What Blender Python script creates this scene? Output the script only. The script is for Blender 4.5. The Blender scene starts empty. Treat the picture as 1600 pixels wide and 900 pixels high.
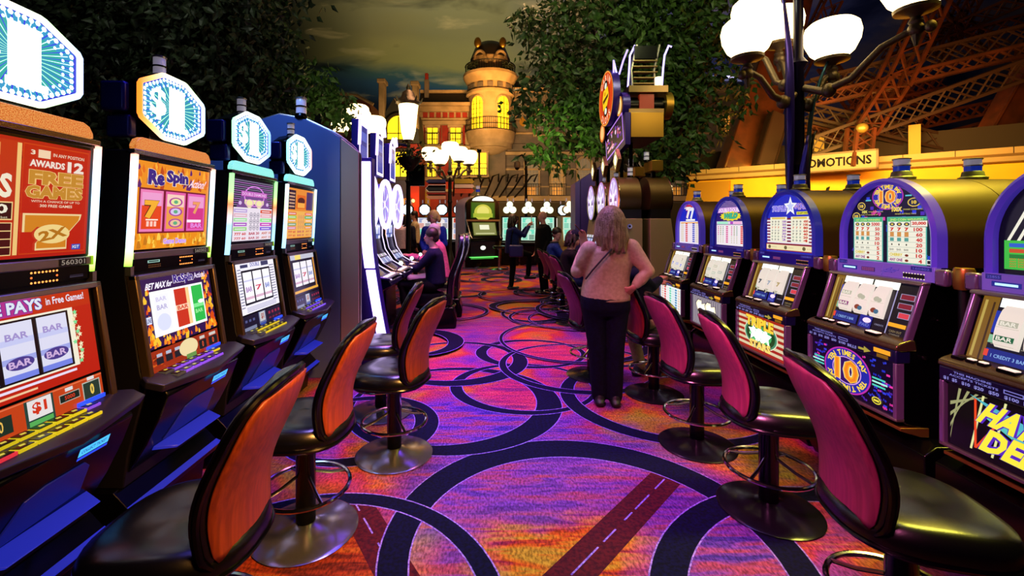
import bpy, bmesh, math, random
from math import sin, cos, pi, radians as R
from mathutils import Vector, Matrix
random.seed(7)
SC = bpy.context.scene
COL = SC.collection

# ------------------------------------------------------------------ camera, exposure, world, lights
EYE = 1.45          # lens height in metres
FPX = 700.0         # focal length in pixels of the 1600 wide frame
VX, VY = 765.0, 350.0

def at(px, py, y):
    """world point that stands y metres in front of the lens"""
    return Vector(((px - VX) / FPX * y, y, EYE - (py - VY) / FPX * y))

cam_d = bpy.data.cameras.new('camera')
cam_d.sensor_width = 36
cam_d.lens = 36 * FPX / 1600
cam_d.shift_x = (800 - VX) / 1600
cam_d.shift_y = -(450 - VY) / 1600
cam_d.clip_start = 0.05
cam_d.clip_end = 300
cam = bpy.data.objects.new('camera', cam_d)
cam.location = (0, 0, EYE)
cam.rotation_euler = (pi / 2, 0, 0)
COL.objects.link(cam)
SC.camera = cam
SC.view_settings.view_transform = 'Standard'
SC.view_settings.look = 'None'
SC.view_settings.exposure = 0.0
SC.view_settings.gamma = 1.0
SC.view_settings.use_curve_mapping = False
SC.cycles.max_bounces = 6
SC.cycles.diffuse_bounces = 2
SC.cycles.glossy_bounces = 3
SC.cycles.sample_clamp_indirect = 4.0
SC.cycles.caustics_reflective = False
SC.cycles.caustics_refractive = False

def lin(c):
    if isinstance(c, str):
        c = [int(c[i:i + 2], 16) / 255 for i in (0, 2, 4)]
    return tuple((x / 12.92 if x <= .04045 else ((x + .055) / 1.055) ** 2.4) for x in c[:3])

world = bpy.data.worlds.new('world')
SC.world = world
world.use_nodes = True
world.node_tree.nodes['Background'].inputs[0].default_value = (0.10, 0.09, 0.2, 1)
world.node_tree.nodes['Background'].inputs[1].default_value = 0.02

def light(name, kind, loc, target, power, col, size=1.0, size_y=None, spot=60, blend=.6, spread=None):
    d = bpy.data.lights.new(name, kind)
    d.energy = power
    d.color = lin(col)
    if kind == 'AREA':
        d.shape = 'RECTANGLE' if size_y else 'SQUARE'
        d.size = size
        if size_y: d.size_y = size_y
        if spread: d.spread = R(spread)
    elif kind == 'SPOT':
        d.spot_size = R(spot); d.spot_blend = blend; d.shadow_soft_size = size
    else:
        d.shadow_soft_size = size
    o = bpy.data.objects.new(name, d)
    o.location = loc
    v = Vector(target) - Vector(loc)
    o.rotation_euler = v.to_track_quat('-Z', 'Y').to_euler()
    COL.objects.link(o)
    return o

# unseen lamps added to light the aisle, chairs and machine banks
light('aisle_lilac_wash', 'AREA', (0.1, 2.5, 5.2), (0.0, 2.5, 0), 24, 'b49cff', 1.0, 1.4, spread=44)
light('aisle_amber_spot', 'SPOT', (0.6, 1.2, 5.0), (0.35, 1.8, 0), 50, 'ffa860', .2, spot=20, blend=1)
light('aisle_violet_wash', 'AREA', (-0.3, 4.2, 5.6), (-0.25, 4.1, 0), 42, 'a070ff', 1.0, 1.8, spread=42)
light('aisle_magenta_wash', 'AREA', (0.1, 5.6, 5.6), (-.1, 5.6, 0), 100, 'ff84c4', 1.6, 2.4, spread=60)
light('far_floor_wash', 'AREA', (0.4, 11.5, 6.5), (0.4, 11.5, 0), 240, 'ffc090', 4.0, 5.0, spread=80)
light('violet_bank_wash', 'AREA', (-0.7, 5.4, 3.2), (-0.8, 5.6, 0.8), 20, '8a50ff', .8, 2.0, spread=100)
light('left_chair_warm', 'AREA', (0.9, 0.2, 2.9), (-0.7, 2.0, 0.7), 20, 'ffb058', .6, .6, spread=40)
light('right_chair_rose', 'AREA', (-0.5, 0.5, 3.0), (1.3, 2.3, 0.7), 22, 'ff78b8', .6, .6, spread=44)
light('right_bank_warm', 'AREA', (3.7, 3.2, 4.4), (2.6, 3.0, 1.5), 26, 'ffd850', 1.0, 3.0, spread=110)
light('right_seat_olive', 'AREA', (2.9, 2.2, 3.8), (1.5, 2.0, .5), 34, 'e8e050', .4, 2.2, spread=50)
light('left_bank_blue', 'AREA', (-0.5, 2.6, 3.2), (-1.3, 1.9, 0.4), 9, '4a40ff', 1.0, 2.5, spread=80)
light('partition_wash', 'AREA', (-1.9, 3.3, 3.7), (-1.8, 4.2, 1.7), 14, '6aa0ff', .5, .5, spread=100)
light('facade_flood', 'AREA', (-1.5, 18.0, 3.4), (-1.0, 25, 6.0), 400, 'ffca80', 5, 1.0, spread=130)
light('grey_facade_flood', 'AREA', (6.5, 19.0, 3.4), (7.0, 25, 5.5), 150, 'ffd0a0', 7, 1.0, spread=140)
light('tower_flood', 'AREA', (0.6, 21.0, 6.5), (0.1, 25, 10.0), 200, 'ffb050', 1.5, 1.0, spread=100)
light('ceiling_uplight_olive', 'AREA', (-2, 26.5, 11.0), (-4, 33, 18), 2600, 'dcd8a0', 12, 2)  # unseen uplights added to brighten the painted sky
light('ceiling_uplight_blue', 'AREA', (12, 26.0, 10.0), (13, 34, 18), 1700, 'a8b0f0', 12, 2)
light('booth_wall_flood', 'AREA', (7.2, 9.4, 3.4), (9.0, 11.3, 2.4), 260, 'ffe468', 4, .5)
light('tower_leg_flood', 'AREA', (8.0, 8.6, 3.4), (9.0, 12.5, 6.5), 260, 'ff9048', 3, 1.5)
light('right_tree_up_light', 'SPOT', (0.7, 7.6, 2.6), (1.5, 9.4, 3.3), 190, 'd8ff70', .1, spot=50)
light('right_tree_front_light', 'AREA', (2.0, 4.5, 5.0), (3.0, 9.5, 4.6), 130, 'dce0a0', 1.0)
light('left_tree_front_light', 'AREA', (-2.6, 3.2, 4.6), (-4.6, 6.5, 4.6), 26, 'd8e0c8', .5)
light('left_tree_tip_light', 'SPOT', (-2.2, 6.6, 3.0), (-3.0, 8.6, 3.8), 60, 'e8f0a0', .1, spot=45)

# ------------------------------------------------------------------ materials
_M = {}
def mat(name, col, rough=.5, metal=0., emit=None, es=1., spec=None, coat=0., sample=False, noise=None, bump=None, alpha=None):
    """procedural principled material; noise=(other colour, scale, detail[, stretch xyz]) varies the colour"""
    if name in _M: return _M[name]
    m = bpy.data.materials.new(name)
    m.use_nodes = True
    nt = m.node_tree
    b = nt.nodes['Principled BSDF']
    c = lin(col)
    b.inputs['Base Color'].default_value = (*c, 1)
    b.inputs['Roughness'].default_value = rough
    b.inputs['Metallic'].default_value = metal
    if spec is not None: b.inputs['Specular IOR Level'].default_value = spec
    if coat: b.inputs['Coat Weight'].default_value = coat; b.inputs['Coat Roughness'].default_value = .08
    if emit:
        b.inputs['Emission Color'].default_value = (*lin(emit), 1)
        b.inputs['Emission Strength'].default_value = es
        m.cycles.emission_sampling = 'AUTO' if sample else 'NONE'
    if noise or bump:
        tc = nt.nodes.new('ShaderNodeTexCoord')
        mp = nt.nodes.new('ShaderNodeMapping')
        nt.links.new(tc.outputs['Object'], mp.inputs[0])
        if noise and len(noise) > 3: mp.inputs['Scale'].default_value = noise[3]
    if noise:
        n = nt.nodes.new('ShaderNodeTexNoise')
        n.inputs['Scale'].default_value = noise[1]; n.inputs['Detail'].default_value = noise[2]
        nt.links.new(mp.outputs[0], n.inputs['Vector'])
        r = nt.nodes.new('ShaderNodeValToRGB')
        r.color_ramp.elements[0].position = .38; r.color_ramp.elements[1].position = .62
        r.color_ramp.elements[0].color = (*c, 1)
        r.color_ramp.elements[1].color = (*lin(noise[0]), 1)
        nt.links.new(n.outputs['Fac'], r.inputs[0])
        nt.links.new(r.outputs[0], b.inputs['Base Color'])
        if emit and name.startswith('lit_'):
            nt.links.new(r.outputs[0], b.inputs['Emission Color'])
    if bump:
        n2 = nt.nodes.new('ShaderNodeTexNoise')
        n2.inputs['Scale'].default_value = bump[0]; n2.inputs['Detail'].default_value = 4
        nt.links.new(tc.outputs['Object'], n2.inputs['Vector'])
        bp = nt.nodes.new('ShaderNodeBump')
        bp.inputs['Strength'].default_value = bump[1]; bp.inputs['Distance'].default_value = .01
        nt.links.new(n2.outputs['Fac'], bp.inputs['Height'])
        nt.links.new(bp.outputs[0], b.inputs['Normal'])
    _M[name] = m
    return m

def glow(col, s=1.0, sample=False):
    """self lit print / display of one colour"""
    if isinstance(col, bpy.types.Material): return col
    k = 'glow_%s_%g_%d' % (col, s, sample)
    if k in _M: return _M[k]
    return mat(k, '0a0a0a', .25, emit=col, es=s, sample=sample)

def ramp_glow(name, stops, s, axis='Z', lo=0., hi=1., sample=True):
    """LED material whose own colour runs along the strip"""
    if name in _M: return _M[name]
    m = mat(name, '080808', .3, emit='ffffff', es=s, sample=sample)
    nt = m.node_tree; b = nt.nodes['Principled BSDF']
    tc = nt.nodes.new('ShaderNodeTexCoord'); sx = nt.nodes.new('ShaderNodeSeparateXYZ')
    mr = nt.nodes.new('ShaderNodeMapRange'); cr = nt.nodes.new('ShaderNodeValToRGB')
    nt.links.new(tc.outputs['Object'], sx.inputs[0])
    nt.links.new(sx.outputs[axis], mr.inputs[0])
    mr.inputs[1].default_value = lo; mr.inputs[2].default_value = hi
    nt.links.new(mr.outputs[0], cr.inputs[0])
    e = cr.color_ramp.elements
    while len(e) < len(stops): e.new(.5)
    for i, (p, c) in enumerate(stops):
        e[i].position = p; e[i].color = (*lin(c), 1)
    nt.links.new(cr.outputs[0], b.inputs['Emission Color'])
    return m

BLACK = mat('black_gloss_plastic', '020203', .22, spec=.28)
BLACKM = mat('black_satin_metal', '060608', .42, .1)
BLACKT = mat('black_textured_metal', '0a0910', .5, .1, spec=.3)
CHROME = mat('polished_chrome', 'b8b4b8', .14, 1.)
SILVER = mat('brushed_silver', 'a8a29a', .32, .9)
BRONZE = mat('bronze_trim', '8a7450', .3, .9)
GOLD = mat('warm_gold_metal', 'b08a38', .35, .9)
VINYL = mat('black_vinyl', '030304', .27, spec=.6, bump=(240, .03))

# ------------------------------------------------------------------ mesh builder
class MB:
    def __init__(s, M=None):
        s.v = []; s.f = []; s.mi = []; s.mats = []; s.M = M
    def slot(s, m):
        if m not in s.mats: s.mats.append(m)
        return s.mats.index(m)
    def add(s, vs, fs, m=None):
        n = len(s.v)
        if s.M: vs = [s.M @ Vector(p) for p in vs]
        s.v += [tuple(p) for p in vs]
        k = s.slot(m) if m is not None else 0
        for f in fs:
            s.f.append([i + n for i in f]); s.mi.append(k)
        return s
    def box(s, x0, x1, y0, y1, z0, z1, m=None):
        v = [(x, y, z) for x in (x0, x1) for y in (y0, y1) for z in (z0, z1)]
        return s.add(v, [(0, 1, 3, 2), (4, 6, 7, 5), (0, 4, 5, 1), (2, 3, 7, 6), (0, 2, 6, 4), (1, 5, 7, 3)], m)
    def bar(s, p0, p1, w, h, m=None, up=(0, 0, 1)):
        p0, p1 = Vector(p0), Vector(p1); d = (p1 - p0).normalized(); u = Vector(up)
        if abs(d.dot(u)) > .98: u = Vector((1, 0, 0))
        a = d.cross(u).normalized(); b = a.cross(d).normalized()
        v = [p + a * i * w / 2 + b * j * h / 2 for p in (p0, p1) for i in (-1, 1) for j in (-1, 1)]
        return s.add(v, [(0, 1, 3, 2), (4, 6, 7, 5), (0, 4, 5, 1), (2, 3, 7, 6), (0, 2, 6, 4), (1, 5, 7, 3)], m)
    def prism(s, poly, a0, a1, axis='x', m=None):
        """closed 2D outline pushed along an axis: 'x' -> (a,p,q), 'y' -> (p,a,q), 'z' -> (p,q,a)"""
        n = len(poly)
        def q(p, a):
            return {'x': (a, p[0], p[1]), 'y': (p[0], a, p[1]), 'z': (p[0], p[1], a)}[axis]
        v = [q(p, a0) for p in poly] + [q(p, a1) for p in poly]
        f = [list(range(n))[::-1], [i + n for i in range(n)]] + [(i, (i + 1) % n, (i + 1) % n + n, i + n) for i in range(n)]
        return s.add(v, f, m)
    def loft(s, rings, m=None, caps=True, closed=True):
        n = len(rings[0]); v = [p for r in rings for p in r]; f = []
        for i in range(len(rings) - 1):
            for j in range(n if closed else n - 1):
                k = (j + 1) % n
                f.append((i * n + j, i * n + k, (i + 1) * n + k, (i + 1) * n + j))
        if caps:
            f.append(list(range(n))[::-1]); f.append([(len(rings) - 1) * n + j for j in range(n)])
        return s.add(v, f, m)
    def tube(s, pts, r, n=10, m=None, closed=False, caps=True):
        pts = [Vector(p) for p in pts]; L = len(pts)
        rr = r if isinstance(r, (list, tuple)) else [r] * L
        rings = []; prev = None
        for i, p in enumerate(pts):
            if closed: t = pts[(i + 1) % L] - pts[i - 1]
            else: t = pts[min(i + 1, L - 1)] - pts[max(i - 1, 0)]
            t = t.normalized() if t.length > 1e-9 else Vector((0, 0, 1))
            if prev is None:
                a = t.cross(Vector((0, 0, 1)))
                if a.length < .1: a = t.cross(Vector((1, 0, 0)))
            else:
                a = prev - t * prev.dot(t)
                if a.length < 1e-6: a = t.cross(Vector((0, 0, 1)))
            a.normalize(); b = t.cross(a); prev = a
            rings.append([p + a * cos(2 * pi * j / n) * rr[i] + b * sin(2 * pi * j / n) * rr[i] for j in range(n)])
        if closed: rings.append(rings[0]); caps = False
        return s.loft(rings, m, caps)
    def cyl(s, p0, p1, r0, r1=None, n=16, m=None):
        return s.tube([p0, p1], [r0, r0 if r1 is None else r1], n, m)
    def lathe(s, prof, n=24, m=None, c=(0, 0, 0), sx=1, sy=1):
        rings = [[(c[0] + sx * r * cos(2 * pi * j / n), c[1] + sy * r * sin(2 * pi * j / n), c[2] + z) for j in range(n)] for r, z in prof]
        return s.loft(rings, m)
    def ball(s, c, r, m=None, n=16, k=10):
        rx, ry, rz = r if isinstance(r, (list, tuple)) else (r, r, r)
        rings = []
        for i in range(k + 1):
            a = -pi / 2 + pi * i / k
            q = max(cos(a), .02)
            rings.append([(c[0] + rx * q * cos(2 * pi * j / n), c[1] + ry * q * sin(2 * pi * j / n), c[2] + rz * sin(a)) for j in range(n)])
        return s.loft(rings, m)
    def torus(s, c, R_, r, n=32, k=8, m=None, axis='z', sx=1, sy=1):
        pts = []
        for i in range(n):
            a = 2 * pi * i / n; u, w = R_ * cos(a) * sx, R_ * sin(a) * sy
            pts.append({'z': (c[0] + u, c[1] + w, c[2]), 'y': (c[0] + u, c[1], c[2] + w), 'x': (c[0], c[1] + u, c[2] + w)}[axis])
        return s.tube(pts, r, k, m, closed=True)
    def build(s, name, parent=None, m=None, smooth=True, bev=0, sub=0, loc=None, rot=None, angle=40):
        me = bpy.data.meshes.new(name)
        me.from_pydata(s.v, [], s.f)
        for mm in (s.mats or ([m] if m else [])): me.materials.append(mm)
        if s.mats: me.polygons.foreach_set('material_index', s.mi)
        if s.mats and m and m not in s.mats: pass
        me.validate()
        bm = bmesh.new(); bm.from_mesh(me)
        bmesh.ops.recalc_face_normals(bm, faces=bm.faces) if not getattr(s, 'flat', False) else None
        bm.to_mesh(me); bm.free()
        if smooth:
            me.shade_smooth(); me.set_sharp_from_angle(angle=R(angle))
        o = bpy.data.objects.new(name, me)
        COL.objects.link(o)
        if parent: o.parent = parent
        if loc is not None: o.location = loc
        if rot is not None: o.rotation_euler = rot
        if bev:
            b = o.modifiers.new('bevel', 'BEVEL'); b.width = bev; b.segments = 2; b.limit_method = 'ANGLE'; b.angle_limit = R(35)
        if sub:
            b = o.modifiers.new('sub', 'SUBSURF'); b.levels = sub; b.render_levels = sub
        return o

def thing(name, label, cat, loc=(0, 0, 0), rz=0, group=None):
    o = bpy.data.objects.new(name, None)
    COL.objects.link(o)
    o.empty_display_size = .2
    o.location = loc; o.rotation_euler = (0, 0, rz)
    o['label'] = label; o['category'] = cat
    if group: o['group'] = group
    return o
def tag(o, label, cat, group=None):
    o['label'] = label; o['category'] = cat
    if group: o['group'] = group
    return o
def struct(o, label=None):
    o['kind'] = 'structure'
    if label: o['label'] = label
    return o
def dup(root, loc, rz, label, group=None):
    def rec(o, par):
        c = o.copy(); COL.objects.link(c); c.parent = par
        for ch in KIDS.get(o.name, []) or [x for x in ALLKIDS(o)]: rec(ch, c)
        return c
    r = rec(root, None)
    r.location = loc; r.rotation_euler = (0, 0, rz); r['label'] = label
    if group: r['group'] = group
    return r
KIDS = {}
def ALLKIDS(o): return [x for x in COL.objects if x.parent == o]

# ------------------------------------------------------------------ lettering and printed art
_T = {}
def glyphs(txt, bold=0.0):
    k = (txt, bold)
    if k not in _T:
        c = bpy.data.curves.new('lettering', 'FONT')
        c.body = txt; c.size = 1; c.resolution_u = 2; c.offset = bold; c.fill_mode = 'FRONT'
        o = bpy.data.objects.new('lettering', c)
        me = o.to_mesh()
        vs = [(v.co.x, v.co.y) for v in me.vertices]; fs = [tuple(p.vertices) for p in me.polygons]
        o.to_mesh_clear(); bpy.data.objects.remove(o); bpy.data.curves.remove(c)
        if vs:
            x0 = min(p[0] for p in vs); x1 = max(p[0] for p in vs); y0 = min(p[1] for p in vs); y1 = max(p[1] for p in vs)
        else: x0 = y0 = 0; x1 = y1 = 1
        _T[k] = (vs, fs, x0, x1, y0, y1)
    return _T[k]

class Art(MB):
    """flat printed or lit picture; u right, v up, facing -Y; every call lands a hair in front of the last"""
    def __init__(s, w, h, step=.0001):
        super().__init__(); s.w = w; s.h = h; s.k = 0; s.step = step; s.flat = True; s.gain = 1.0
    def c(s, col):
        return col if isinstance(col, bpy.types.Material) else (glow(col[0], col[1] * s.gain) if isinstance(col, tuple) else glow(col, s.gain))
    def P(s, pts, fs, col):
        s.k += 1; y = -s.k * s.step
        return s.add([(p[0] * s.w, y, p[1] * s.h) for p in pts], fs, s.c(col))
    def poly(s, pts, col): return s.P(pts, [list(range(len(pts)))], col)
    def rect(s, u0, v0, u1, v1, col): return s.poly([(u0, v0), (u1, v0), (u1, v1), (u0, v1)], col)
    def frame(s, u0, v0, u1, v1, t, col):
        tu, tv = t, t * s.w / s.h
        a = [(u0, v0), (u1, v0), (u1, v1), (u0, v1)]; b = [(u0 + tu, v0 + tv), (u1 - tu, v0 + tv), (u1 - tu, v1 - tv), (u0 + tu, v1 - tv)]
        return s.P(a + b, [(i, (i + 1) % 4, (i + 1) % 4 + 4, i + 4) for i in range(4)], col)
    def ell(s, u, v, ru, rv, col, n=28, a0=0, a1=2 * pi):
        full = a1 - a0 > 6.28
        p = [(u + ru * cos(a0 + (a1 - a0) * i / (n if full else n - 1)), v + rv * sin(a0 + (a1 - a0) * i / (n if full else n - 1))) for i in range(n)]
        return s.poly(p, col)
    def ring(s, u, v, ru, rv, t, col, n=28):
        p = [(u + ru * cos(2 * pi * i / n), v + rv * sin(2 * pi * i / n)) for i in range(n)]
        q = [(u + ru * (1 - t) * cos(2 * pi * i / n), v + rv * (1 - t) * sin(2 * pi * i / n)) for i in range(n)]
        return s.P(p + q, [(i, (i + 1) % n, (i + 1) % n + n, i + n) for i in range(n)], col)
    def text(s, txt, u0, v0, u1, v1, col, bold=.02, rot=0, shear=0, out=None, outw=.04):
        """text stretched to fill the box"""
        if out: s.text(txt, u0 - .004, v0 - .004, u1 + .004, v1 + .004, out, bold + outw, rot, shear)
        vs, fs, x0, x1, y0, y1 = glyphs(txt, bold)
        cu, cv = (u0 + u1) / 2, (v0 + v1) / 2
        r = []
        for x, y in vs:
            a = ((x - x0) / (x1 - x0) - .5) * (u1 - u0); b = ((y - y0) / (y1 - y0) - .5) * (v1 - v0)
            if shear: a += shear * b
            if rot:
                A, B = a * s.w, b * s.h
                a, b = (A * cos(rot) - B * sin(rot)) / s.w, (A * sin(rot) + B * cos(rot)) / s.h
            r.append((cu + a, cv + b))
        return s.P(r, fs, col)
    def arc_text(s, txt, u, v, ru, rv, mid, span, size, col, bold=.02, inward=False):
        n = len(txt)
        for i, ch in enumerate(txt):
            if ch == ' ': continue
            t = (i + .5) / n - .5
            a = mid - t * span if not inward else mid + t * span
            vs, fs, x0, x1, y0, y1 = glyphs(ch, bold)
            rot = a - pi / 2 if not inward else a + pi / 2
            r = []
            cx, cy = u * s.w + ru * s.w * cos(a), v * s.h + rv * s.h * sin(a)
            for x, y in vs:
                A = (x - (x0 + x1) / 2) * size; B = (y - .35) * size
                r.append(((cx + A * cos(rot) - B * sin(rot)) / s.w, (cy + A * sin(rot) + B * cos(rot)) / s.h))
            s.P(r, fs, col); s.k -= 1
        s.k += 1
    def star(s, u, v, r, col, k=5, inner=.45):
        p = []
        for i in range(2 * k):
            q = r if i % 2 == 0 else r * inner; a = pi / 2 + pi * i / k
            p.append((u + q * cos(a), v + q * sin(a) * s.w / s.h))
        return s.P([(u, v)] + p, [(0, 1 + i, 1 + (i + 1) % (2 * k)) for i in range(2 * k)], col)
# ------------------------------------------------------------------ carpet
def carpet_material():
    m = mat('carpet_pile', 'a02050', .95, spec=.1)
    nt = m.node_tree; N = nt.nodes.new; L = nt.links.new; b = nt.nodes['Principled BSDF']
    tc = N('ShaderNodeTexCoord')
    def noise(scale, detail, dist=0, sc=(1, 1, 1), rot=0):
        mp = N('ShaderNodeMapping'); mp.inputs['Scale'].default_value = sc; mp.inputs['Rotation'].default_value = (0, 0, rot)
        L(tc.outputs['Object'], mp.inputs[0])
        n = N('ShaderNodeTexNoise'); n.inputs['Scale'].default_value = scale; n.inputs['Detail'].default_value = detail
        n.inputs['Distortion'].default_value = dist
        L(mp.outputs[0], n.inputs['Vector']); return n.outputs['Fac']
    def ramp(fac, stops):
        r = N('ShaderNodeValToRGB'); e = r.color_ramp.elements
        while len(e) < len(stops): e.new(.5)
        for i, (p, c) in enumerate(stops): e[i].position = p; e[i].color = (*lin(c), 1)
        L(fac, r.inputs[0]); return r.outputs[0]
    def mix(f, a, c, mode='MIX'):
        x = N('ShaderNodeMix'); x.data_type = 'RGBA'; x.blend_type = mode
        if isinstance(f, float): x.inputs[0].default_value = f
        else: L(f, x.inputs[0])
        L(a, x.inputs[6]); L(c, x.inputs[7]); return x.outputs[2]
    big = noise(1.15, 4, 1.0, (1, .9, 1))
    c1 = ramp(big, [(.36, '5c3088'), (.43, '7a3488'), (.48, '98305c'), (.525, 'a83a34'), (.57, 'b8641e'), (.63, '9a8028')])
    streak = noise(5, 6, 1.5, (.5, 3, 1), .5)
    c2 = ramp(streak, [(.38, '4a2c80'), (.47, '863068'), (.54, 'a04434'), (.62, 'b87a3c')])
    f1 = noise(2.2, 5, .8)
    fr = N('ShaderNodeMapRange'); fr.inputs[1].default_value = .42; fr.inputs[2].default_value = .62; fr.inputs[4].default_value = .5
    L(f1, fr.inputs[0])
    c3 = mix(fr.outputs[0], c1, c2)
    fine = ramp(noise(90, 3, 0, (1, .45, 1)), [(.36, '807880'), (.52, 'd0d0d0'), (.66, 'ffffff')])
    # large fields: woven design, with violet and magenta aisle light painted in
    sep = N('ShaderNodeSeparateXYZ'); L(tc.outputs['Object'], sep.inputs[0])
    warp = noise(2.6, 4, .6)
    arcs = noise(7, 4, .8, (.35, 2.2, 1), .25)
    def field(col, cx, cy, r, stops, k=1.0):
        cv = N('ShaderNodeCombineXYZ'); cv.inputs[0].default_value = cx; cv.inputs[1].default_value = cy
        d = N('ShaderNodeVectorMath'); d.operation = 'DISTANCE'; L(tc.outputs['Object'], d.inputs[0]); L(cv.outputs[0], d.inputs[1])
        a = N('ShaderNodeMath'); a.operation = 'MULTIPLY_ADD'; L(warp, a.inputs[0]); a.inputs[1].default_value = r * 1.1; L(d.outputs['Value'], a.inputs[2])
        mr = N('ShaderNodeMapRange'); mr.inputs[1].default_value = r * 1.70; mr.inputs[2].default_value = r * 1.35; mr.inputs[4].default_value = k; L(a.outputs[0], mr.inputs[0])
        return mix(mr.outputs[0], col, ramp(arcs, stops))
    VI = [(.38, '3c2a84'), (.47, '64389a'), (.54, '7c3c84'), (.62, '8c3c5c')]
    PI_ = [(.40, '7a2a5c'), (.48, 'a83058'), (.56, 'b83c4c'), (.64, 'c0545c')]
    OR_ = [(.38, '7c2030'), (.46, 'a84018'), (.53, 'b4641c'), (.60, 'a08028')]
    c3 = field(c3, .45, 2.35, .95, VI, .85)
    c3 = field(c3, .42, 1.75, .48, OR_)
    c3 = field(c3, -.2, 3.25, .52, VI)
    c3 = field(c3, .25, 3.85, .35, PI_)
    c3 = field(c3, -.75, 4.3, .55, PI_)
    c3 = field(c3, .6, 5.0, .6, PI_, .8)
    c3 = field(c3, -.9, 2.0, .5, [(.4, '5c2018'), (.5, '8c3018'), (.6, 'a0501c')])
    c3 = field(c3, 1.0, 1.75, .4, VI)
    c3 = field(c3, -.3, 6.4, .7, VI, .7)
    c4 = mix(.8, c3, fine, 'MULTIPLY')
    L(c4, b.inputs['Base Color'])
    return m

def build_floor():
    f = MB(); f.flat = True
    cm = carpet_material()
    navy = mat('carpet_navy_pile', '07082a', .95, spec=.1, noise=('030414', 60, 3))
    lilac = mat('carpet_lilac_edge', '8a76c8', .95, spec=.1, noise=('54409a', 80, 2))
    rust = mat('carpet_rust_pile', '46101a', .95, spec=.1, noise=('2c0a18', 50, 3))
    z = [0.0]
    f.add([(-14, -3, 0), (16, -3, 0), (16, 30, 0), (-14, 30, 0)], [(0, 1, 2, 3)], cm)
    def lay(): z[0] += .00012; return z[0]
    def stripe(p, q, w):
        p, q = Vector((*p, 0)), Vector((*q, 0)); d = (q - p).normalized(); a = Vector((-d.y, d.x, 0))
        zz = lay()
        f.add([(*(p + a * w / 2)[:2], zz), (*(p - a * w / 2)[:2], zz), (*(q - a * w / 2)[:2], zz), (*(q + a * w / 2)[:2], zz)], [(0, 1, 2, 3)], rust)
        zz = lay(); L_ = (q - p).length; t = 0; rnd = random.Random(3)
        while t < L_:
            e = min(L_, t + rnd.uniform(.08, .22)); w2 = .004
            A, B = p + d * t, p + d * e
            f.add([(*(A + a * w2)[:2], zz), (*(A - a * w2)[:2], zz), (*(B - a * w2)[:2], zz), (*(B + a * w2)[:2], zz)], [(0, 1, 2, 3)], lilac)
            t = e + rnd.uniform(.03, .1)
    def ring(cx, cy, ro, tmin, tmax, th, ex=1.0, a0=0, a1=360, rot=0):
        """band of varying width: widest towards angle th"""
        n = 72; e = .007
        for layer, (grow, mm) in enumerate(((e, lilac), (0, navy))):
            zz = lay(); v = []
            for i in range(n + 1):
                a = R(a0 + (a1 - a0) * i / n)
                t = tmin + (tmax - tmin) * (.5 + .5 * cos(a - R(th))) ** 1.5
                for r_ in (ro + grow, ro - t - grow):
                    x, y = r_ * cos(a) * ex, r_ * sin(a)
                    v.append((cx + x * cos(rot) - y * sin(rot), cy + x * sin(rot) + y * cos(rot), zz))
            f.add(v, [(2 * i, 2 * i + 1, 2 * i + 3, 2 * i + 2) for i in range(n)], mm)
    stripe((1.12, 2.68), (0.10, 1.60), .17)
    stripe((-.72, 2.36), (-.22, 1.60), .16)
    stripe((1.9, 4.6), (2.6, 3.2), .17)
    stripe((-2.6, 4.0), (-1.4, 5.0), .16)
    # the rings one can read near the lens
    ring(.45, 2.06, .94, .10, .21, 88)
    ring(-.75, 1.58, .83, .07, .09, 60)
    ring(1.62, 1.42, 1.05, .09, .14, 140)
    ring(-.28, 3.66, .86, .05, .20, -20, 1.0)
    ring(.30, 4.02, .62, .04, .10, 200, 1.05)
    ring(-.92, 3.22, .55, .05, .17, 0)
    ring(.46, 5.05, .56, .05, .11, 180, 1.1)
    ring(-.35, 4.75, .75, .05, .17, -40, 1.0)
    ring(1.45, 3.75, .85, .05, .13, 210)
    ring(.9, 4.6, .8, .04, .09, 250)
    rnd = random.Random(11)
    pts = [(.45, 2.06), (-.75, 1.58)]
    for k in range(150):
        x = rnd.uniform(-5, 5); y = rnd.uniform(5.2, 20)
        ring(x, y, rnd.uniform(.3, .95), rnd.uniform(.025, .05), rnd.uniform(.07, .2), rnd.uniform(0, 360), rnd.uniform(.85, 1.25), rot=rnd.uniform(0, 3))
    o = f.build('floor', smooth=False)
    struct(o, 'patterned casino carpet with navy rings over purple, red and orange')
build_floor()

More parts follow.
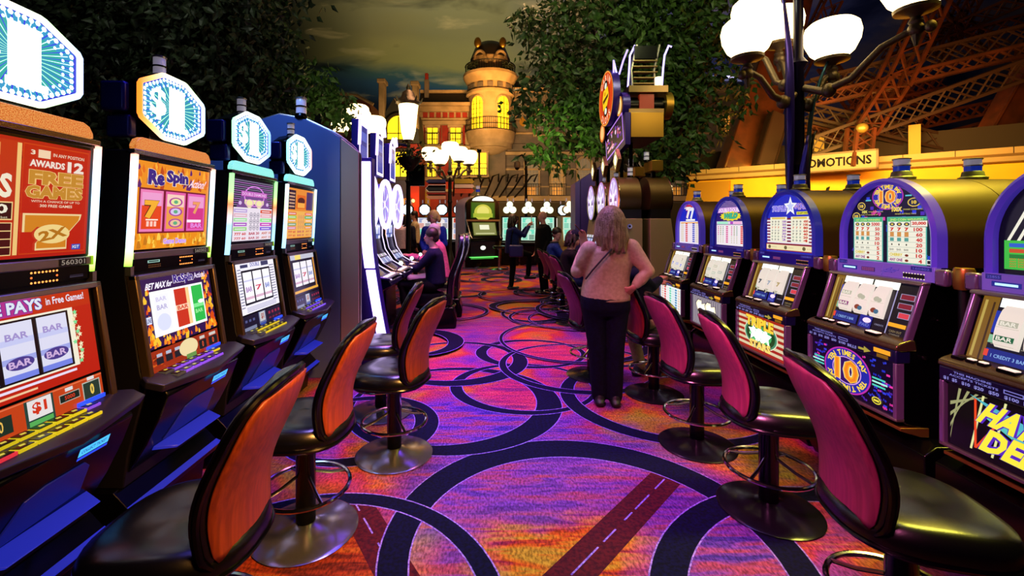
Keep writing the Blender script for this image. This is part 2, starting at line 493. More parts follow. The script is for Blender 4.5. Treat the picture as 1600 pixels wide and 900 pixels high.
# ------------------------------------------------------------------ painted sky ceiling
def build_ceiling():
    m = mat('painted_sky_ceiling', '5a5a38', .9, spec=.1)
    nt = m.node_tree; N = nt.nodes.new; L = nt.links.new; b = nt.nodes['Principled BSDF']
    tc = N('ShaderNodeTexCoord')
    def noise(sc, scale, det, off=(0, 0, 0)):
        mp = N('ShaderNodeMapping'); mp.inputs['Scale'].default_value = sc; mp.inputs['Location'].default_value = off
        L(tc.outputs['Object'], mp.inputs[0])
        n = N('ShaderNodeTexNoise'); n.inputs['Scale'].default_value = scale; n.inputs['Detail'].default_value = det; n.inputs['Distortion'].default_value = .4
        L(mp.outputs[0], n.inputs['Vector']); return n.outputs['Fac']
    def ramp(fac, stops):
        r = N('ShaderNodeValToRGB'); e = r.color_ramp.elements
        while len(e) < len(stops): e.new(.5)
        for i, (p, c) in enumerate(stops): e[i].position = p; e[i].color = (*lin(c), 1)
        L(fac, r.inputs[0]); return r.outputs[0]
    def mix(f, a, c):
        x = N('ShaderNodeMix'); x.data_type = 'RGBA'; L(f, x.inputs[0]); L(a, x.inputs[6]); L(c, x.inputs[7]); return x.outputs[2]
    # painted scene: a band of dusk blue low down, olive haze above it, mauve grey to the right
    sx = N('ShaderNodeSeparateXYZ'); L(tc.outputs['Object'], sx.inputs[0])
    n1 = noise((.35, .8, 1.1), .22, 5)
    ad = N('ShaderNodeMath'); ad.operation = 'MULTIPLY_ADD'; L(n1, ad.inputs[0]); ad.inputs[1].default_value = 5.0; L(sx.outputs['Z'], ad.inputs[2])
    mr = N('ShaderNodeMapRange'); mr.inputs[1].default_value = 11.0; mr.inputs[2].default_value = 23.0; L(ad.outputs[0], mr.inputs[0])
    base = ramp(mr.outputs[0], [(.20, '0c1226'), (.36, '1d3350'), (.44, '2a4048'), (.50, '6a6240'), (.68, '5c5640'), (.85, '58564c')])
    right = ramp(noise((.5, .8, 1.2), .3, 5, (7, 0, 0)), [(.36, '20243a'), (.5, '4a4c60'), (.62, '6a5c58')])
    rx = N('ShaderNodeMapRange'); rx.inputs[1].default_value = 1.0; rx.inputs[2].default_value = 9.0; L(sx.outputs['X'], rx.inputs[0])
    c1 = mix(rx.outputs[0], base, right)
    lx = N('ShaderNodeMapRange'); lx.inputs[1].default_value = -9.0; lx.inputs[2].default_value = -16.0; L(sx.outputs['X'], lx.inputs[0])
    c2 = mix(lx.outputs[0], c1, ramp(n1, [(.3, '05070c'), (.8, '161c18')]))
    cl = N('ShaderNodeMapRange'); cl.inputs[1].default_value = .58; cl.inputs[2].default_value = .74; cl.inputs[4].default_value = .6
    L(noise((.4, .8, 1.6), .5, 6, (3, 1, 2)), cl.inputs[0])
    c3 = mix(cl.outputs[0], c2, ramp(n1, [(.3, '8a7a60'), (.8, '9a8468')]))
    dk = N('ShaderNodeMapRange'); dk.inputs[1].default_value = .56; dk.inputs[2].default_value = .7; dk.inputs[4].default_value = .8
    L(noise((.3, .8, 1.3), .45, 4, (13, 5, 9)), dk.inputs[0])
    c4 = mix(dk.outputs[0], c3, ramp(n1, [(.3, '07090e'), (.8, '0c1018')]))
    L(c4, b.inputs['Base Color'])
    f = MB(); f.flat = True
    prof = [(-6, 18.5), (26, 18.5), (31, 18.0), (34.5, 16.4), (36.5, 14), (37.6, 11), (38, 8), (38, 0)]
    v = []; n = len(prof)
    for x in (-46, 50):
        v += [(x, y, z) for y, z in prof]
    f.add(v, [(i, i + 1, i + 1 + n, i + n) for i in range(n - 1)], m)
    o = f.build('ceiling', smooth=True)
    struct(o, 'painted evening sky ceiling')
    for nm, x in (('wall_left', -46), ('wall_right', 50)):
        w = MB(); w.flat = True; w.add([(x, -6, 0), (x, 38, 0), (x, 38, 18.5), (x, -6, 18.5)], [(0, 1, 2, 3)], mat('dark_side_wall', '0c0c12', .9))
        struct(w.build(nm, smooth=False))
build_ceiling()
# ------------------------------------------------------------------ video slot machines of the left row
# local frame: x to the player's right, front faces -y, y=0 is the plane of the light strips
RED, ORG, YEL, WHT, CRM, BLU, PUR, PNK, GRN, CYN, BLK = 'd01c10', 'f06018', 'ffd23c', 'ffffff', 'fff0c0', '2a3cf0', '6a2cc8', 'ff6ad8', '2ec850', '6ae8f8', '050508'
LED_A = lambda: ramp_glow('led_strip_white_blue_green', [(.0, '8ee03a'), (.12, 'd8f8a0'), (.3, 'b8e4ff'), (.7, 'b8d8ff'), (.9, 'ffd0c8'), (1., 'ff8a60')], 2.6, 'Z', 1.265, 1.77)
LED_B = lambda: ramp_glow('led_strip_green_red_blue', [(.0, '9adcff'), (.35, '9ac8ff'), (.5, 'ffb0a0'), (.6, 'ff8050'), (.75, 'a8f090'), (1., '90f090')], 2.0, 'Z', 1.265, 1.77)
LED_C = lambda: ramp_glow('led_strip_pale_green', [(.0, '9adcff'), (.45, 'b0d8ff'), (.6, 'e0ffb0'), (1., 'd0f8ff')], 2.2, 'Z', 1.265, 1.77)

def barstack(a, u, v, w, h, c1, c2, n=3):
    for i in range(n):
        y = v + i * h / n
        a.rect(u, y, u + w, y + h / n * .8, c1); a.rect(u + w * .12, y + h / n * .18, u + w * .88, y + h / n * .62, c2)

def art_m1_top():
    a = Art(.50, .40); a.gain = .85
    a.rect(0, 0, 1, 1, 'c01c0c'); rnd = random.Random(2)
    for i in range(40): u, v = rnd.random() * .96, rnd.random() * .9; a.rect(u, v, u + .04, v + .012, 'a81408' if i % 2 else 'd02a10'); a.k -= 1
    a.k += 1
    a.rect(.50, .03, .985, .97, 'd84010'); a.rect(.505, .04, .98, .96, 'c82008')
    a.rect(.02, .02, .49, .97, 'c83010'); a.rect(.462, .03, .49, .96, 'ffd080')
    a.text('DIAMOND', .05, .68, .35, .80, 'e08a30', .03); a.rect(.05, .84, .36, .94, 'e89a50'); a.text('BONUS X', .08, .86, .34, .92, 'fff0b0')
    a.text('RUNS', .04, .50, .44, .70, 'fff4d8', .04)
    a.rect(.03, .32, .45, .47, 'ffd890'); a.rect(.037, .33, .443, .46, '3a0808')
    a.text('5,000', .10, .36, .42, .45, 'fff8e0', .03); a.text('with maximum bet', .18, .335, .42, .352, 'f0e0c0', 0)
    a.rect(.03, .03, .45, .30, 'ffd890')
    for i, s in enumerate(('10', '5', '5', '2')):
        y = .235 - i * .066
        a.rect(.037, y, .443, y + .058, '4a0a0a'); a.text(s, .26 if len(s) > 1 else .29, y + .008, .35, y + .05, 'fff8e8', .04)
        a.text('ANY 7s', .06, y + .014, .2, y + .045, 'e8a060', .02)
    a.text('3', .545, .88, .575, .92, 'fff0d0', .03); a.rect(.595, .86, .68, .93, 'ffe0b8'); a.text('IN ANY POSITION', .70, .885, .94, .915, 'ffe8c8', .01)
    a.text('AWARDS', .54, .78, .79, .84, 'fff0e0', .04); a.text('12', .81, .76, .94, .86, 'fff0e0', .05)
    a.text('FREE', .54, .63, .94, .75, 'd09030', .05, out='ffcf80'); a.text('GAMES', .52, .51, .94, .62, 'd09030', .05, out='ffcf80')
    a.text('WITH A CHANCE OF UP TO', .56, .475, .92, .495, 'ffe0c0', .01); a.text('300 FREE GAMES', .62, .435, .86, .46, 'ffe0c0', .02)
    sv = [(.51, .38), (.94, .38), (.93, .33), (.83, .19), (.83, .06), (.60, .06), (.60, .12), (.69, .25), (.60, .27), (.56, .22), (.51, .22)]
    a.poly(sv, 'ffe0a0'); a.poly([(.73 + (u - .73) * .93, .22 + (v - .22) * .9) for u, v in sv], 'e08a20')
    a.ell(.72, .20, .13, .085, 'ffe090'); a.text('2X', .62, .155, .83, .245, 'c07818', .04, rot=.2)
    a.rect(.87, .05, .94, .10, '2a50c0'); a.text('IGT', .878, .062, .932, .09, 'ffffff', .02)
    return a
def reel(a, u0, v0, u1, v1, kind, c='7a8af0'):
    a.rect(u0, v0, u1, v1, 'e8e8ff'); h = v1 - v0
    for i, (q, cc) in enumerate(((.0, c), (.30, 'a8b0f4'), (.62, 'd0d4ff'))): a.rect(u0, v0 + h * q, u1, v0 + h * (q + .1), cc)
    a.ell((u0 + u1) / 2, v0 + h * .28, (u1 - u0) * .42, h * .11, '4a3a90'); a.text(kind, u0 + (u1 - u0) * .16, v0 + h * .22, u1 - (u1 - u0) * .16, v0 + h * .34, 'd8b8e8', .03)
    a.text(kind, u0 + (u1 - u0) * .16, v0 + h * .70, u1 - (u1 - u0) * .16, v0 + h * .82, 'a898d8', .03)
def art_m1_low():
    a = Art(.48, .33); a.gain = .9
    a.rect(0, 0, 1, 1, 'c4200c'); a.rect(.0, .80, .99, .99, 'b83090'); a.rect(.55, .78, 1, 1, 'c8300c')
    a.text('TRIPLE PAYS', .04, .82, .62, .94, 'e8f0ff', .04, out='4a30a0'); a.text('in Free Games!', .65, .85, .95, .93, 'f0f0ff', .02)
    a.rect(.03, .14, .84, .78, 'fff8e0'); a.rect(.045, .16, .80, .76, '12060c')
    for i in range(3): reel(a, .06 + i * .25, .18, .28 + i * .25, .74, 'BAR')
    rnd = random.Random(5)
    for i in range(16): a.star(.84 + rnd.uniform(-.02, .03), .18 + i * .036, .022, 'fff4c8' if i % 3 else '80f0a0')
    a.rect(.02, .09, .80, .115, 'f8e8ff'); a.rect(.0, .04, .5, .06, 'ffd0a0')
    return a
def art_m1_strip():
    a = Art(.48, .10); a.gain = .8
    a.rect(0, 0, 1, 1, 'd84818'); a.rect(0, .02, 1, .06, 'ff9060'); a.rect(0, .93, 1, .97, 'ff8050')
    for u, w in ((.03, .12), (.18, .14)): a.rect(u, .2, u + w, .75, '203428'); a.text('0', u + w * .4, .3, u + w * .6, .65, 'ffd060')
    a.rect(.40, .08, .60, .94, '2a4a40'); a.rect(.42, .30, .585, .92, 'fff8f8'); a.text('$1', .45, .42, .55, .82, 'e83818', .04); a.rect(.42, .10, .585, .25, '60c060')
    a.rect(.64, .42, .80, .72, 'c8b8a8'); a.rect(.645, .45, .795, .69, '182820'); a.text('5000', .68, .5, .76, .64, 'f04020', .02); a.rect(.69, .78, .75, .9, 'f8f8f8')
    a.rect(.825, .18, .975, .84, 'c8d0c0'); a.rect(.832, .22, .968, .80, '2a4034'); a.text('0', .885, .32, .92, .72, 'ffd860', .05); a.rect(.87, .87, .93, .99, 'f8f8f8')
    return a
def flames(a, u0, v0, u1, v1, n, seed, cols=('ff8a18', 'ffc030', 'd84808')):
    rnd = random.Random(seed)
    for i in range(n):
        u, v, s = rnd.uniform(u0, u1), rnd.uniform(v0, v1), rnd.uniform(.02, .045)
        a.poly([(u - s * .5, v - s), (u + s * .5, v - s), (u + s * .7, v), (u, v + s * 1.8), (u - s * .4, v + s * .4)], cols[i % len(cols)]); a.k -= 1
        if i % 12 == 11: a.k += 1
    a.k += 1
def art_m2_top():
    a = Art(.50, .40); a.gain = 1.0
    a.rect(0, 0, 1, 1, 'f09018'); flames(a, .0, .72, .98, .96, 60, 3, ('c04808', 'ffb030', '60206a', 'e87010')); flames(a, .0, .03, .98, .14, 60, 4, ('ffd050', 'f0a020', 'c87818'))
    a.text('Re', .12, .74, .33, .92, '3a2080', .06, out='fff0d0', outw=.05); a.text('Spin', .35, .75, .66, .94, '3a2080', .06, out='fff0d0', outw=.05)
    a.text('Action!', .69, .76, .93, .87, 'ffe0f0', .02, shear=.5)
    a.rect(.02, .18, .95, .70, '7a1428')
    for i, (c, d) in enumerate((('e84818', 'f080b8'), ('f0a048', 'e860a8'), ('d83888', 'e860b8'))):
        u = .04 + i * .31
        a.rect(u, .20, u + .28, .68, d); a.rect(u + .02, .23, u + .26, .65, c); a.rect(u + .02, .50, u + .26, .65, 'f0a0d0' if i != 1 else 'f8d0c0')
    a.text('7', .09, .35, .27, .56, 'f8b030', .06, out='4a2010'); a.rect(.11, .33, .26, .345, 'fff0e0')
    for j in range(3): a.rect(.12 + j * .045, .26, .15 + j * .045, .32, 'ffd0c0')
    for v, c in ((.56, 'f0e8a0'), (.44, 'd8c8f0'), (.30, 'f0c0a0')): a.ell(.49, v, .095, .055, c); a.ring(.49, v, .095, .055, .25, 'b040a0'); a.ell(.49, v, .03, .022, '60b080')
    a.text('7', .74, .42, .86, .58, 'f0a060', .04, out='c85090'); a.rect(.66, .31, .88, .345, 'fff0ff'); a.text('BAR', .72, .24, .90, .30, 'e890e8', .03)
    a.text('Game Demo', .34, .05, .66, .115, 'c080f8', .03, out='fff0f8')
    return a
def art_m2_low():
    a = Art(.48, .33); a.gain = 1.1
    a.rect(0, 0, 1, 1, '30104a'); flames(a, .0, .02, .99, .16, 40, 8); flames(a, .86, .05, .98, .9, 50, 9); flames(a, .0, .05, .06, .8, 20, 10)
    a.text('BET MAX for', .05, .80, .40, .89, 'f8f0ff', .03, shear=.3); a.text('ReSpin', .42, .80, .72, .96, '3a2080', .05, out='fff0ff'); a.text('Action!', .74, .85, .92, .94, 'f0e0ff', .02)
    a.rect(.08, .14, .85, .77, 'ffffff')
    a.rect(.12, .2, .32, .72, 'f0f0ff'); a.text('BAR', .15, .50, .29, .57, 'b0a8d0'); a.text('BAR', .15, .62, .29, .68, 'c8c0e0'); a.ell(.22, .32, .09, .12, 'd8dcff')
    a.rect(.40, .18, .60, .74, 'c83018'); a.rect(.57, .18, .62, .74, 'ffd090'); a.rect(.4, .42, .6, .50, 'ffd0b0'); a.text('BAR', .42, .43, .58, .49, 'd04020', .03)
    a.rect(.66, .18, .83, .74, '28b848'); a.rect(.66, .40, .83, .46, '80e890'); a.ell(.79, .48, .05, .03, 'ffffff'); a.text('BAR', .68, .31, .80, .37, 'a0f0a0')
    a.rect(.0, .34, .06, .44, 'd8e0ff'); a.text('LINE', .005, .36, .055, .42, '20205a', .02)
    return a
def art_m2_strip():
    a = Art(.48, .10); a.gain = .9
    a.rect(0, 0, 1, 1, 'a83010'); flames(a, 0, .2, .96, .8, 40, 12, ('e06018', 'c04010', '7a2008'))
    for u in (.05, .17, .29): a.rect(u, .35, u + .09, .65, '20202a'); a.rect(u + .01, .68, u + .08, .82, 'c0c8e0')
    a.ell(.50, .6, .14, .42, 'ffe8b0'); a.rect(.45, .06, .60, .28, '70a050')
    for u, w in ((.66, .12), (.82, .15)): a.rect(u, .25, u + w, .70, '1c2024'); a.text('0', u + w * .4, .33, u + w * .6, .63, 'ff6030'); a.rect(u + .02, .75, u + w - .02, .9, 'e0d8d0')
    return a
def art_m3_top(v=0):
    a = Art(.50, .40); a.gain = .95
    if v == 0:
        a.rect(0, 0, 1, 1, '181020')
        for i in range(13): a.rect(.0, .58 + i * .032, .98, .594 + i * .032, 'b070c0' if i % 2 else '8a80a0')
        a.poly([(.06, .52), (.94, .52), (.78, .80), (.22, .80)], '7a4a90'); a.ring(.5, .74, .26, .17, .1, 'e888f0'); a.rect(.18, .73, .82, .81, 'c860c0'); a.text('DOUBLE DIAMOND', .20, .745, .80, .795, 'f8c8f8', .02)
        for u in (.38, .62): a.poly([(u - .12, .68), (u + .12, .68), (u + .12, .62), (u, .53), (u - .12, .62)], 'f8f0b0'); a.ring(u, .63, .1, .06, .2, 'f0a0e0')
        for u in (.16, .84): a.ell(u, .62, .035, .03, 'e0c0f0')
        lt, rt = ('c0a8e0', 'e8b8c8', 'a8e8a8', 'b060c8', '98e080'), ('e05028', 'f0b0b8', '90f088', 'd040c0', '8060e0')
        bg, mid = 'f4e8f4', 'a8a0b0'
    else:
        a.rect(0, 0, 1, 1, 'f09030'); a.rect(.02, .58, .28, .96, '301830'); a.rect(.70, .58, .98, .96, '503068'); a.poly([(.30, .60), (.70, .60), (.66, .88), (.34, .88)], 'e86818'); a.ell(.5, .76, .14, .07, '5a2010'); a.rect(.36, .62, .64, .72, 'ffb048')
        for i in range(5): a.rect(.05, .62 + i * .065, .25, .65 + i * .065, 'd0a080')
        lt, rt = ('e06848', '88d048', 'f0a848', '70a070', 'd87898'), ('f06848', '48b868', 'ffb850', '308868', 'f09028')
        bg, mid = 'f8b858', 'd89868'
    a.rect(.02, .02, .98, .55, bg)
    for i in range(5):
        y = .47 - i * .072
        a.rect(.03, y, .33, y + .055, lt[i]); a.rect(.66, y, .97, y + .055, rt[i]); a.rect(.06, y + .02, .3, y + .034, 'fff4ff'); a.rect(.70, y + .02, .92, y + .034, 'fff4ff')
    for i in range(3):
        for j in range(3): a.ring(.42 + i * .085, .23 + j * .1, .04, .047, .3, mid); a.ell(.42 + i * .085, .23 + j * .1, .018, .02, mid)
    for k, (u, s, c) in enumerate(((.05, '777 60', 'd84038'), (.38, 'BAR 20', 'c05060'), (.70, 'ANY 10', 'd07050'))):
        a.text(s, u, .11, u + .26, .155, c, .04); a.text(s, u, .04, u + .26, .08, c, .03)
    return a
def art_m3_low(v=0):
    a = Art(.48, .33)
    if v == 0:
        a.gain = 1.1; a.rect(0, 0, 1, 1, 'f0ecf8')
        for i in range(14): a.rect(.84, .12 + i * .055, .97, .135 + i * .055, '404068'); a.rect(.02, .12 + i * .055, .1, .135 + i * .055, '505078')
        for i in range(4): a.rect(.12, .03 + i * .025, .9, .038 + i * .025, '6868a0')
        a.rect(.10, .87, .28, .93, '3a3a60'); a.rect(.62, .86, .82, .95, '3a3a60'); a.text('DOUBLE', .34, .87, .58, .95, '8080b8', .04)
        a.rect(.10, .16, .84, .82, '15151f')
        xs = [(.13, .34), (.37, .59), (.62, .81)]
    else:
        a.gain = 1.0; a.rect(0, 0, 1, 1, '201830'); a.rect(.02, .04, .98, .10, 'f0b040'); a.rect(.03, .84, .97, .97, 'c8c8d8'); a.rect(.90, .1, .95, .84, 'e8a040'); a.rect(.2, .84, .42, .95, 'ffe070')
        a.rect(.06, .14, .88, .80, '100c18'); xs = [(.09, .34), (.37, .60), (.63, .85)]
    for i, (u0, u1) in enumerate(xs):
        a.rect(u0, .20, u1, .78, 'fbf6ff'); a.text(('BAR', '7', 'BAR')[i], u0 + .03, .40, u1 - .03, .50, ('a070b8', 'd04860', '5070c0')[i], .03); a.rect(u0, .26, u1, .31, 'd8b0c8'); a.rect(u0, .60, u1, .63, 'c8c8e8')
    return a
def art_m3_strip():
    a = Art(.48, .10); a.gain = .6
    a.rect(0, 0, 1, 1, '1c1838'); a.rect(.0, .1, .30, .3, 'a0a8d0'); a.rect(.38, .2, .56, .98, '8090c8'); a.rect(.40, .35, .54, .95, 'f8f8ff'); a.text('$1', .44, .45, .51, .85, 'd05040', .04); a.rect(.40, .1, .54, .24, '4060d0')
    for i in range(4): a.rect(.64 + i * .09, .62, .69 + i * .09, .8, 'c03058'); a.rect(.64 + i * .09, .3, .70 + i * .09, .42, '8a2048')
    for i in range(3): a.rect(.04 + i * .09, .6, .09 + i * .09, .75, '6a70b0')
    return a
def art_topper():
    a = Art(.42, .29, .0002); a.gain = 1.0
    oct_ = [(-.17, -.5), (.17, -.5), (.5, -.25), (.5, .25), (.17, .5), (-.17, .5), (-.5, .25), (-.5, -.25)]
    oct_ = [(u + .5, v + .5) for u, v in oct_]
    a.poly(oct_, ('2a2ac8', 1.2)); s = lambda k: [(.5 + (u - .5) * k, .5 + (v - .5) * k) for u, v in oct_]
    a.poly(s(.94), ('3aa0d0', 1.0)); a.poly(s(.70), ('38b8b0', .9))
    for i in range(56):
        t = 2 * pi * i / 56; d = .012
        a.P([(.5, .5), (.5 + .46 * cos(t - d), .5 + .44 * sin(t - d)), (.5 + .46 * cos(t + d), .5 + .44 * sin(t + d))], [(0, 1, 2)], ('3a28e0', 1.2) if i % 2 else ('c8fff8', 1.8)); a.k -= 1
    a.k += 1
    n = 46
    for ring_, rad in ((.90, .022), (.74, .014)):
        P_ = s(ring_)
        for i in range(n if ring_ > .8 else 34):
            t = i / (n if ring_ > .8 else 34) * 8; e = int(t) % 8; f = t - int(t)
            u = P_[e][0] * (1 - f) + P_[(e + 1) % 8][0] * f; v = P_[e][1] * (1 - f) + P_[(e + 1) % 8][1] * f
            a.ell(u, v, rad, rad * 1.45, ('e8f6ff', 3), 6); a.k -= 1
    a.k += 1
    a.text('$', .13, .26, .37, .78, ('ffffff', 5), .03); a.text('1', .42, .14, .68, .86, ('ffffff', 5), .05); a.rect(.40, .13, .74, .22, ('ffffff', 6))
    return a

def octagon(cx, cz, w, h):
    return [(cx + a * w, cz + b * h) for a, b in ((-.17, -.5), (.17, -.5), (.5, -.25), (.5, .25), (.17, .5), (-.17, .5), (-.5, .25), (-.5, -.25))]

ART_CACHE = {}
def art_obj(name, key, fn, parent, loc, rot=(0, 0, 0)):
    if key not in ART_CACHE: ART_CACHE[key] = fn().build(name, parent, smooth=False, loc=loc, rot=rot)
    else:
        o = bpy.data.objects.new(name, ART_CACHE[key].data); COL.objects.link(o); o.parent = parent; o.location = loc; o.rotation_euler = rot
        return o
    return ART_CACHE[key]

BLUE_LOW = mat('blue_reflect_recess', '10186c', .35, emit='2030d0', es=.12)  # violet light reflected in the recess, put in as blue colour and glow
def candle(parent, x, y, z, s=1.0, blue=False, q=None):
    """two tier call light on top of a machine"""
    q = q or s
    clear = mat('clear_call_lens', 'd0ccd8', .12, coat=.5, emit='c8c0d8', es=.25)
    c = MB()
    if blue: c.lathe([(.044 * s, -.01 * q), (.046 * s, .008 * q), (.036 * s, .018 * q), (.033 * s, .046 * q), (.030 * s, .052 * q)], 20, mat('pale_green_brass', 'a0a478', .3, .4), (x, y, z))
    else: c.lathe([(.024 * s, 0), (.034 * s, 0), (.034 * s, .012 * q), (.028 * s, .02 * q), (.028 * s, .024 * q)], 18, BLACK, (x, y, z))
    o = c.build('call_light', parent)
    b = .05 * q if blue else .022 * q
    lower = MB(); lower.lathe([(.027 * s, 0), (.027 * s, .036 * q)], 18, mat('blue_call_lens', '1c34a0', .15, emit='1c38c0', es=.35) if blue else clear, (x, y, z + b))
    lower.build('lens', o)
    band = MB(); band.lathe([(.030 * s, 0), (.030 * s, .008 * q)], 18, SILVER if blue else BLACK, (x, y, z + b + .036 * q)); band.build('lens_ring', o)
    up = MB(); up.lathe([(.027 * s, 0), (.027 * s, .036 * q), (.024 * s, .040 * q)], 18, clear, (x, y, z + b + .044 * q)); up.build('lens', o)
    cap = MB(); cap.lathe([(.031 * s, 0), (.031 * s, .007 * q), (.026 * s, .010 * q)], 18, SILVER, (x, y, z + b + .082 * q)); cap.build('lens_cap', o)
    return o

def left_machine(loc, label, arts, led, glitter, number, keycols, W=.566):
    t = thing('slot_machine', label, 'slot machine', loc, pi / 2, 'video slot machines in the left row')
    h = W / 2
    # cabinet shell: side outline (y, z)
    side = [(.40, .30), (.40, 1.74), (.36, 1.775), (.02, 1.775), (.0, 1.76), (.028, 1.265), (.030, 1.225), (-.035, .80), (-.06, .74), (-.02, .60), (.02, .44), (.04, .30)]
    c = MB(); c.prism(side, -h, h, 'x', BLACKT)
    cab = c.build('cabinet', t, bev=.006)
    # stand under it with sloping front
    b = MB(); b.prism([(.42, 0), (.42, .30), (.06, .30), (.0, .235), (-.03, .22), (-.02, .19), (.06, .17), (.08, 0)], -h - .03, h + .03, 'x', BLACK)
    b.build('base', t, bev=.004)
    k = MB(); k.prism([(-.032, .223), (-.002, .237), (.002, .233), (-.03, .219)], -h - .028, h + .028, 'x', mat('blue_lit_ledge', '1c2490', .25, emit='3040ff', es=.32)); k.build('kick_ledge', t)  # ledge glow stands for reflected violet light, no lamp inside
    # LED strips
    for s in (-1, 1):
        l = MB(); x = s * (h - .008); pts = []
        for i in range(13):
            z = 1.265 + .49 * i / 12; y = .026 - .030 * (i / 12) ** .8
            pts.append((y, z))
        v = []
        for y, z in pts: v += [(x - .009, y - .012, z), (x + .009, y - .012, z), (x + .009, y + .01, z), (x - .009, y + .01, z)]
        n = len(pts); f = [(0, 1, 2, 3), tuple((n - 1) * 4 + q for q in (3, 2, 1, 0))]
        for i in range(n - 1):
            for q in range(4): f.append((i * 4 + q, i * 4 + (q + 1) % 4, (i + 1) * 4 + (q + 1) % 4, (i + 1) * 4 + q))
        l.add(v, f, led); l.build('light_strip', t)
        e = MB(); e.box(x - .009, x + .009, .006, .03, 1.225, 1.264, SILVER); e.build('strip_end', t)
    # top bezel rail and recess frame
    r = MB(); r.box(-h, h, -.012, .03, 1.757, 1.778, CHROME); r.box(-h + .016, h - .016, -.004, .0, 1.745, 1.757, BLACK)
    r.build('top_rail', t, bev=.003)
    art_obj('top_screen', arts + '_top', ARTS[arts][0], t, (-.25, .0195, 1.335), (R(3.0), 0, 0))
    bz = MB(); bz.prism([(.012, 1.745), (-.001, 1.745), (.02, 1.33), (.032, 1.33)], -h + .02, h - .02, 'x', BLACK)
    bz.build('screen_bezel', t)
    # silver bar with number plate
    sb = MB(); sb.box(-h + .02, h - .02, .006, .035, 1.293, 1.325, SILVER); sbo = sb.build('label_bar', t, bev=.004)
    a = Art(.105, .026); a.rect(0, 0, 1, 1, '08080a'); a.text(number, .05, .15, .95, .85, ('b8a898', .6), .01); a.build('number_plate', sbo, smooth=False, loc=(.13, .003, 1.296))
    g = MB(); g.box(h - .024, h - .018, .002, .03, 1.292, 1.326, mat('green_edge_glow', '406010', .3, emit='a8e020', es=.8)); g.build('green_marker', sbo)
    # electronics panel: little display, keypad slots, lamp frame
    p = MB(); p.box(-h + .02, h - .02, .016, .04, 1.24, 1.292, BLACK); po = p.build('player_panel', t)
    a = Art(.5, .05); a.rect(.02, .03, .98, .97, BLACK); a.rect(.15, .62, .30, .85, ('a8d8c8', .9)); a.rect(.162, .68, .288, .8, '203838')
    for j in range(2):
        for i in range(8): a.rect(.16 + i * .02, .18 + j * .18, .172 + i * .02, .28 + j * .18, ('905830', .5)); a.k -= 1
    a.k += 1
    for i in range(8):
        for v in (.14, .84): a.ell(.58 + i * .026, v, .0085, .075, ('ff9848', 2.2), 8); a.k -= 1
    for u in (.58, .762): a.ell(u, .5, .0085, .075, ('ff7030', 2.0), 8); a.k -= 1
    a.k += 1
    a.rect(.86, .2, .97, .28, ('504860', .5)); a.rect(.86, .33, .97, .38, ('403850', .5))
    a.build('panel_display', po, smooth=False, loc=(-.25, .0155, 1.24))
    # lower door: chrome frame tilted, screen, strip display
    tilt = R(-8.7)
    fr = MB()
    P0, P1 = (.010, 1.225), (-.060, .775)
    def dn(q, off): y = P0[0] + (P1[0] - P0[0]) * q; z = P0[1] + (P1[1] - P0[1]) * q; return (y - off, z)
    for s in (-1, 1):
        x = s * (h - .012)
        fr.prism([dn(0, -.02), dn(0, .022), dn(1, .022), dn(1, -.02)], x - .012, x + .012, 'x', BRONZE)
    fr.prism([dn(0, -.01), dn(0, .022), dn(.05, .022), dn(.05, -.01)], -h, h, 'x', SILVER)
    fr.build('door_frame', t, bev=.004)
    dp = MB(); dp.prism([dn(.05, -.01), dn(.05, .006), dn(1, .006), dn(1, -.01)], -h + .02, h - .02, 'x', BLACK); dp.build('door_panel', t)
    y, z = dn(.745, .0085); art_obj('reel_screen', arts + '_low', ARTS[arts][1], t, (-.245, y, z), (tilt, 0, 0))
    y, z = dn(.93 + .035, .0085)
    art_obj('meter_display', arts + '_strip', ARTS[arts][2], t, (-.245, dn(.985, .0085)[0] - .0, dn(.985, .0085)[1]), (tilt, 0, 0))
    tk = MB(); yy, zz = dn(.985, .012); tk.box(.12, .23, yy - .004, yy + .004, .790, .804, mat('blue_ticket_glow', '1030c0', .3, emit='2a50ff', es=1.1)); tk.build('ticket_slot', t)
    # button deck
    d = MB()
    top = [(-h - .01, -.05, .79), (h + .01, -.05, .79), (h + .05, -.10, .782), (h + .035, -.165, .762), (h - .06, -.178, .757), (.0, -.215, .748), (-h + .06, -.178, .757), (-h - .035, -.165, .762), (-h - .05, -.10, .782)]
    bot = [(x * .97, y + .018, z - .035) for x, y, z in top]
    n = len(top)
    d.add(top + bot, [list(range(n)), [n + i for i in range(n)][::-1]] + [(i, (i + 1) % n, n + (i + 1) % n, n + i) for i in range(n)], mat('deck_grey_plastic', '24222e', .3, .1))
    dk = d.build('button_deck', t, bev=.006)
    for j in range(2):
        for i in range(7):
            x = -.20 + i * .058 + j * .012; y = -.085 - j * .045; z = .786 - (.085 * 0 + (-(y) - .05) * .28)
            col = keycols[min(i // 1, 6) if j == 0 else min(i + 0, 6)]
            if i == 6 and j == 1: continue
            q = MB()
            q.prism([(x - .027, y - .021), (x + .027, y - .021), (x + .027, y + .021), (x - .027, y + .021)], z, z + .012, 'z', mat('key_rim_' + col, col, .25, emit=col, es=.55))
            q.prism([(x - .022, y - .016), (x + .022, y - .016), (x + .022, y + .016), (x - .022, y + .016)], z + .0115, z + .015, 'z', mat('key_dark_cap', '1a160c', .2))
            q.prism([(x - .008, y - .004), (x + .006, y - .006), (x + .010, y + .004), (x - .004, y + .007)], z + .0148, z + .0160, 'z', glow('e8d850' if col != '7a50f0' else 'e0d080', .8))
            q.build('button', dk, smooth=False)
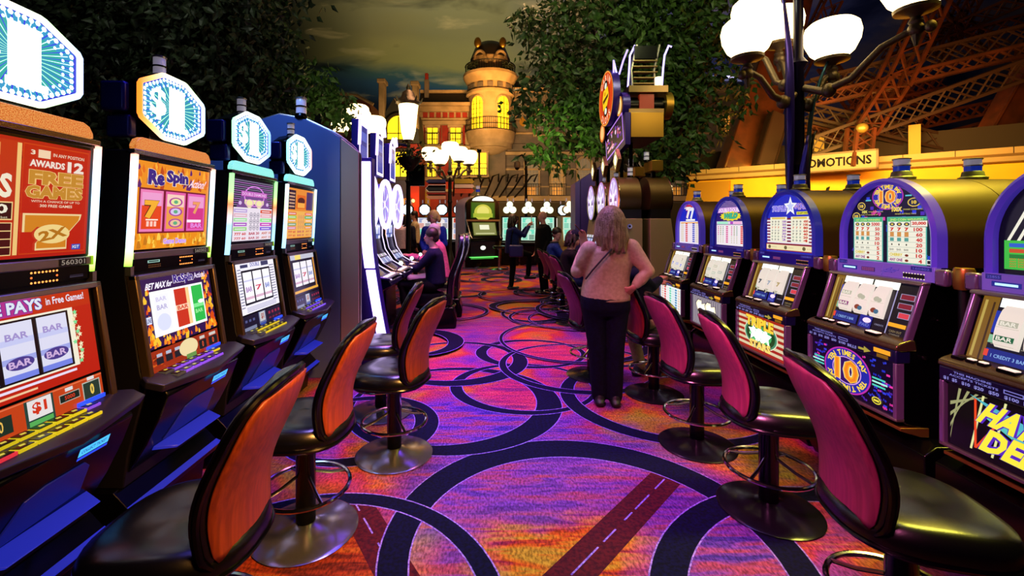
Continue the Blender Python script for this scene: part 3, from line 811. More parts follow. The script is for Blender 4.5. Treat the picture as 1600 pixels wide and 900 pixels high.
    # belly door: sign, recess with embossed oval mark, ledge
    bd = MB(); bd.prism([(-.04, .735), (-.135, .725), (-.15, .70), (-.11, .60), (-.05, .48), (.0, .40), (.03, .36)], -h + .01, h - .01, 'x', BLACK)
    bo = bd.build('belly_door', t, bev=.006)
    a = Art(.12, .030); a.rect(0, 0, 1, 1, ('48b8ff', 1.3)); a.text('COLLECT TICKET', .08, .3, .92, .7, '0a2050', .02); a.rect(0, -.45, 1, -.12, ('2a50ff', 1.0))
    a.build('ticket_sign', bo, smooth=False, loc=(.03, -.152, .655), rot=(R(20), 0, 0))
    rc = MB()
    def slope(z): return -.11 + (.60 - z) * .5
    out = [(-.10, .585), (-.04, .605), (.10, .605), (.13, .58), (.15, .47), (-.15, .45)]
    rc.add([(x, slope(z) - .006, z) for x, z in out] + [(x, slope(z) + .01, z) for x, z in out], [list(range(6)), [6 + i for i in range(6)][::-1]] + [(i, (i + 1) % 6, 6 + (i + 1) % 6, 6 + i) for i in range(6)], BLUE_LOW)
    ro = rc.build('recess_plate', bo, bev=.004)
    a = Art(.14, .09); a.ring(.5, .5, .46, .42, .12, mat('blue_emboss', '3040d0', .3, emit='3a4cff', es=.4)); a.text('IGT', .24, .28, .76, .72, mat('blue_emboss', '3040d0', .3), .05)  # same reflected light put into the mark's colour and glow
    a.build('embossed_mark', ro, smooth=False, loc=(-.07, slope(.49) - .010, .485), rot=(R(-26), 0, 0))
    lg = MB(); lg.add([(-.20, -.030, .445), (.20, -.030, .445), (.16, -.12, .43), (-.16, -.12, .43), (-.20, -.02, .425), (.20, -.02, .425), (.15, -.10, .415), (-.15, -.10, .415)], [(0, 1, 2, 3), (7, 6, 5, 4), (0, 4, 5, 1), (1, 5, 6, 2), (2, 6, 7, 3), (3, 7, 4, 0)], mat('blue_lit_ledge', '2430c0', .25))
    lg.build('ticket_ledge', bo, bev=.003)
    # speckled light bar and octagonal sign
    gl = MB(); pts = [(-h + .02, 1.782), (h - .02, 1.782), (h - .02, 1.80), (h - .035, 1.826), (h - .06, 1.838), (-h + .06, 1.838), (-h + .035, 1.826), (-h + .02, 1.80)]
    gl.prism(pts, .0, .03, 'y', glitter); gl.build('speckled_light_bar', t, bev=.003)
    nk = MB(); nk.box(-.12, .12, .05, .14, 1.77, 1.90, BLACK); nk.build('sign_neck', t)
    hs = MB(); o1 = octagon(.0, 2.015, .452, .315); o2 = octagon(.0, 2.015, .40, .28)
    hs.loft([[(x, .022, z) for x, z in o1], [(x, .06, z) for x, z in o1], [(x, .16, z) for x, z in o2]], BLACK); hso = hs.build('sign_housing', t, bev=.004)
    sb = MB(); sb.box(-.255, -.19, .06, .17, 1.955, 2.085, mat('blue_side_box', '20247a', .3, .4)); sb.box(-.235, -.19, .05, .16, 1.84, 1.94, mat('blue_side_box', '20247a', .3, .4)); sb.build('side_box', hso, bev=.012)
    nt_ = MB(); pp = octagon(.0, 2.015, .440, .303); pts = []
    for i in range(8):
        A, B = Vector((pp[i][0], 0, pp[i][1])), Vector((pp[(i + 1) % 8][0], 0, pp[(i + 1) % 8][1]))
        for q in (.06, .35, .65, .94): pts.append(A.lerp(B, q) + Vector((0, .016, 0)))
    nt_.tube(pts, .0115, 8, SIGN_LED[led.name], closed=True); nt_.build('sign_light_tube', hso)
    art_obj('sign_face', 'topper', art_topper, hso, (-.21, .018, 1.87))
    candle(hso, 0, .09, 2.168)
    return t
SIGN_LED = {}
ARTS = {'m1': (art_m1_top, art_m1_low, art_m1_strip), 'm2': (art_m2_top, art_m2_low, art_m2_strip),
        'm3': (lambda: art_m3_top(0), lambda: art_m3_low(0), art_m3_strip), 'm4': (lambda: art_m3_top(1), lambda: art_m3_low(1), art_m3_strip)}
GLA = mat('lit_amber_speckle', 'c85c18', .3, emit='e07028', es=.8, noise=('ffb058', 260, 3), sample=False)
GLC = mat('lit_cyan_speckle', '60d8c8', .3, emit='60e0d0', es=1.0, noise=('b0fff0', 220, 2), sample=False)
SIGN_LED['led_strip_white_blue_green'] = ramp_glow('sign_tube_warm_to_blue', [(.0, 'ff7a20'), (.15, 'ffb060'), (.5, 'f8ffe0'), (.8, 'd0ffb8'), (1., 'b0c8ff')], 2.2, 'X', -.23, .23, sample=True)
SIGN_LED['led_strip_green_red_blue'] = ramp_glow('sign_tube_cyan_to_blue', [(.0, 'a0ffb8'), (.3, 'f0fff0'), (.7, 'd8f8ff'), (1., '70a0ff')], 2.2, 'X', -.23, .23, sample=True)
SIGN_LED['led_strip_pale_green'] = ramp_glow('sign_tube_red_to_cyan', [(.0, '90e0ff'), (.5, 'e8fff0'), (.85, 'e0f8ff'), (1., 'ff9080')], 2.2, 'X', -.23, .23, sample=True)
YK, PK, RK = 'c8c820', '7a50f0', 'd83848'
LPITCH = .736
def ly(i): return 2.226 + (i - 1) * LPITCH
left_machine((-1.55, ly(0), 0), 'nearest left row slot machine, red screen reading FREE GAMES, number plate 560301', 'm1', LED_A(), GLA, '560301', [RK, YK, YK, YK, YK, YK, PK])
left_machine((-1.55, ly(1), 0), 'slot machine with fiery orange screen and purple lettering, second from front on the left', 'm2', LED_A(), GLA, '560302', ['404038', PK, PK, PK, PK, PK, YK])
left_machine((-1.55, ly(2), 0), 'slot machine with white reels and heart shaped pay table, third on the left', 'm3', LED_B(), GLC, '560303', ['404048', YK, YK, YK, YK, YK, '505068'])
left_machine((-1.55, ly(3), 0), 'farthest slot machine of the left row, orange pay table, by the curved partition', 'm4', LED_C(), GLC, '560304', ['606048', PK, PK, PK, PK, PK, '808050'])
# ------------------------------------------------------------------ round topped reel machines of the right row
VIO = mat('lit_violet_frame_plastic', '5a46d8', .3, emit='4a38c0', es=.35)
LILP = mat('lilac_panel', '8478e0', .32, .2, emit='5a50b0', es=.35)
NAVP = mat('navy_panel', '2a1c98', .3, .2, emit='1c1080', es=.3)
BARREL = mat('bronze_brown_barrel', '5a4622', .4, .6, bump=(400, .06))
LIT_CHROME = mat('pink_tinted_chrome', '9080a8', .22, .7)  # chrome with the lilac light on it put into the colour
WR = .305
def arch_uv(n=28, k=1.0):
    """arch outline in art units 0..1 (w=.61, h=.46)"""
    pts = [(.5 - .5 * k, .0 + .5 * (1 - k)), (.5 + .5 * k, .0 + .5 * (1 - k))]
    for i in range(n + 1):
        t = pi * i / n
        pts.append((.5 + .5 * k * cos(t), .30 + (.70 - (1 - k) * .6) * sin(t) ** .9 if 0 < i < n else .30))
    return pts
def arch_xz(k=0.0, n=28):
    """arch outline in metres shrunk by k"""
    w = WR - k
    pts = [(-w, 1.235), (w, 1.235)]
    for i in range(n + 1):
        t = pi * i / n
        pts.append((w * cos(t), 1.38 + (.322 - k) * sin(t)))
    return pts
def arch_bg(a, cols):
    """dark backing cut to the arch inside the violet frame"""
    k = .035; w = WR - k
    pts = [((x + WR) / (2 * WR), (z - 1.235) / .47) for x, z in arch_xz(k)]
    a.poly(pts, cols)
def paytable(a, u0, v0, u1, v1, rows, head, body='f8f4e0', big='d02828'):
    a.rect(u0 - .01, v0 - .01, u1 + .01, v1 + .01, '58b8a8'); a.rect(u0, v0, u1, v1, body)
    hh = (v1 - v0) * .09; a.rect(u0, v1 - hh, u1, v1, '48b878'); a.text(head, u0 + .02, v1 - hh * .8, u1 - .02, v1 - hh * .2, 'd8f080', .02)
    n = len(rows); rh = (v1 - v0 - hh) / n
    for i, (kind, val) in enumerate(rows):
        y = v1 - hh - (i + 1) * rh
        a.rect(u0, y, u1, y + .003, '90a8a0'); a.k -= 1
        W_ = u1 - u0
        for j in range(3):
            c = u0 + W_ * (.12 + .2 * j); yc = y + rh / 2
            if kind == 'o': a.ell(c, yc, W_ * .075, rh * .36, '182040', 12); a.ell(c, yc, W_ * .04, rh * .2, 'e8c850', 8)
            elif kind == '7': a.text('7', c - W_ * .055, y + rh * .15, c + W_ * .055, y + rh * .85, 'd82820', .06)
            elif kind == '7b': a.text('7', c - W_ * .045, y + rh * .15, c + W_ * .045, y + rh * .85, '202028', .06)
            elif kind == 'or': a.rect(c - W_ * .055, y + rh * .06, c + W_ * .055, y + rh * .98, 'd8924a')
            elif kind == 'gr': a.rect(c - W_ * .055, y + rh * .15, c + W_ * .055, y + rh * .85, '58a098')
            elif kind == 'bar': a.text('BAR', c - W_ * .06, y + rh * .3, c + W_ * .06, y + rh * .7, '808078', .02)
            elif kind == 'ch': a.ell(c, yc, W_ * .02, rh * .2, '303028', 8)
        if kind == 'chr': a.text('CHERRY', u0 + W_ * .06, y + rh * .2, u0 + W_ * .42, y + rh * .8, 'e0c840', .05); a.ell(u0 + W_ * .53, y + rh * .45, W_ * .05, rh * .25, '803020', 10)
        if kind == 'any': a.text('ANY ONE', u0 + W_ * .06, y + rh * .2, u0 + W_ * .42, y + rh * .8, '982888', .04); a.ell(u0 + W_ * .53, y + rh * .45, W_ * .05, rh * .25, '803020', 10)
        a.text(val, u1 - W_ * (.10 + .065 * len(val)), y + rh * .14, u1 - W_ * .07, y + rh * .86, big, .04)
def ten_logo(a, u, v, ru, rv, s):
    a.ell(u, v, ru, rv, 'c030b0', 40); a.ell(u, v, ru * .94, rv * .94, '2028a8', 40); a.ell(u, v, ru * .62, rv * .60, 'd8a0f0', 32); a.ell(u, v, ru * .58, rv * .56, '301060', 32)
    a.arc_text('TEN TIMES PAY', u, v, ru * .78, rv * .77, pi / 2, 2.6, s, 'ffd840', .04)
    a.arc_text('TEN TIMES PAY', u, v, ru * .78, rv * .77, -pi / 2, 2.6, s, 'ffd840', .04)
    a.text('10', u - ru * .52, v - rv * .50, u + ru * .52, v + rv * .50, 'ffb020', .05, out='fff0c0', outw=.025)
    a.text('10', u - ru * .46, v - rv * .44, u + ru * .46, v + rv * .44, 'f88820', .0)
def confetti(a, n, seed, inside):
    rnd = random.Random(seed); i = 0
    while i < n:
        u, v = rnd.random(), rnd.random()
        if not inside(u, v): continue
        c = ('2030c8', 'e838a8', '3040e0', '5028b8')[i % 4]
        if i % 3: a.text('10', u - .018, v - .022, u + .018, v + .022, c, .06, rot=rnd.uniform(-.5, .5))
        else: a.rect(u - .018, v - .02, u + .018, v + .02, c)
        a.k -= 1; i += 1
    a.k += 1
def in_arch(u, v): return .08 < u < .92 and v > .02 and ((u - .5) / .42) ** 2 + (max(0, v - .3) / .6) ** 2 < .9

def top_r4():
    a = Art(.61, .47); a.gain = .95; arch_bg(a, '0a0828'); confetti(a, 60, 3, in_arch)
    ten_logo(a, .5, .78, .16, .155, .030)
    for u, v in ((.22, .68), (.16, .555), (.76, .70)): a.ell(u, v, .045 if u < .7 else .06, .05, 'e8c850', 20); a.ell(u, v, .037 if u < .7 else .05, .04, '182040', 20); a.text('10', u - .022, v - .02, u + .022, v + .02, 'f8d040', .05)
    a.rect(.27, .74, .33, .755, '60d0e0'); a.rect(.68, .77, .74, .785, '60d0e0')
    a.text('10X', .23, .59, .29, .625, 'f0e870', .05); a.text('WINNER COMBINATION', .30, .60, .46, .612, 'e8d860', 0); a.text('WHEN HITTING A COIN', .21, .565, .40, .577, 'e8d860', 0); a.text('100X', .55, .60, .65, .655, 'ffe060', .05); a.text('WINNER COMBINATION', .66, .615, .85, .63, 'e8d860', 0); a.text('WHEN HITTING TWO', .58, .565, .78, .58, 'e8d860', 0)
    rows = lambda v: list(zip(('o', '7', 'or', 'gr', 'ch', 'bar', 'chr', 'any'), v))
    paytable(a, .14, .02, .45, .53, rows(('5000', '50', '30', '20', '10', '5', '5', '2')), '1ST COIN WINNERS')
    paytable(a, .52, .02, .87, .53, rows(('', '100', '60', '40', '20', '10', '10', '4')), '2ND COIN WINNERS')
    a.rect(.74, .425, .895, .50, '302020'); a.rect(.745, .43, .89, .495, 'f8f0e0'); a.text('20,000', .755, .442, .88, .483, 'd82820', .05)
    a.rect(.885, .02, .93, .075, 'f0f0f0'); a.rect(.89, .03, .925, .065, '202028')
    return a
def top_r5():
    a = Art(.61, .47); a.gain = .95; arch_bg(a, '08060a')
    for i, c in enumerate(('f8f4e0', 'f8f4e0', 'ffffff', 'f8f4e0')):
        u = .16 + i * .06; a.poly([(u - .06 + i * .0, .30), (u + .14, .82), (u + .165, .82), (u - .04, .30)], c)
    for (p, q) in (((.22, .68), (.22, .30)), ((.22, .68), (.40, .62)), ((.40, .62), (.46, .78)), ((.46, .78), (.55, .62)), ((.55, .62), (.72, .70))):
        a.poly([(p[0] - .006, p[1] - .006), (q[0] - .006, q[1] - .006), (q[0] + .006, q[1] + .006), (p[0] + .006, p[1] + .006)], 'e03020')
    a.text('HAYWIRE', .32, .74, .78, .90, 'ffe040', .06, shear=.3, out='6020a0')
    a.rect(.09, .05, .235, .31, '40c040')
    for i, c in enumerate(('3060d0', 'd05020', '208030')):
        a.rect(.12, .25 - i * .05, .21, .285 - i * .05, c); a.k -= 1
    for i in range(4): a.text('ANY BAR', .12, .07 + i * .022, .21, .085 + i * .022, 'e04020', 0)
    a.rect(.26, .49, .88, .59, '3088e0'); a.text('1ST COIN', .28, .505, .55, .575, 'ffffff', .05); a.text('2ND COIN', .60, .505, .86, .575, 'ffffff', .05)
    a.rect(.25, .05, .88, .48, 'f8f4e4')
    rows = (('o', '500'), ('7', '150'), ('bl', '80'), ('or', '40'), ('x', '25'), ('y', '10'), ('any', '5'))
    for i, (k, v) in enumerate(rows):
        y = .42 - i * .06
        a.rect(.25, y - .004, .88, y, 'a0a898')
        for j, u in enumerate((.30, .60)):
            if k == 'o': a.ell(u, y + .03, .045, .026, 'e03828', 16); a.text('Wild', u - .03, y + .018, u + .03, y + .042, 'ffe040', .05)
            elif k == '7': a.text('7 7', u - .04, y + .006, u + .06, y + .056, 'e02820', .08)
            elif k == 'bl': a.rect(u - .035, y + .008, u + .035, y + .052, '3878d8')
            elif k == 'or': a.rect(u - .035, y + .008, u + .035, y + .052, 'e08838')
            elif k == 'any': a.text('ANY', u - .03, y + .016, u + .03, y + .044, '30a040', .03, shear=.3)
            else: a.text('BAR', u - .03, y + .02, u + .03, y + .04, '208030' if k == 'x' else 'b0b0a8', .03)
            a.text(v, u + .14, y + .012, u + .22, y + .05, 'c82828', .04)
    return a
def top_r3():
    a = Art(.61, .47); a.gain = .95; arch_bg(a, '2430b8')
    for i in range(10):
        y = .05 + i * .05
        a.rect(.08, y, .92, y + .025, 'f0e8f0'); a.rect(.08, y + .025, .92, y + .05, '80203c')
    a.poly([(.08, .56), (.92, .56), (.90, .64), (.80, .82), (.64, .92), (.36, .92), (.2, .82), (.10, .64)], '2a30c0')
    a.text('TRIPLE', .18, .66, .46, .75, '9080f0', .06, shear=.3, out='f0e8ff'); a.text('STARS', .60, .68, .84, .77, '9080f0', .06, shear=-.2, out='ffc0b0'); a.star(.53, .73, .12, 'ffffff'); a.star(.53, .73, .07, 'c8d0ff')
    a.rect(.64, .60, .86, .645, 'e8e040'); a.text('IS LEFT HIGH', .66, .61, .84, .635, '404020', .03)
    for u0, u1 in ((.15, .47), (.55, .85)):
        a.rect(u0, .17, u1, .57, 'f8f4dc')
        a.rect(u0 + .03, .535, u1 - .03, .565, 'e8c860')
        for r in range(7):
            y = .48 - r * .048
            for j in range(3): a.text('7' if r in (1, 2, 4) else 'o', u0 + .03 + j * .06, y, u0 + .06 + j * .06, y + .03, ('707070', '404860', 'd84030', 'a0a0a0', '202028', '90a090', '808080')[r], .04)
            a.text(('4000', '100', '80', '60', '40', '20', '4')[r] if u0 > .5 else ('1000', '50', '40', '30', '20', '10', '2')[r], u1 - .085, y - .003, u1 - .01, y + .035, 'd03828' if u0 > .5 else 'a070c0', .05)
    a.rect(.08, .03, .92, .14, '902038'); a.rect(.09, .045, .91, .125, 'f8e8b8')
    for u in (.15, .46, .78): a.ell(u, .085, .028, .03, '706040', 14); a.text('pays with any', u + .05, .075, u + .14, .095, '907850', 0)
    return a
def top_r2():
    a = Art(.61, .47); a.gain = .95; arch_bg(a, '301c70')
    for i in range(5): a.rect(.2, .78 + i * .028, .8, .79 + i * .028, 'b898d8')
    a.rect(.14, .68, .86, .78, 'c888d8'); a.text('DOUBLE DOUBLE', .18, .69, .82, .77, 'ffe8ff', .04)
    p = []
    for i in range(28):
        r = .22 if i % 2 else .27; t = 2 * pi * i / 28; p.append((.52 + r * cos(t) * 1.15, .61 + r * .36 * sin(t)))
    a.poly(p, 'f0e030'); a.text('WILD', .32, .56, .72, .67, '38b890', .08, shear=.4, out='184858')
    a.rect(.12, .45, .88, .51, 'e8d0f0'); a.rect(.14, .455, .46, .505, 'a8f0d0'); a.rect(.52, .455, .60, .505, 'b040c0'); a.rect(.62, .455, .82, .505, 'f8b8e0')
    a.rect(.12, .04, .89, .44, 'f8eef4')
    for u0, u1 in ((.13, .48), (.52, .88)):
        for r in range(9):
            y = .39 - r * .038
            for j in range(3): a.rect(u0 + .03 + j * .07, y, u0 + .06 + j * .07, y + .024, ('e070a0', 'a0a070', '90b0a0')[j] if r < 5 else 'd8d0b8'); a.k -= 1
            a.rect(u1 - .08, y, u1 - .02, y + .028, 'e84848' if u0 > .5 else 'e060a0')
    return a
def top_r1():
    a = Art(.61, .47); a.gain = .95; arch_bg(a, 'f0e8f8')
    a.poly([(.08, .52), (.92, .52), (.90, .66), (.80, .82), (.70, .82), (.30, .82), (.20, .82), (.10, .66)], '1c28c0'); a.poly([(.30, .84), (.70, .84), (.62, .91), (.38, .91)], 'c02838')
    a.text('7', .34, .58, .54, .86, 'f8f0f0', .07, out='c03040'); a.text('7', .50, .56, .68, .84, 'f0f0ff', .07, out='4060d0'); a.rect(.34, .53, .70, .57, 'ffffff')
    for u0, c in ((.12, 'e8d8b8'), (.32, 'e04040'), (.44, 'f8e8f0'), (.60, '3848c0'), (.72, 'e8d8c0')):
        for r in range(10): a.rect(u0, .04 + r * .045, u0 + (.09 if u0 in (.32, .60) else .13), .07 + r * .045, c); a.k -= 1
    a.rect(.12, .475, .88, .50, 'f0a850')
    return a
def belly_r4():
    a = Art(.56, .265, .0002); a.gain = 1.0; a.rect(0, 0, 1, 1, '080420')
    confetti(a, 70, 9, lambda u, v: .03 < u < .97 and .06 < v < .94 and ((u - .47) / .33) ** 2 + ((v - .5) / .5) ** 2 > 1)
    for k in (-1, 1):
        for j in range(3): a.rect(.47 + k * .30, .42 + j * .07, .47 + k * (.44 + .02 * (j == 1)), .455 + j * .07, ('50d0c0', 'a8f8e8', '50d0c0')[j])
    ten_logo(a, .47, .5, .29, .47, .040)
    a.ell(.82, .15, .05, .07, 'f0e040', 16); a.ell(.82, .15, .04, .05, '101020', 16); a.rect(.79, .13, .85, .17, 'f0e040')
    return a
def belly_r5():
    a = Art(.56, .265, .0002); a.rect(0, 0, 1, 1, '060408')
    for i in range(4): a.poly([(.02, .10 + i * .18), (.02 + .10 * (i + 1) * .6, .95), (.04 + .10 * (i + 1) * .6, .95), (.02, .16 + i * .18)], 'a0a070')
    for u in (.16, .30): a.poly([(u, .08), (u + .015, .08), (u + .10, .96), (u + .085, .96)], 'e8e8a0')
    a.poly([(.16, .92), (.60, .70), (.95, .78), (.55, .55)], '50b8c8'); a.poly([(.25, .66), (.70, .60), (.60, .30)], '58c8c0'); a.poly([(.70, .40), (.98, .50), (.85, .18)], '50b0d0')
    for p, q in (((.20, .88), (.20, .12)), ((.20, .12), (.34, .60)), ((.62, .70), (.70, .30)), ((.54, .2), (.66, .66))):
        a.poly([(p[0] - .008, p[1]), (p[0] + .008, p[1]), (q[0] + .008, q[1]), (q[0] - .008, q[1])], 'f04820')
    a.text('HAYWIRE', .25, .50, .97, .86, 'fff040', .05, rot=-.05, shear=.25, out='5a28c0', outw=.06)
    a.text('DELUXE', .26, .10, .95, .48, 'fff040', .05, rot=-.03, shear=.2, out='5a28c0', outw=.06)
    return a
def belly_r3():
    a = Art(.56, .265, .0002); a.gain = 1.0
    for i in range(13): a.rect(0, i / 13, 1, (i + 1) / 13, 'a82818' if i % 2 == 0 else 'e0d0a8'); a.k -= 1
    a.k += 1
    a.ell(.50, .5, .36, .40, 'f0f0d0', 40); a.ell(.50, .5, .345, .38, '40906a', 40); a.ell(.50, .5, .31, .34, '184820', 40); a.ell(.5, .5, .24, .25, ('40b060', 1), 30)
    for u, v, r in ((.36, .52, .13), (.62, .48, .13), (.49, .5, .17)): a.star(u, v, r, ('f0fff8', 1.8))
    rnd = random.Random(4)
    for i in range(14): a.star(.5 + rnd.uniform(-.26, .26), .5 + rnd.uniform(-.26, .26), .02, ('b0ffb0', 1.2)); a.k -= 1
    a.text('TRIPLE', .18, .66, .78, .95, 'ffd840', .06, out='a03010', rot=-.03); a.text('STARS', .26, .08, .72, .30, 'ffe070', .06, out='a03010')
    return a
def belly_r2():
    a = Art(.56, .265, .0002); a.rect(0, 0, 1, 1, '8a8290')
    for i in range(28): a.rect(.02 + i * .035, .05, .03 + i * .035, .95, 'c8c0b8' if i % 2 else '605868'); a.k -= 1
    a.k += 1
    for k, u in enumerate((.30, .62)):
        for s, c in ((1.12, '504858'), (1.0, ('fff4d0', 1.2)), (.7, ('ffffff', 1.5))):
            a.poly([(u - .17 * s, .62 + .1 * s), (u - .10 * s, .60 + .26 * s), (u + .02 * s, .60 + .26 * s), (u + .02, .60 + .14 * s), (u + .15 * s, .60 + .2 * s), (u + .18 * s, .58), (u, .55 - .45 * s)], c)
    return a
def belly_r1():
    a = Art(.56, .265, .0002); a.rect(0, 0, 1, 1, 'f0f8f8')
    for j, c in enumerate(('f0c0b0', 'e84040', 'f8e8e8', '68d8b0', 'd8e8f0', '4890c0', 'f0d0c0')):
        for r in range(9): a.rect(.05 + j * .13, .06 + r * .1, .14 + j * .13, .13 + r * .1, c); a.k -= 1
    return a
def door_art(k):
    a = Art(.53, .285, .0002); a.gain = .9
    a.rect(0, 0, 1, 1, '0a0a18'); a.rect(.0, .0, .12, 1, ('a87820', .6)); a.rect(.02, .05, .04, .92, ('e8c860', .7)); a.rect(.08, .02, .095, .9, ('5a3a10', .6))
    a.rect(.13, .84, .49, .98, ('fffff0', 1.6)); a.rect(.51, .84, .80, .98, ('fffff0', 1.5))
    a.rect(.80, .0, 1, 1, '080614'); a.rect(.785, .02, .797, .84, 'b0a8d8')
    for i in range(3): a.rect(.84 + .03 * (i == 2), .68 - i * .17, .99, .79 - i * .17, 'a8a0c8'); a.rect(.848 + .03 * (i == 2), .69 - i * .17, .982, .78 - i * .17, '8a1830' if i < 2 else 'e84050')
    a.rect(.80, .17, .985, .24, ('ffa820', 1.2)); a.text('CASH OUT', .83, .07, .96, .11, 'b09868', 0); a.text('CHANGE', .84, .02, .95, .05, 'a0907a', 0)
    a.rect(.13, .04, .44, .22, '1a2a88'); a.text('1 CREDIT 3 BAR', .17, .10, .40, .15, '9ac8ff', .01); a.rect(.47, .02, .62, .26, '1c2498'); a.ell(.56, .17, .05, .05, ('f8d8ff', 1.3)); a.text('PAID', .49, .05, .60, .11, '8090f0', 0)
    a.rect(.64, .04, .78, .20, '0c0c20'); a.text('CREDITS', .66, .12, .76, .15, 'a8a8c8', 0)
    a.rect(.125, .45, .16, .78, '2038b0'); a.rect(.125, .3, .17, .42, '90c8a0'); a.rect(.12, .1, .15, .2, 'f04830')
    return a
SYMS = {'r4': (('BAR', '8a2878', .35), ('*', '8a3a28', .3), ('*', '8a3a28', .3)), 'r5': (('BAR', '186038', .3), ('BAR', 'b87830', .7), ('7', 'd02828', .4)),
        'r3': (('7', '404858', .5), ('7', 'a0a8b8', .5), ('7', 'b8a070', .5)), 'r2': (('BAR', '90a8a0', .6), ('BAR', 'b0c0b0', .4), ('BAR', '98a8a0', .5)), 'r1': (('7', '7080e0', .5), ('BAR', '8898e8', .5), ('7', '7888e8', .4))}
TOPS = {'r1': top_r1, 'r2': top_r2, 'r3': top_r3, 'r4': top_r4, 'r5': top_r5}
BELL = {'r1': belly_r1, 'r2': belly_r2, 'r3': belly_r3, 'r4': belly_r4, 'r5': belly_r5}
REELW = mat('lit_reel_strip', '787874', .4, emit='fffae8', es=.72, sample=True)
DECKG = mat('gold_grey_deck', '6a6040', .25, .8)

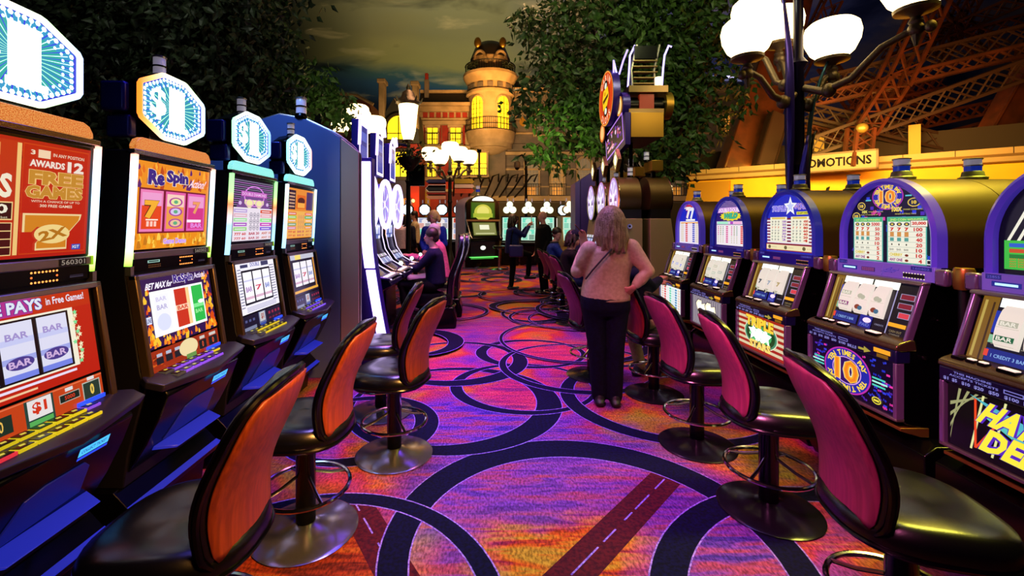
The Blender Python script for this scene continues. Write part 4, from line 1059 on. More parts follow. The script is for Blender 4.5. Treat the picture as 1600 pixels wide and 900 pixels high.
def right_machine(loc, label, key, vals, navy=False, rz=-pi / 2):
    t = thing('slot_machine', label, 'slot machine', loc, rz, 'round topped reel machines in the right row')
    # barrel shell and its violet arch
    b = MB(); b.prism(arch_xz(.004), .012, .37, 'y', BARREL); b.build('barrel', t, angle=30)
    r = MB(); o, i = arch_xz(0), arch_xz(.034)
    for (p, y0, q, y1) in ((o, .03, o, -.022), (o, -.022, [((a[0] + c[0]) / 2, (a[1] + c[1]) / 2) for a, c in zip(o, i)], -.034), ([((a[0] + c[0]) / 2, (a[1] + c[1]) / 2) for a, c in zip(o, i)], -.034, i, -.022), (i, -.022, i, .004)):
        n = len(p); r.add([(x, y0, z) for x, z in p] + [(x, y1, z) for x, z in q], [(k, k + 1, k + 1 + n, k + n) for k in range(1, n - 1)] + [(n - 1, 0, n, 2 * n - 1)], VIO if not navy else mat('deep_blue_frame', '2a34c8', .3, emit='2028a0', es=.3))
    r.build('arch_frame', t)
    art_obj('top_glass', key + '_t', TOPS[key], t, (-WR, .006, 1.235))
    # cabinet body
    side = [(.37, 0), (.37, 1.235), (-.005, 1.235), (-.02, 1.165), (-.055, 1.16), (-.14, .87), (-.19, .85), (-.20, .50), (-.17, .47), (-.06, .45), (-.06, 0)]
    c = MB(); c.prism(side, -WR + .004, WR - .004, 'x', BLACK); c.build('cabinet', t, bev=.005)
    # status panel with displays
    P_ = NAVP if navy else LILP
    p = MB(); p.box(-WR, WR, -.034, .0, 1.160, 1.238, P_); po = p.build('status_panel', t, bev=.004)
    a = Art(.61, .078); a.gain = .9; a.rect(.01, .03, .99, .97, P_)
    a.rect(.03, .68, .13, .95, '242078'); a.text(vals[0], .04, .74, .12, .88, '6058c0', .01); a.rect(.80, .70, .98, .95, '242078'); a.text(vals[1], .82, .75, .96, .89, '6058c0', .01)
    a.rect(.07, .30, .25, .58, '202890'); a.rect(.09, .37, .23, .50, ('b8e8ff', 1.5)); a.rect(.30, .28, .45, .58, '4a2870')
    for i in range(6):
        for j in range(2): a.rect(.31 + i * .022, .33 + j * .12, .325 + i * .022, .41 + j * .12, 'a04878'); a.k -= 1
    if not navy: a.text('Paris', .56, .35, .68, .72, '4038b0', -.005, shear=.3); a.poly([(.515, .1), (.53, .1), (.545, .8), (.54, .8)], '6a48b0')
    a.rect(.73, .18, .92, .45, '0c0c14')
    for i in range(8):
        for v in (.16, .47): a.ell(.735 + i * .026, v, .006, .035, ('fff0c0' if not navy else 'ffa850', 1.4), 8); a.k -= 1
    a.build('panel_display', po, smooth=False, loc=(-WR, -.0355, 1.160))
    for s in (-1, 1):
        k = MB(); x = s * (WR + .035)
        k.box(x - .030, x + .030, -.046, -.006, 1.150, 1.232, LIT_CHROME); k.build('side_bracket', t, bev=.012)
    # reel door
    def dn(q, off): y = -.055 + (-.145 + .055) * q; z = 1.160 + (.872 - 1.160) * q; return (y - off, z)
    fr = MB()
    for s in (-1, 1):
        x = s * (WR - .014); fr.prism([dn(0, -.01), dn(0, .03), dn(1, .03), dn(1, -.01)], x - .008, x + .012, 'x', LIT_CHROME)
    fr.prism([dn(-.01, -.01), dn(-.01, .034), dn(.05, .034), dn(.05, -.01)], -WR + .002, WR - .002, 'x', SILVER)
    fr.build('door_frame', t, bev=.006)
    tilt = -math.atan2(.09, .288)
    y, z = dn(.985, .002)
    gl = art_obj('reel_glass', 'door', lambda: door_art(0), t, (-.265, y, z), (tilt, 0, 0))
    for j, (sym, colr, v) in enumerate(SYMS[key]):
        x = -.265 + .53 * (.20 + j * .20) + .03
        q = MB(); n = 10; pts = []
        for i2 in range(n + 1):
            tt = (i2 / n - .5) * 2; qq = .16 + .58 * (i2 / n); off = .004 + .022 * math.sqrt(max(0, 1 - tt * tt)); yy, zz = dn(qq, off); pts.append((yy, zz))
        v_ = []
        for yy, zz in pts: v_ += [(x - .043, yy, zz), (x + .043, yy, zz)]
        q.add(v_, [(2 * i2, 2 * i2 + 1, 2 * i2 + 3, 2 * i2 + 2) for i2 in range(n)], REELW)
        for sx in (-1, 1): q.add([(x + sx * .043, yy, zz) for yy, zz in pts], [list(range(n + 1))], REELW)
        ro = q.build('reel', t)
        a = Art(.084, .14)
        a.rect(.02, .10, .98, .11, 'c0b8a0'); a.rect(.02, .62, .98, .63, 'c0b8a0')
        for vv, cc in ((v, colr), (v + .45 if v < .5 else v - .45, 'b8b4a0')):
            if sym == '*': a.ell(.4, vv, .22, .10, cc, 14); a.ell(.62, vv - .03, .18, .09, '3a6a8a' if cc == colr else cc, 12)
            elif sym == 'BAR': a.rect(.1, vv - .08, .9, vv + .08, cc); a.text('BAR', .16, vv - .06, .84, vv + .06, 'f0e8d8', .03)
            else: a.text(sym, .3, vv - .12, .7, vv + .12, cc, .08)
        yy, zz = dn(.74, .0275)
        a.build('reel_symbols', ro, smooth=False, loc=(x - .042, yy, zz), rot=(tilt, 0, 0))
    # ledge with buttons
    d = MB(); d.prism([dn(.96, -.01), dn(.96, .012), (-.205, .866), (-.222, .855), (-.226, .835), (-.20, .825), (-.12, .83)], -WR - .004, WR + .004, 'x', DECKG)
    dk = d.build('button_deck', t, bev=.006)
    for x, w, dd, cc in ((-.255, .045, .03, BLACK), (-.205, .034, .026, None), (-.160, .034, .026, None), (-.07, .066, .034, None), (.13, .075, .038, None)):
        q = MB(); z0 = .872; y0 = -.182
        q.box(x - w / 2, x + w / 2, y0 - dd / 2, y0 + dd / 2, z0 - .006, z0 + .010, BLACK)
        if cc is None: q.box(x - w / 2 + .004, x + w / 2 - .004, y0 - dd / 2 + .004, y0 + dd / 2 - .004, z0 + .009, z0 + .015, mat('lit_white_key', 'f0ead0', .3, emit='fff4d8', es=.7))
        q.build('button', dk, bev=.002)
    # bill strip
    s = MB(); s.box(-WR, WR, -.222, -.15, .768, .832, mat('blue_black_panel', '101238', .28)); so = s.build('bill_strip', t, bev=.006)
    a = Art(.60, .064); a.gain = .8
    a.text('THIS MACHINE', .10, .72, .34, .86, '8a86e0', .02); a.text('ACCEPTS TICKETS', .07, .50, .38, .64, '8a86e0', .02); a.frame(.41, .48, .52, .72, .006, '8a86e0')
    for i, sx in enumerate(('$1', '$5', '$10', '$20', '$50', '$100', 'BILLS')):
        u = (.03, .09, .155, .235, .325, .415, .52)[i]; a.text(sx, u, .14, u + (.035, .035, .055, .06, .06, .08, .10)[i], .38, '9a96e8', .03)
    a.poly([(.64, .42), (.70, .42), (.70, .60), (.77, .33), (.70, .08), (.70, .24), (.64, .24)], 'c0b048')
    a.rect(.80, .45, .96, .80, ('ffa828', 1.3)); a.rect(.83, .10, .94, .38, ('a06a18', .8)); a.rect(.80, .40, .96, .45, '101010')
    a.build('bill_strip_print', so, smooth=False, loc=(-.30, -.2235, .768))
    # belly glass in a slim chrome frame
    f = MB()
    for sx in (-1, 1): f.box(sx * (WR - .010) - .010, sx * (WR - .010) + .010, -.222, -.18, .495, .768, LIT_CHROME)
    f.box(-WR, WR, -.222, -.18, .484, .50, SILVER); f.build('belly_frame', t, bev=.004)
    art_obj('belly_glass', key + '_b', BELL[key], t, (-.28, -.206, .501))
    g = MB(); g.prism([(-.20, .455), (-.20, .44), (-.10, .41), (-.06, .41), (-.06, .455)], -WR, WR, 'x', GOLD); g.build('lower_ledge', t, bev=.003)
    kb = MB(); kb.prism([(.37, 0), (.37, .40), (-.10, .40), (-.16, .36), (-.16, .08), (-.12, 0)], -WR - .08, WR + .08, 'x', BLACK); kb.build('base', t, bev=.005)
    lk = MB(); lk.cyl((WR + .0, -.09, .80), (WR + .012, -.09, .80), .010, m=CHROME); lk.cyl((WR + .0, -.02, .98), (WR + .010, -.02, .98), .007, m=CHROME); lk.build('lock', t)
    candle(t, 0, .085, 1.700, 1.35, blue=True, q=.80)
    return t
RP = .816
def ry(i): return 2.485 + (4 - i) * RP
right_machine((2.2, ry(5), 0), 'nearest reel machine on the right, yellow slanted lettering on black belly glass', 'r5', ('25855', '160417'))
right_machine((2.2, ry(4), 0), 'reel machine reading TEN TIMES PAY on its arch and belly glass', 'r4', ('5811', '160402'))
right_machine((2.2, ry(3), 0), 'reel machine with blue arch and red striped starry belly glass', 'r3', ('5810', '160401'), navy=True)
right_machine((2.2, ry(2), 0), 'reel machine with yellow burst on its arch, second from the far end, right row', 'r2', ('5809', '160400'), navy=True)
right_machine((2.2, ry(1), 0), 'farthest reel machine of the right row, blue and red numeral 7 on its arch', 'r1', ('5808', '160399'))
# little drum columns between neighbours
for k, (a_, b_) in enumerate(((5, 4), (4, 3), (3, 2), (2, 1))):
    y = (ry(a_) + ry(b_)) / 2
    m = MB(); m.lathe([(.034, 0), (.038, .01), (.038, .09), (.034, .10)], 20, GOLD, (2.20, y, 1.145)); m.lathe([(.020, 0), (.020, 1.145)], 14, BLACKM, (2.20, y, 0))
    o = m.build('drum_post')
    tag(o, ('gold drum post between the %s reel machines on the right') % ('two nearest', 'second and third', 'middle and fourth', 'two farthest')[k], 'post', 'gold drum posts between the machines')
# machines of the next row, standing back to back with these, seen from behind
def back_machine(y, label, cl=True):
    t = thing('slot_machine', label, 'slot machine', (2.575, y, 0), 0, 'round topped machines backing onto the right row')
    b = MB(); b.prism([(x, z) for x, z in arch_xz(.004)], 0, .36, 'y', BARREL)
    o = b.build('barrel', t, rot=(0, 0, -pi / 2), loc=(0, 0, 0), angle=30)
    c = MB(); c.box(.0, .40, -WR, WR, 0, 1.235, BLACK); c.build('cabinet', t, bev=.006)
    if cl:
        candle(t, .105, 0, 1.700, 1.35, blue=True, q=.80)
for i, lb in ((5, 'nearest'), (4, 'second nearest'), (3, 'third nearest'), (2, 'fourth nearest'), (1, 'farthest')):
    back_machine(ry(i), 'back of a bronze round topped machine behind the right row, %s of five' % lb)
# ------------------------------------------------------------------ swivel chairs (local: sitter faces -y)
def wood(name, c1, c2, rough=.42):
    return mat(name, c1, rough, noise=(c2, 3.0, 6, (26, 26, 1.2)))
WOOD_O = wood('orange_wood_laminate', '8a3a16', '702c10')
WOOD_R = wood('crimson_wood_laminate', '843050', '702644')
WOOD_D = wood('dark_red_laminate', '84241a', '6a1812')
def back_outline(t):
    """half width of the backrest at height fraction t"""
    if t < .12: return .155 + .03 * math.sin(t / .12 * pi / 2)
    if t < .58: return .185 + .027 * math.sin((t - .12) / .46 * pi / 2)
    q = (t - .58) / .42
    return .212 * max(0.0, 1 - q ** 4.2) ** .42
def back_y(t): return .175 + .10 * t - .028 * math.sin(t * pi * 1.6)
def make_chair(label, wood_m, group, big=False):
    t = thing('swivel_chair', label, 'chair', (0, 0, 0), 0, group)
    base = MB(); base.lathe([(.235, 0), (.24, .008), (.225, .016), (.12, .026), (.07, .04), (.045, .05)], 40, mat('dark_chrome_base', '9090a8', .2, .9) if big else mat('black_chrome_base', '2a2a34', .2, .8)); base.build('base_disc', t)
    col = MB(); col.lathe([(.045, .04), (.045, .40), (.06, .42), (.06, .455)], 20, BLACK); col.build('pedestal', t)
    rg = MB(); rg.torus((0, 0, .215), .20, .010, 40, 8, CHROME)
    ro = rg.build('foot_ring', t)
    for k in range(4):
        a = pi / 4 + k * pi / 2; s = MB(); s.tube([(.04 * cos(a), .04 * sin(a), .27), (.12 * cos(a), .12 * sin(a), .235), (.198 * cos(a), .198 * sin(a), .215)], .008, 8, CHROME); s.build('spoke', ro)
    # seat: lofted rounded cushion
    st = MB(); rings = []
    n = 36
    for (s, z) in ((.80, .455), (.97, .462), (1.0, .485), (.99, .515), (.93, .538), (.80, .550), (.5, .553), (.2, .548)):
        rg_ = []
        for j in range(n):
            a = 2 * pi * j / n; ca, sa = cos(a), sin(a)
            e = 2.7; r = 1 / ((abs(ca) ** e + abs(sa) ** e) ** (1 / e))
            w = .225 * (1 + .06 * (-sa))
            rg_.append((r * ca * w * s, r * sa * .235 * s - .02, z + (.012 * (abs(ca) ** 2) if z > .52 else 0)))
        rings.append(rg_)
    st.loft(rings, VINYL); so = st.build('seat', t, angle=60)
    pp = MB(); pts = [(p[0] * 1.005, p[1] * 1.005 , .478) for p in rings[2]]; pp.tube(pts, .006, 6, BLACK, closed=True); pp.build('piping', so)
    # backrest cushion and shell
    bk = MB(); rings = []; N = 22
    H0, H1 = .50, .995
    for i in range(N + 1):
        q = 1 - (1 - i / N) ** 1.6 if i > N * .5 else (i / N) * (1 - .5 ** 1.6) / .5
        q = min(q, .997); w = back_outline(q); z = H0 + (H1 - H0) * q; y = back_y(q)
        th = .022 * min(1, w / .06) if q > .5 else .022
        fl = .022 * min(1, w / .08)
        rg_ = []
        for j in range(28):
            a = 2 * pi * j / 28; ca, sa = cos(a), sin(a)
            ex = .35
            X = w * (abs(ca) ** ex) * (1 if ca >= 0 else -1)
            Y = (abs(sa) ** .6) * (1 if sa >= 0 else -1) * (fl if sa > 0 else th + .018 * (1 - (X / w) ** 2))
            curve = -.055 * (X / .212) ** 2
            rg_.append((X, y + Y + curve, z))
        rings.append(rg_)
    bk.loft(rings, VINYL); bo = bk.build('backrest', t, angle=50)
    # laminated rear panel
    pn = MB(); v = []; f = []; M_ = 14
    rows = []
    for i in range(N + 1):
        q = .035 + .93 * i / N; w = max(back_outline(q) - .018, .004); 
        if i == N: w = .03
        z = H0 + (H1 - H0) * q; y = back_y(q)
        rows.append([(w * (2 * j / M_ - 1), y + .0245 - .055 * (w * (2 * j / M_ - 1) / .212) ** 2, z) for j in range(M_ + 1)])
    for r_ in rows: v += r_
    for i in range(N):
        for j in range(M_): f.append((i * (M_ + 1) + j, i * (M_ + 1) + j + 1, (i + 1) * (M_ + 1) + j + 1, (i + 1) * (M_ + 1) + j))
    pn.add(v, f, wood_m); po = pn.build('back_panel', t, angle=60)
    sm = po.modifiers.new('thick', 'SOLIDIFY'); sm.thickness = .008; sm.offset = 0
    po['label'] = {'orange_wood_laminate': 'orange wood back panel', 'crimson_wood_laminate': 'crimson back panel'}.get(wood_m.name, 'dark red back panel')
    # polished edge bead all around the back
    ed = []
    for i in range(N + 1):
        q = .01 + .975 * i / N; w = back_outline(q); ed.append((w * 1.0, back_y(q) + .012 - .055 * (w / .212) ** 2, H0 + (H1 - H0) * q))
    top = [(0, back_y(.99) + .012, H1 - .001)]
    path = ed + top + [(-x, y, z) for x, y, z in ed[::-1]]
    e = MB(); e.tube(path, .011, 8, BLACK, closed=True); e.build('edge_bead', bo)
    br = MB(); br.tube([(0, .05, .45), (0, .17, .455), (0, .178, .50), (0, .172, .54)], .016, 8, BLACKM); br.box(-.10, .10, -.08, .14, .44, .458, BLACKM); br.build('back_bracket', t)
    return t
def rec_copy(o, par, kids):
    c = o.copy(); COL.objects.link(c); c.parent = par
    for ch in kids.get(o, []): rec_copy(ch, c, kids)
    return c
def kidmap():
    k = {}
    for o in COL.objects:
        if o.parent: k.setdefault(o.parent, []).append(o)
    return k
def place(proto, used, loc, rz, label, group):
    if not used:
        t = proto
    else: t = rec_copy(proto, None, kidmap())
    t.location = loc; t.rotation_euler = (0, 0, rz); t['label'] = label; t['group'] = group
    return t
GL, GR = 'swivel chairs along the left machines', 'swivel chairs along the right machines'
lc = make_chair('', WOOD_O, GL, True)
# back panel faces local +y; left chairs look to -X
for i, (x, y, rz, lb) in enumerate((
        (-.92, 1.38, -pi / 2 + R(1), 'nearest orange backed swivel chair on the left, facing the red screen machine'),
        (-.87, 2.12, -pi / 2 - R(3), 'second orange backed swivel chair on the left, dark seat, behind the nearest'),
        (-.60, 2.82, -pi / 2 - R(14), 'orange backed swivel chair with bright lit seat over a chrome disc'),
        (-.84, 3.46, -pi / 2 + R(2), 'thin edge-on orange backed swivel chair, farthest of the left four'))):
    place(lc, i > 0, (x, y, 0), rz, lb, GL)
rc = make_chair('', WOOD_R, GR)
for i, (x, y, rz, lb) in enumerate((
        (1.36, 1.48, pi / 2 - R(12), 'nearest crimson backed swivel chair at the lower right'),
        (1.42, 2.28, pi / 2 - R(9), 'crimson backed swivel chair in front of the striped reel machine'),
        (1.36, 2.94, pi / 2 + R(4), 'crimson backed swivel chair third from the front on the right'),
        (.98, 4.30, pi / 2 + R(8), 'black and pink swivel chair just left of the woman in the tan sweater'),
        (1.20, 6.55, pi / 2 + R(8), 'pink backed swivel chair under the person in the dark cap'),
        (1.20, 8.25, pi / 2 + R(5), 'pink backed swivel chair farthest down the right aisle'),
        (1.22, 7.5, pi / 2 + R(3), 'pink backed swivel chair just before the farthest one on the right'))):
    place(rc, i > 0, (x, y, 0), rz, lb, GR)
dc = make_chair('', WOOD_D, GR)
place(dc, False, (1.40, 3.82, 0), pi / 2 + R(4), 'dark red backed swivel chair with a seated player, beside the woman in the tan sweater', GR)
# ------------------------------------------------------------------ curved end partition of the violet bank
WV = lambda s=3.0: glow('d8c0ff', s, True)
def build_partition():
    t = thing('partition_panel', 'blue lit curved topped end panel with beige edge, behind the left machines', 'partition', (0, 4.22, 0))
    def top(x):
        pts = [(-2.75, 1.9), (-2.45, 2.25), (-2.2, 2.42), (-2.0, 2.485), (-1.75, 2.44), (-1.45, 2.30), (-1.235, 2.13)]
        for (a, b), (c, d) in zip(pts, pts[1:]):
            if a <= x <= c: return b + (d - b) * (x - a) / (c - a)
        return 2.1
    def slab(x0, x1, m, nm, par=t, y0=0, y1=.07, dz=0, sm=.0):
        n = 16; xs = [x0 + (x1 - x0) * i / n for i in range(n + 1)]
        b = MB(); b.prism([(x0, 0), (x1, 0)] + [(x, top(x) + dz) for x in xs[::-1]], y0, y1, 'y', m); return b.build(nm, par, bev=.004)
    slab(-2.75, -1.408, mat('blue_grey_laminate', '5a6a98', .45), 'blue_lit_panel')  # blue light on this part of the panel put into its colour
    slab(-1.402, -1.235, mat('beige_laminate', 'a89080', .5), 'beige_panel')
    e = MB(); n = 24; pts = [(-2.75 + 1.52 * i / n, .035, top(-2.75 + 1.52 * i / n) + .008) for i in range(n + 1)] + [(-1.228, .035, 2.1), (-1.228, .035, .0)]
    e.tube(pts, .012, 8, SILVER); e.build('edge_trim', t)
    k = MB(); k.prism([(-2.75, 0), (-1.85, 0), (-1.85, 1.9), (-2.75, 1.9)], .075, 2.9, 'y', mat('dark_violet_case', '14102c', .4)); k.build('bank_case', t)
    candle(t, -1.79, .035, 2.455, 1.7, blue=False)
build_partition()

def curve_x(z):
    """forward reach of the violet bank's light ribbon over height"""
    pts = [(.0, -.93), (.4, -1.02), (.62, -1.06), (.8, -1.09), (1.0, -1.12), (1.2, -1.145), (1.45, -1.16), (1.7, -1.165), (2.2, -1.165)]
    for (a, b), (c, d) in zip(pts, pts[1:]):
        if a <= z <= c: return b + (d - b) * (z - a) / (c - a)
    return -1.165
def build_ribbon():
    t = thing('light_ribbon', 'glowing violet white ribbon of light curving down the end of the violet bank', 'light', (0, 4.36, 0))
    h = MB(); zs = [.0 + 2.1 * i / 24 for i in range(25)]
    h.prism([(curve_x(z) + .012, z) for z in zs] + [(-1.62, 2.1), (-1.62, 0)], .03, .14, 'y', mat('violet_fin', '2a1878', .3, .3)); h.build('housing', t, bev=.004)
    for z0, z1, x0, x1 in ((1.02, 2.06, -.095, .0), (.34, 1.0, -.055, .0), (.34, 1.0, -.085, -.062)):
        r = MB(); zz = [z0 + (z1 - z0) * i / 14 for i in range(15)]
        r.prism([(curve_x(z) + x1, z) for z in zz] + [(curve_x(z) + x0, z) for z in zz[::-1]], .0, .03, 'y', WV(3.2)); r.build('light_tube', t)
build_ribbon()

def art_curved_top():
    a = Art(.50, .80); a.rect(0, 0, 1, 1, '141040'); a.rect(.05, .04, .95, .50, '8890c8'); a.rect(.08, .30, .92, .48, 'd8e0f8'); a.rect(.08, .08, .92, .26, '5060a8')
    for i in range(4):
        for j in range(3): a.rect(.12 + i * .21, .10 + j * .13, .27 + i * .21, .20 + j * .13, ('f0f4ff', 'a8b0e8', '6878c0')[(i + j) % 3]); a.k -= 1
    return a
def art_curved_low():
    a = Art(.50, .32); a.rect(0, 0, 1, 1, '202050')
    for i in range(5):
        for j in range(3): a.rect(.04 + i * .19, .05 + j * .31, .20 + i * .19, .30 + j * .31, ('c8d0f0', 'e0d0e8', '8898d0', 'a0b0a8')[(i * 2 + j) % 4]); a.k -= 1
    return a
def art_video():
    a = Art(.34, .50); a.rect(0, 0, 1, 1, ('e8d8ff', 2.0)); a.rect(.10, .07, .90, .93, '2c3890'); a.rect(.14, .10, .86, .5, '3c4cb0'); a.rect(.2, .6, .8, .8, '5868c8')
    return a
def curved_machine(loc, label):
    t = thing('slot_machine', label, 'slot machine', loc, pi / 2, 'curved violet lit machines')
    W = .30
    side = [(.40, 0), (.40, 1.95), (.06, 1.95), (.06, 1.3), (.02, 1.12), (-.08, .96), (-.22, .87), (-.36, .845), (-.38, .80), (-.30, .76), (-.10, .70), (.02, .55), (.0, 0)]
    b = MB(); b.prism(side, -W, W, 'x', mat('violet_black_shell', '0c0820', .25, .2)); b.build('cabinet', t, bev=.01)
    for s in (-1, 1):
        e = MB(); path = [(.045, 1.93), (.045, 1.3), (.005, 1.12), (-.095, .965), (-.23, .885), (-.36, .865)]
        e.tube([(s * (W - .01), y, z) for y, z in path], .014, 8, CHROME); e.build('side_rail', t)
        l = MB(); l.tube([(s * (W - .035), y - .012, z) for y, z in path], .006, 6, glow('e0d0ff', 1.6, False)); l.build('edge_light', t)
    art_obj('top_screen', 'cvt', art_curved_top, t, (-.25, .052, 1.14))
    art_obj('lower_screen', 'cvl', art_curved_low, t, (-.25, -.115, .955), (R(-42), 0, 0))
    d = MB(); d.box(-W + .02, W - .02, -.35, -.13, .865, .878, mat('deck_grey_plastic', '3a3644', .3)); dk = d.build('button_deck', t, bev=.003)
    for i in range(5):
        q = MB(); q.box(-.2 + i * .09, -.14 + i * .09, -.31, -.26, .876, .886, mat('lit_white_key', 'f0ead0', .3, emit='fff4d8', es=.7)); q.build('button', dk)
    lv = MB(); lv.tube([(.22, -.30, .87), (.235, -.36, .98)], .006, 8, CHROME); lv_o = lv.build('lever', t)
    bl = MB(); bl.ball((.237, -.366, .995), .026, glow('d8fff0', 1.8)); bl.build('lit_ball', lv_o)
    # wheel with glowing ring
    hub = MB(); hub.cyl((0, .06, 1.70), (0, -.06, 1.70), .26, n=40, m=mat('wheel_face_blue', '2a2c80', .3)); ho = hub.build('bonus_wheel', t)
    rg = MB(); rg.torus((0, -.075, 1.70), .29, .030, 44, 10, WV(2.6), axis='y'); rg.build('neon_ring', ho)
    a = Art(.44, .44); a.ell(.5, .5, .5, .5, '6068c8', 36)
    for i in range(12):
        tt = 2 * pi * i / 12; a.P([(.5, .5), (.5 + .48 * cos(tt), .5 + .48 * sin(tt)), (.5 + .48 * cos(tt + .26), .5 + .48 * sin(tt + .26))], [(0, 1, 2)], 'e8e0ff' if i % 2 else '8048d0'); a.k -= 1
    a.k += 1; a.ell(.5, .5, .12, .12, 'f8e8ff', 16)
    a.build('wheel_art', ho, smooth=False, loc=(-.22, -.062, 1.48))
    for s in (-1, 1):
        p = MB(); p.cyl((s * .15, .1, 1.93), (s * .15, .08, 2.10), .016, m=CHROME); p.build('strut', t)
    v = MB(); v.box(-.19, .19, .0, .08, 2.05, 2.58, mat('violet_fin', '2a1878', .3, .3)); vo = v.build('video_topper', t, bev=.01, rot=(R(0), 0, 0))
    art_obj('video_screen', 'vid', art_video, vo, (-.17, -.003, 2.065))
    n = MB(); n.tube([(-.20, -.01, 2.30), (-.20, -.02, 2.56), (-.10, -.03, 2.66), (.0, -.035, 2.56), (.10, -.03, 2.70), (.20, -.02, 2.60)], .018, 8, WV(2.4)); n.build('neon_scroll', vo)
    return t
curved_machine((-1.40, 4.98, 0), 'nearer curved machine with glowing neon ring on the violet lit bank')
curved_machine((-1.40, 5.72, 0), 'middle curved machine with neon ring, facing the seated man in the dark jacket')
curved_machine((-1.40, 6.46, 0), 'farther curved machine with neon ring at the end of the violet lit bank')

def tall_chair(loc, rz, label):
    t = thing('gaming_chair', label, 'chair', loc, rz, 'tall backed gaming chairs')
    b = MB(); b.prism([(-.28, 0), (.30, 0), (.31, .12), (.27, .24), (.28, .30), (-.20, .30), (-.24, .20), (-.30, .10)], -.25, .25, 'x', BLACK); b.build('base', t, bev=.03)
    s = MB(); rings = []
    for (k, z) in ((.85, .30), (1, .33), (1.0, .44), (.95, .48), (.7, .50)):
        rings.append([(.27 * k * max(-1, min(1, 1.3 * cos(a))), .27 * k * max(-1, min(1, 1.3 * sin(a))) - .02, z) for a in [2 * pi * i / 24 for i in range(24)]])
    s.loft(rings, VINYL); s.build('seat', t)
    bk = MB(); rings = []
    for i in range(13):
        q = i / 12; z = .44 + .86 * q; w = .235 - .05 * q + .02 * sin(q * pi); w *= (1 - max(0, q - .85) ** 2 * 14); y = .22 + .16 * q - .03 * sin(q * 2 * pi)
        rings.append([(w * max(-1, min(1, 1.25 * cos(a))), y + .05 * max(-1, min(1, 1.2 * sin(a))), z) for a in [2 * pi * j / 24 for j in range(24)]])
    bk.loft(rings, VINYL); bo = bk.build('backrest', t, angle=60)
    for s_ in (-1, 1):
        e = MB(); e.tube([(s_ * (.245 - .05 * q + .02 * sin(q * pi) - (.03 if q > .95 else 0)), .25 + .16 * q - .03 * sin(q * 2 * pi), .42 + .88 * q) for q in [k / 10 for k in range(11)]], .013, 8, CHROME); e.build('chrome_edge', bo)
    c = MB(); c.torus((0, 0, .29), .285, .014, 30, 8, CHROME); c.build('trim_ring', t)
    return t
tall_chair((-.78, 6.42, 0), -pi / 2 + R(4), 'black tall backed gaming chair under the man in the dark jacket')
tall_chair((-.74, 7.15, 0), -pi / 2 + R(2), 'black tall backed gaming chair next to and beyond the seated man')

# ------------------------------------------------------------------ centre right bank: disc topped machines back to back
def art_disc():
    a = Art(.42, .56); a.ell(.5, .5, .5, .5, ('d8c8ff', 1.0), 40); a.ring(.5, .5, .5, .5, .10, 'b88ae0', 40); rnd = random.Random(8)
    for i in range(16):
        tt = 2 * pi * i / 16
        a.P([(.5, .5), (.5 + .40 * cos(tt), .5 + .40 * sin(tt)), (.5 + .40 * cos(tt + .2), .5 + .40 * sin(tt + .2))], [(0, 1, 2)], ('ffffff', 1.0) if i % 2 else ('9890d8', .9)); a.k -= 1
    a.k += 1; a.rect(.1, .42, .9, .50, ('6058a8', .8)); a.ell(.5, .5, .14, .12, ('f8f0ff', 1.1), 20)
    return a
def art_diamond():
    a = Art(.24, .30); a.poly([(.5, 0), (1, .5), (.5, 1), (0, .5)], '806028'); a.poly([(.5, .07), (.92, .5), (.5, .93), (.08, .5)], ('f0e0a0', 1.1)); a.poly([(.5, .16), (.82, .5), (.5, .84), (.18, .5)], '3a7838'); a.ell(.5, .5, .22, .24, ('fff8d8', 1.5), 20)
    return a
CREAM_CAB = mat('cream_cabinet_side', 'a08c68', .5)
def disc_machine(loc, rz, label, group, front=True):
    t = thing('slot_machine', label, 'slot machine', loc, rz, group)
    c = MB(); c.prism([(.27, 0), (.27, 1.52), (.0, 1.52), (-.06, 1.12), (-.16, .86), (-.16, .78), (-.04, .74), (-.04, 0)] , -.29, .29, 'x', CREAM_CAB); c.build('cabinet', t, bev=.005)
    b = MB(); b.cyl((0, -.02, 1.80), (0, .26, 1.80), .285, n=44, m=BARREL); b.box(-.28, .28, .0, .26, 1.50, 1.64, BLACKM); b.build('drum', t, angle=30)
    s = MB(); s.cyl((0, -.03, 1.80), (0, -.02, 1.80), .295, n=44, m=CHROME); s.build('drum_rim', t)
    lk = MB(); lk.cyl((.29, .10, 1.42), (.305, .10, 1.42), .032, n=20, m=CHROME); lk.cyl((.30, .10, 1.42), (.312, .10, 1.42), .014, n=12, m=BLACK); lk.build('lock', t)
    if front:
        art_obj('disc_glass', 'disc', art_disc, t, (-.21, -.034, 1.52))
        a = art_obj('lower_screen', 'cvl', art_curved_low, t, (-.25, -.075, 1.12), (R(-14), 0, 0))
        dm = MB(); dm.prism([(0, 2.16), (.13, 2.32), (0, 2.48), (-.13, 2.32)], .0, .05, 'y', BRONZE); do = dm.build('diamond_topper', t, bev=.004)
        art_obj('diamond_face', 'dia', art_diamond, do, (-.12, -.003, 2.17))
        p = MB(); p.box(-.03, .03, .05, .10, 2.05, 2.36, BLACK); p.build('topper_post', t)
    else:
        p = MB(); p.prism([(-.16, 2.16), (.16, 2.16), (.16, 2.30), (-.16, 2.30)], .05, .20, 'y', GOLD); p.box(-.03, .03, .1, .15, 2.07, 2.2, BLACK); p.build('topper_box', t, bev=.004)
    candle(t, .0 if front else .05, .20, 2.30 if not front else 2.08, 1.3)
    return t
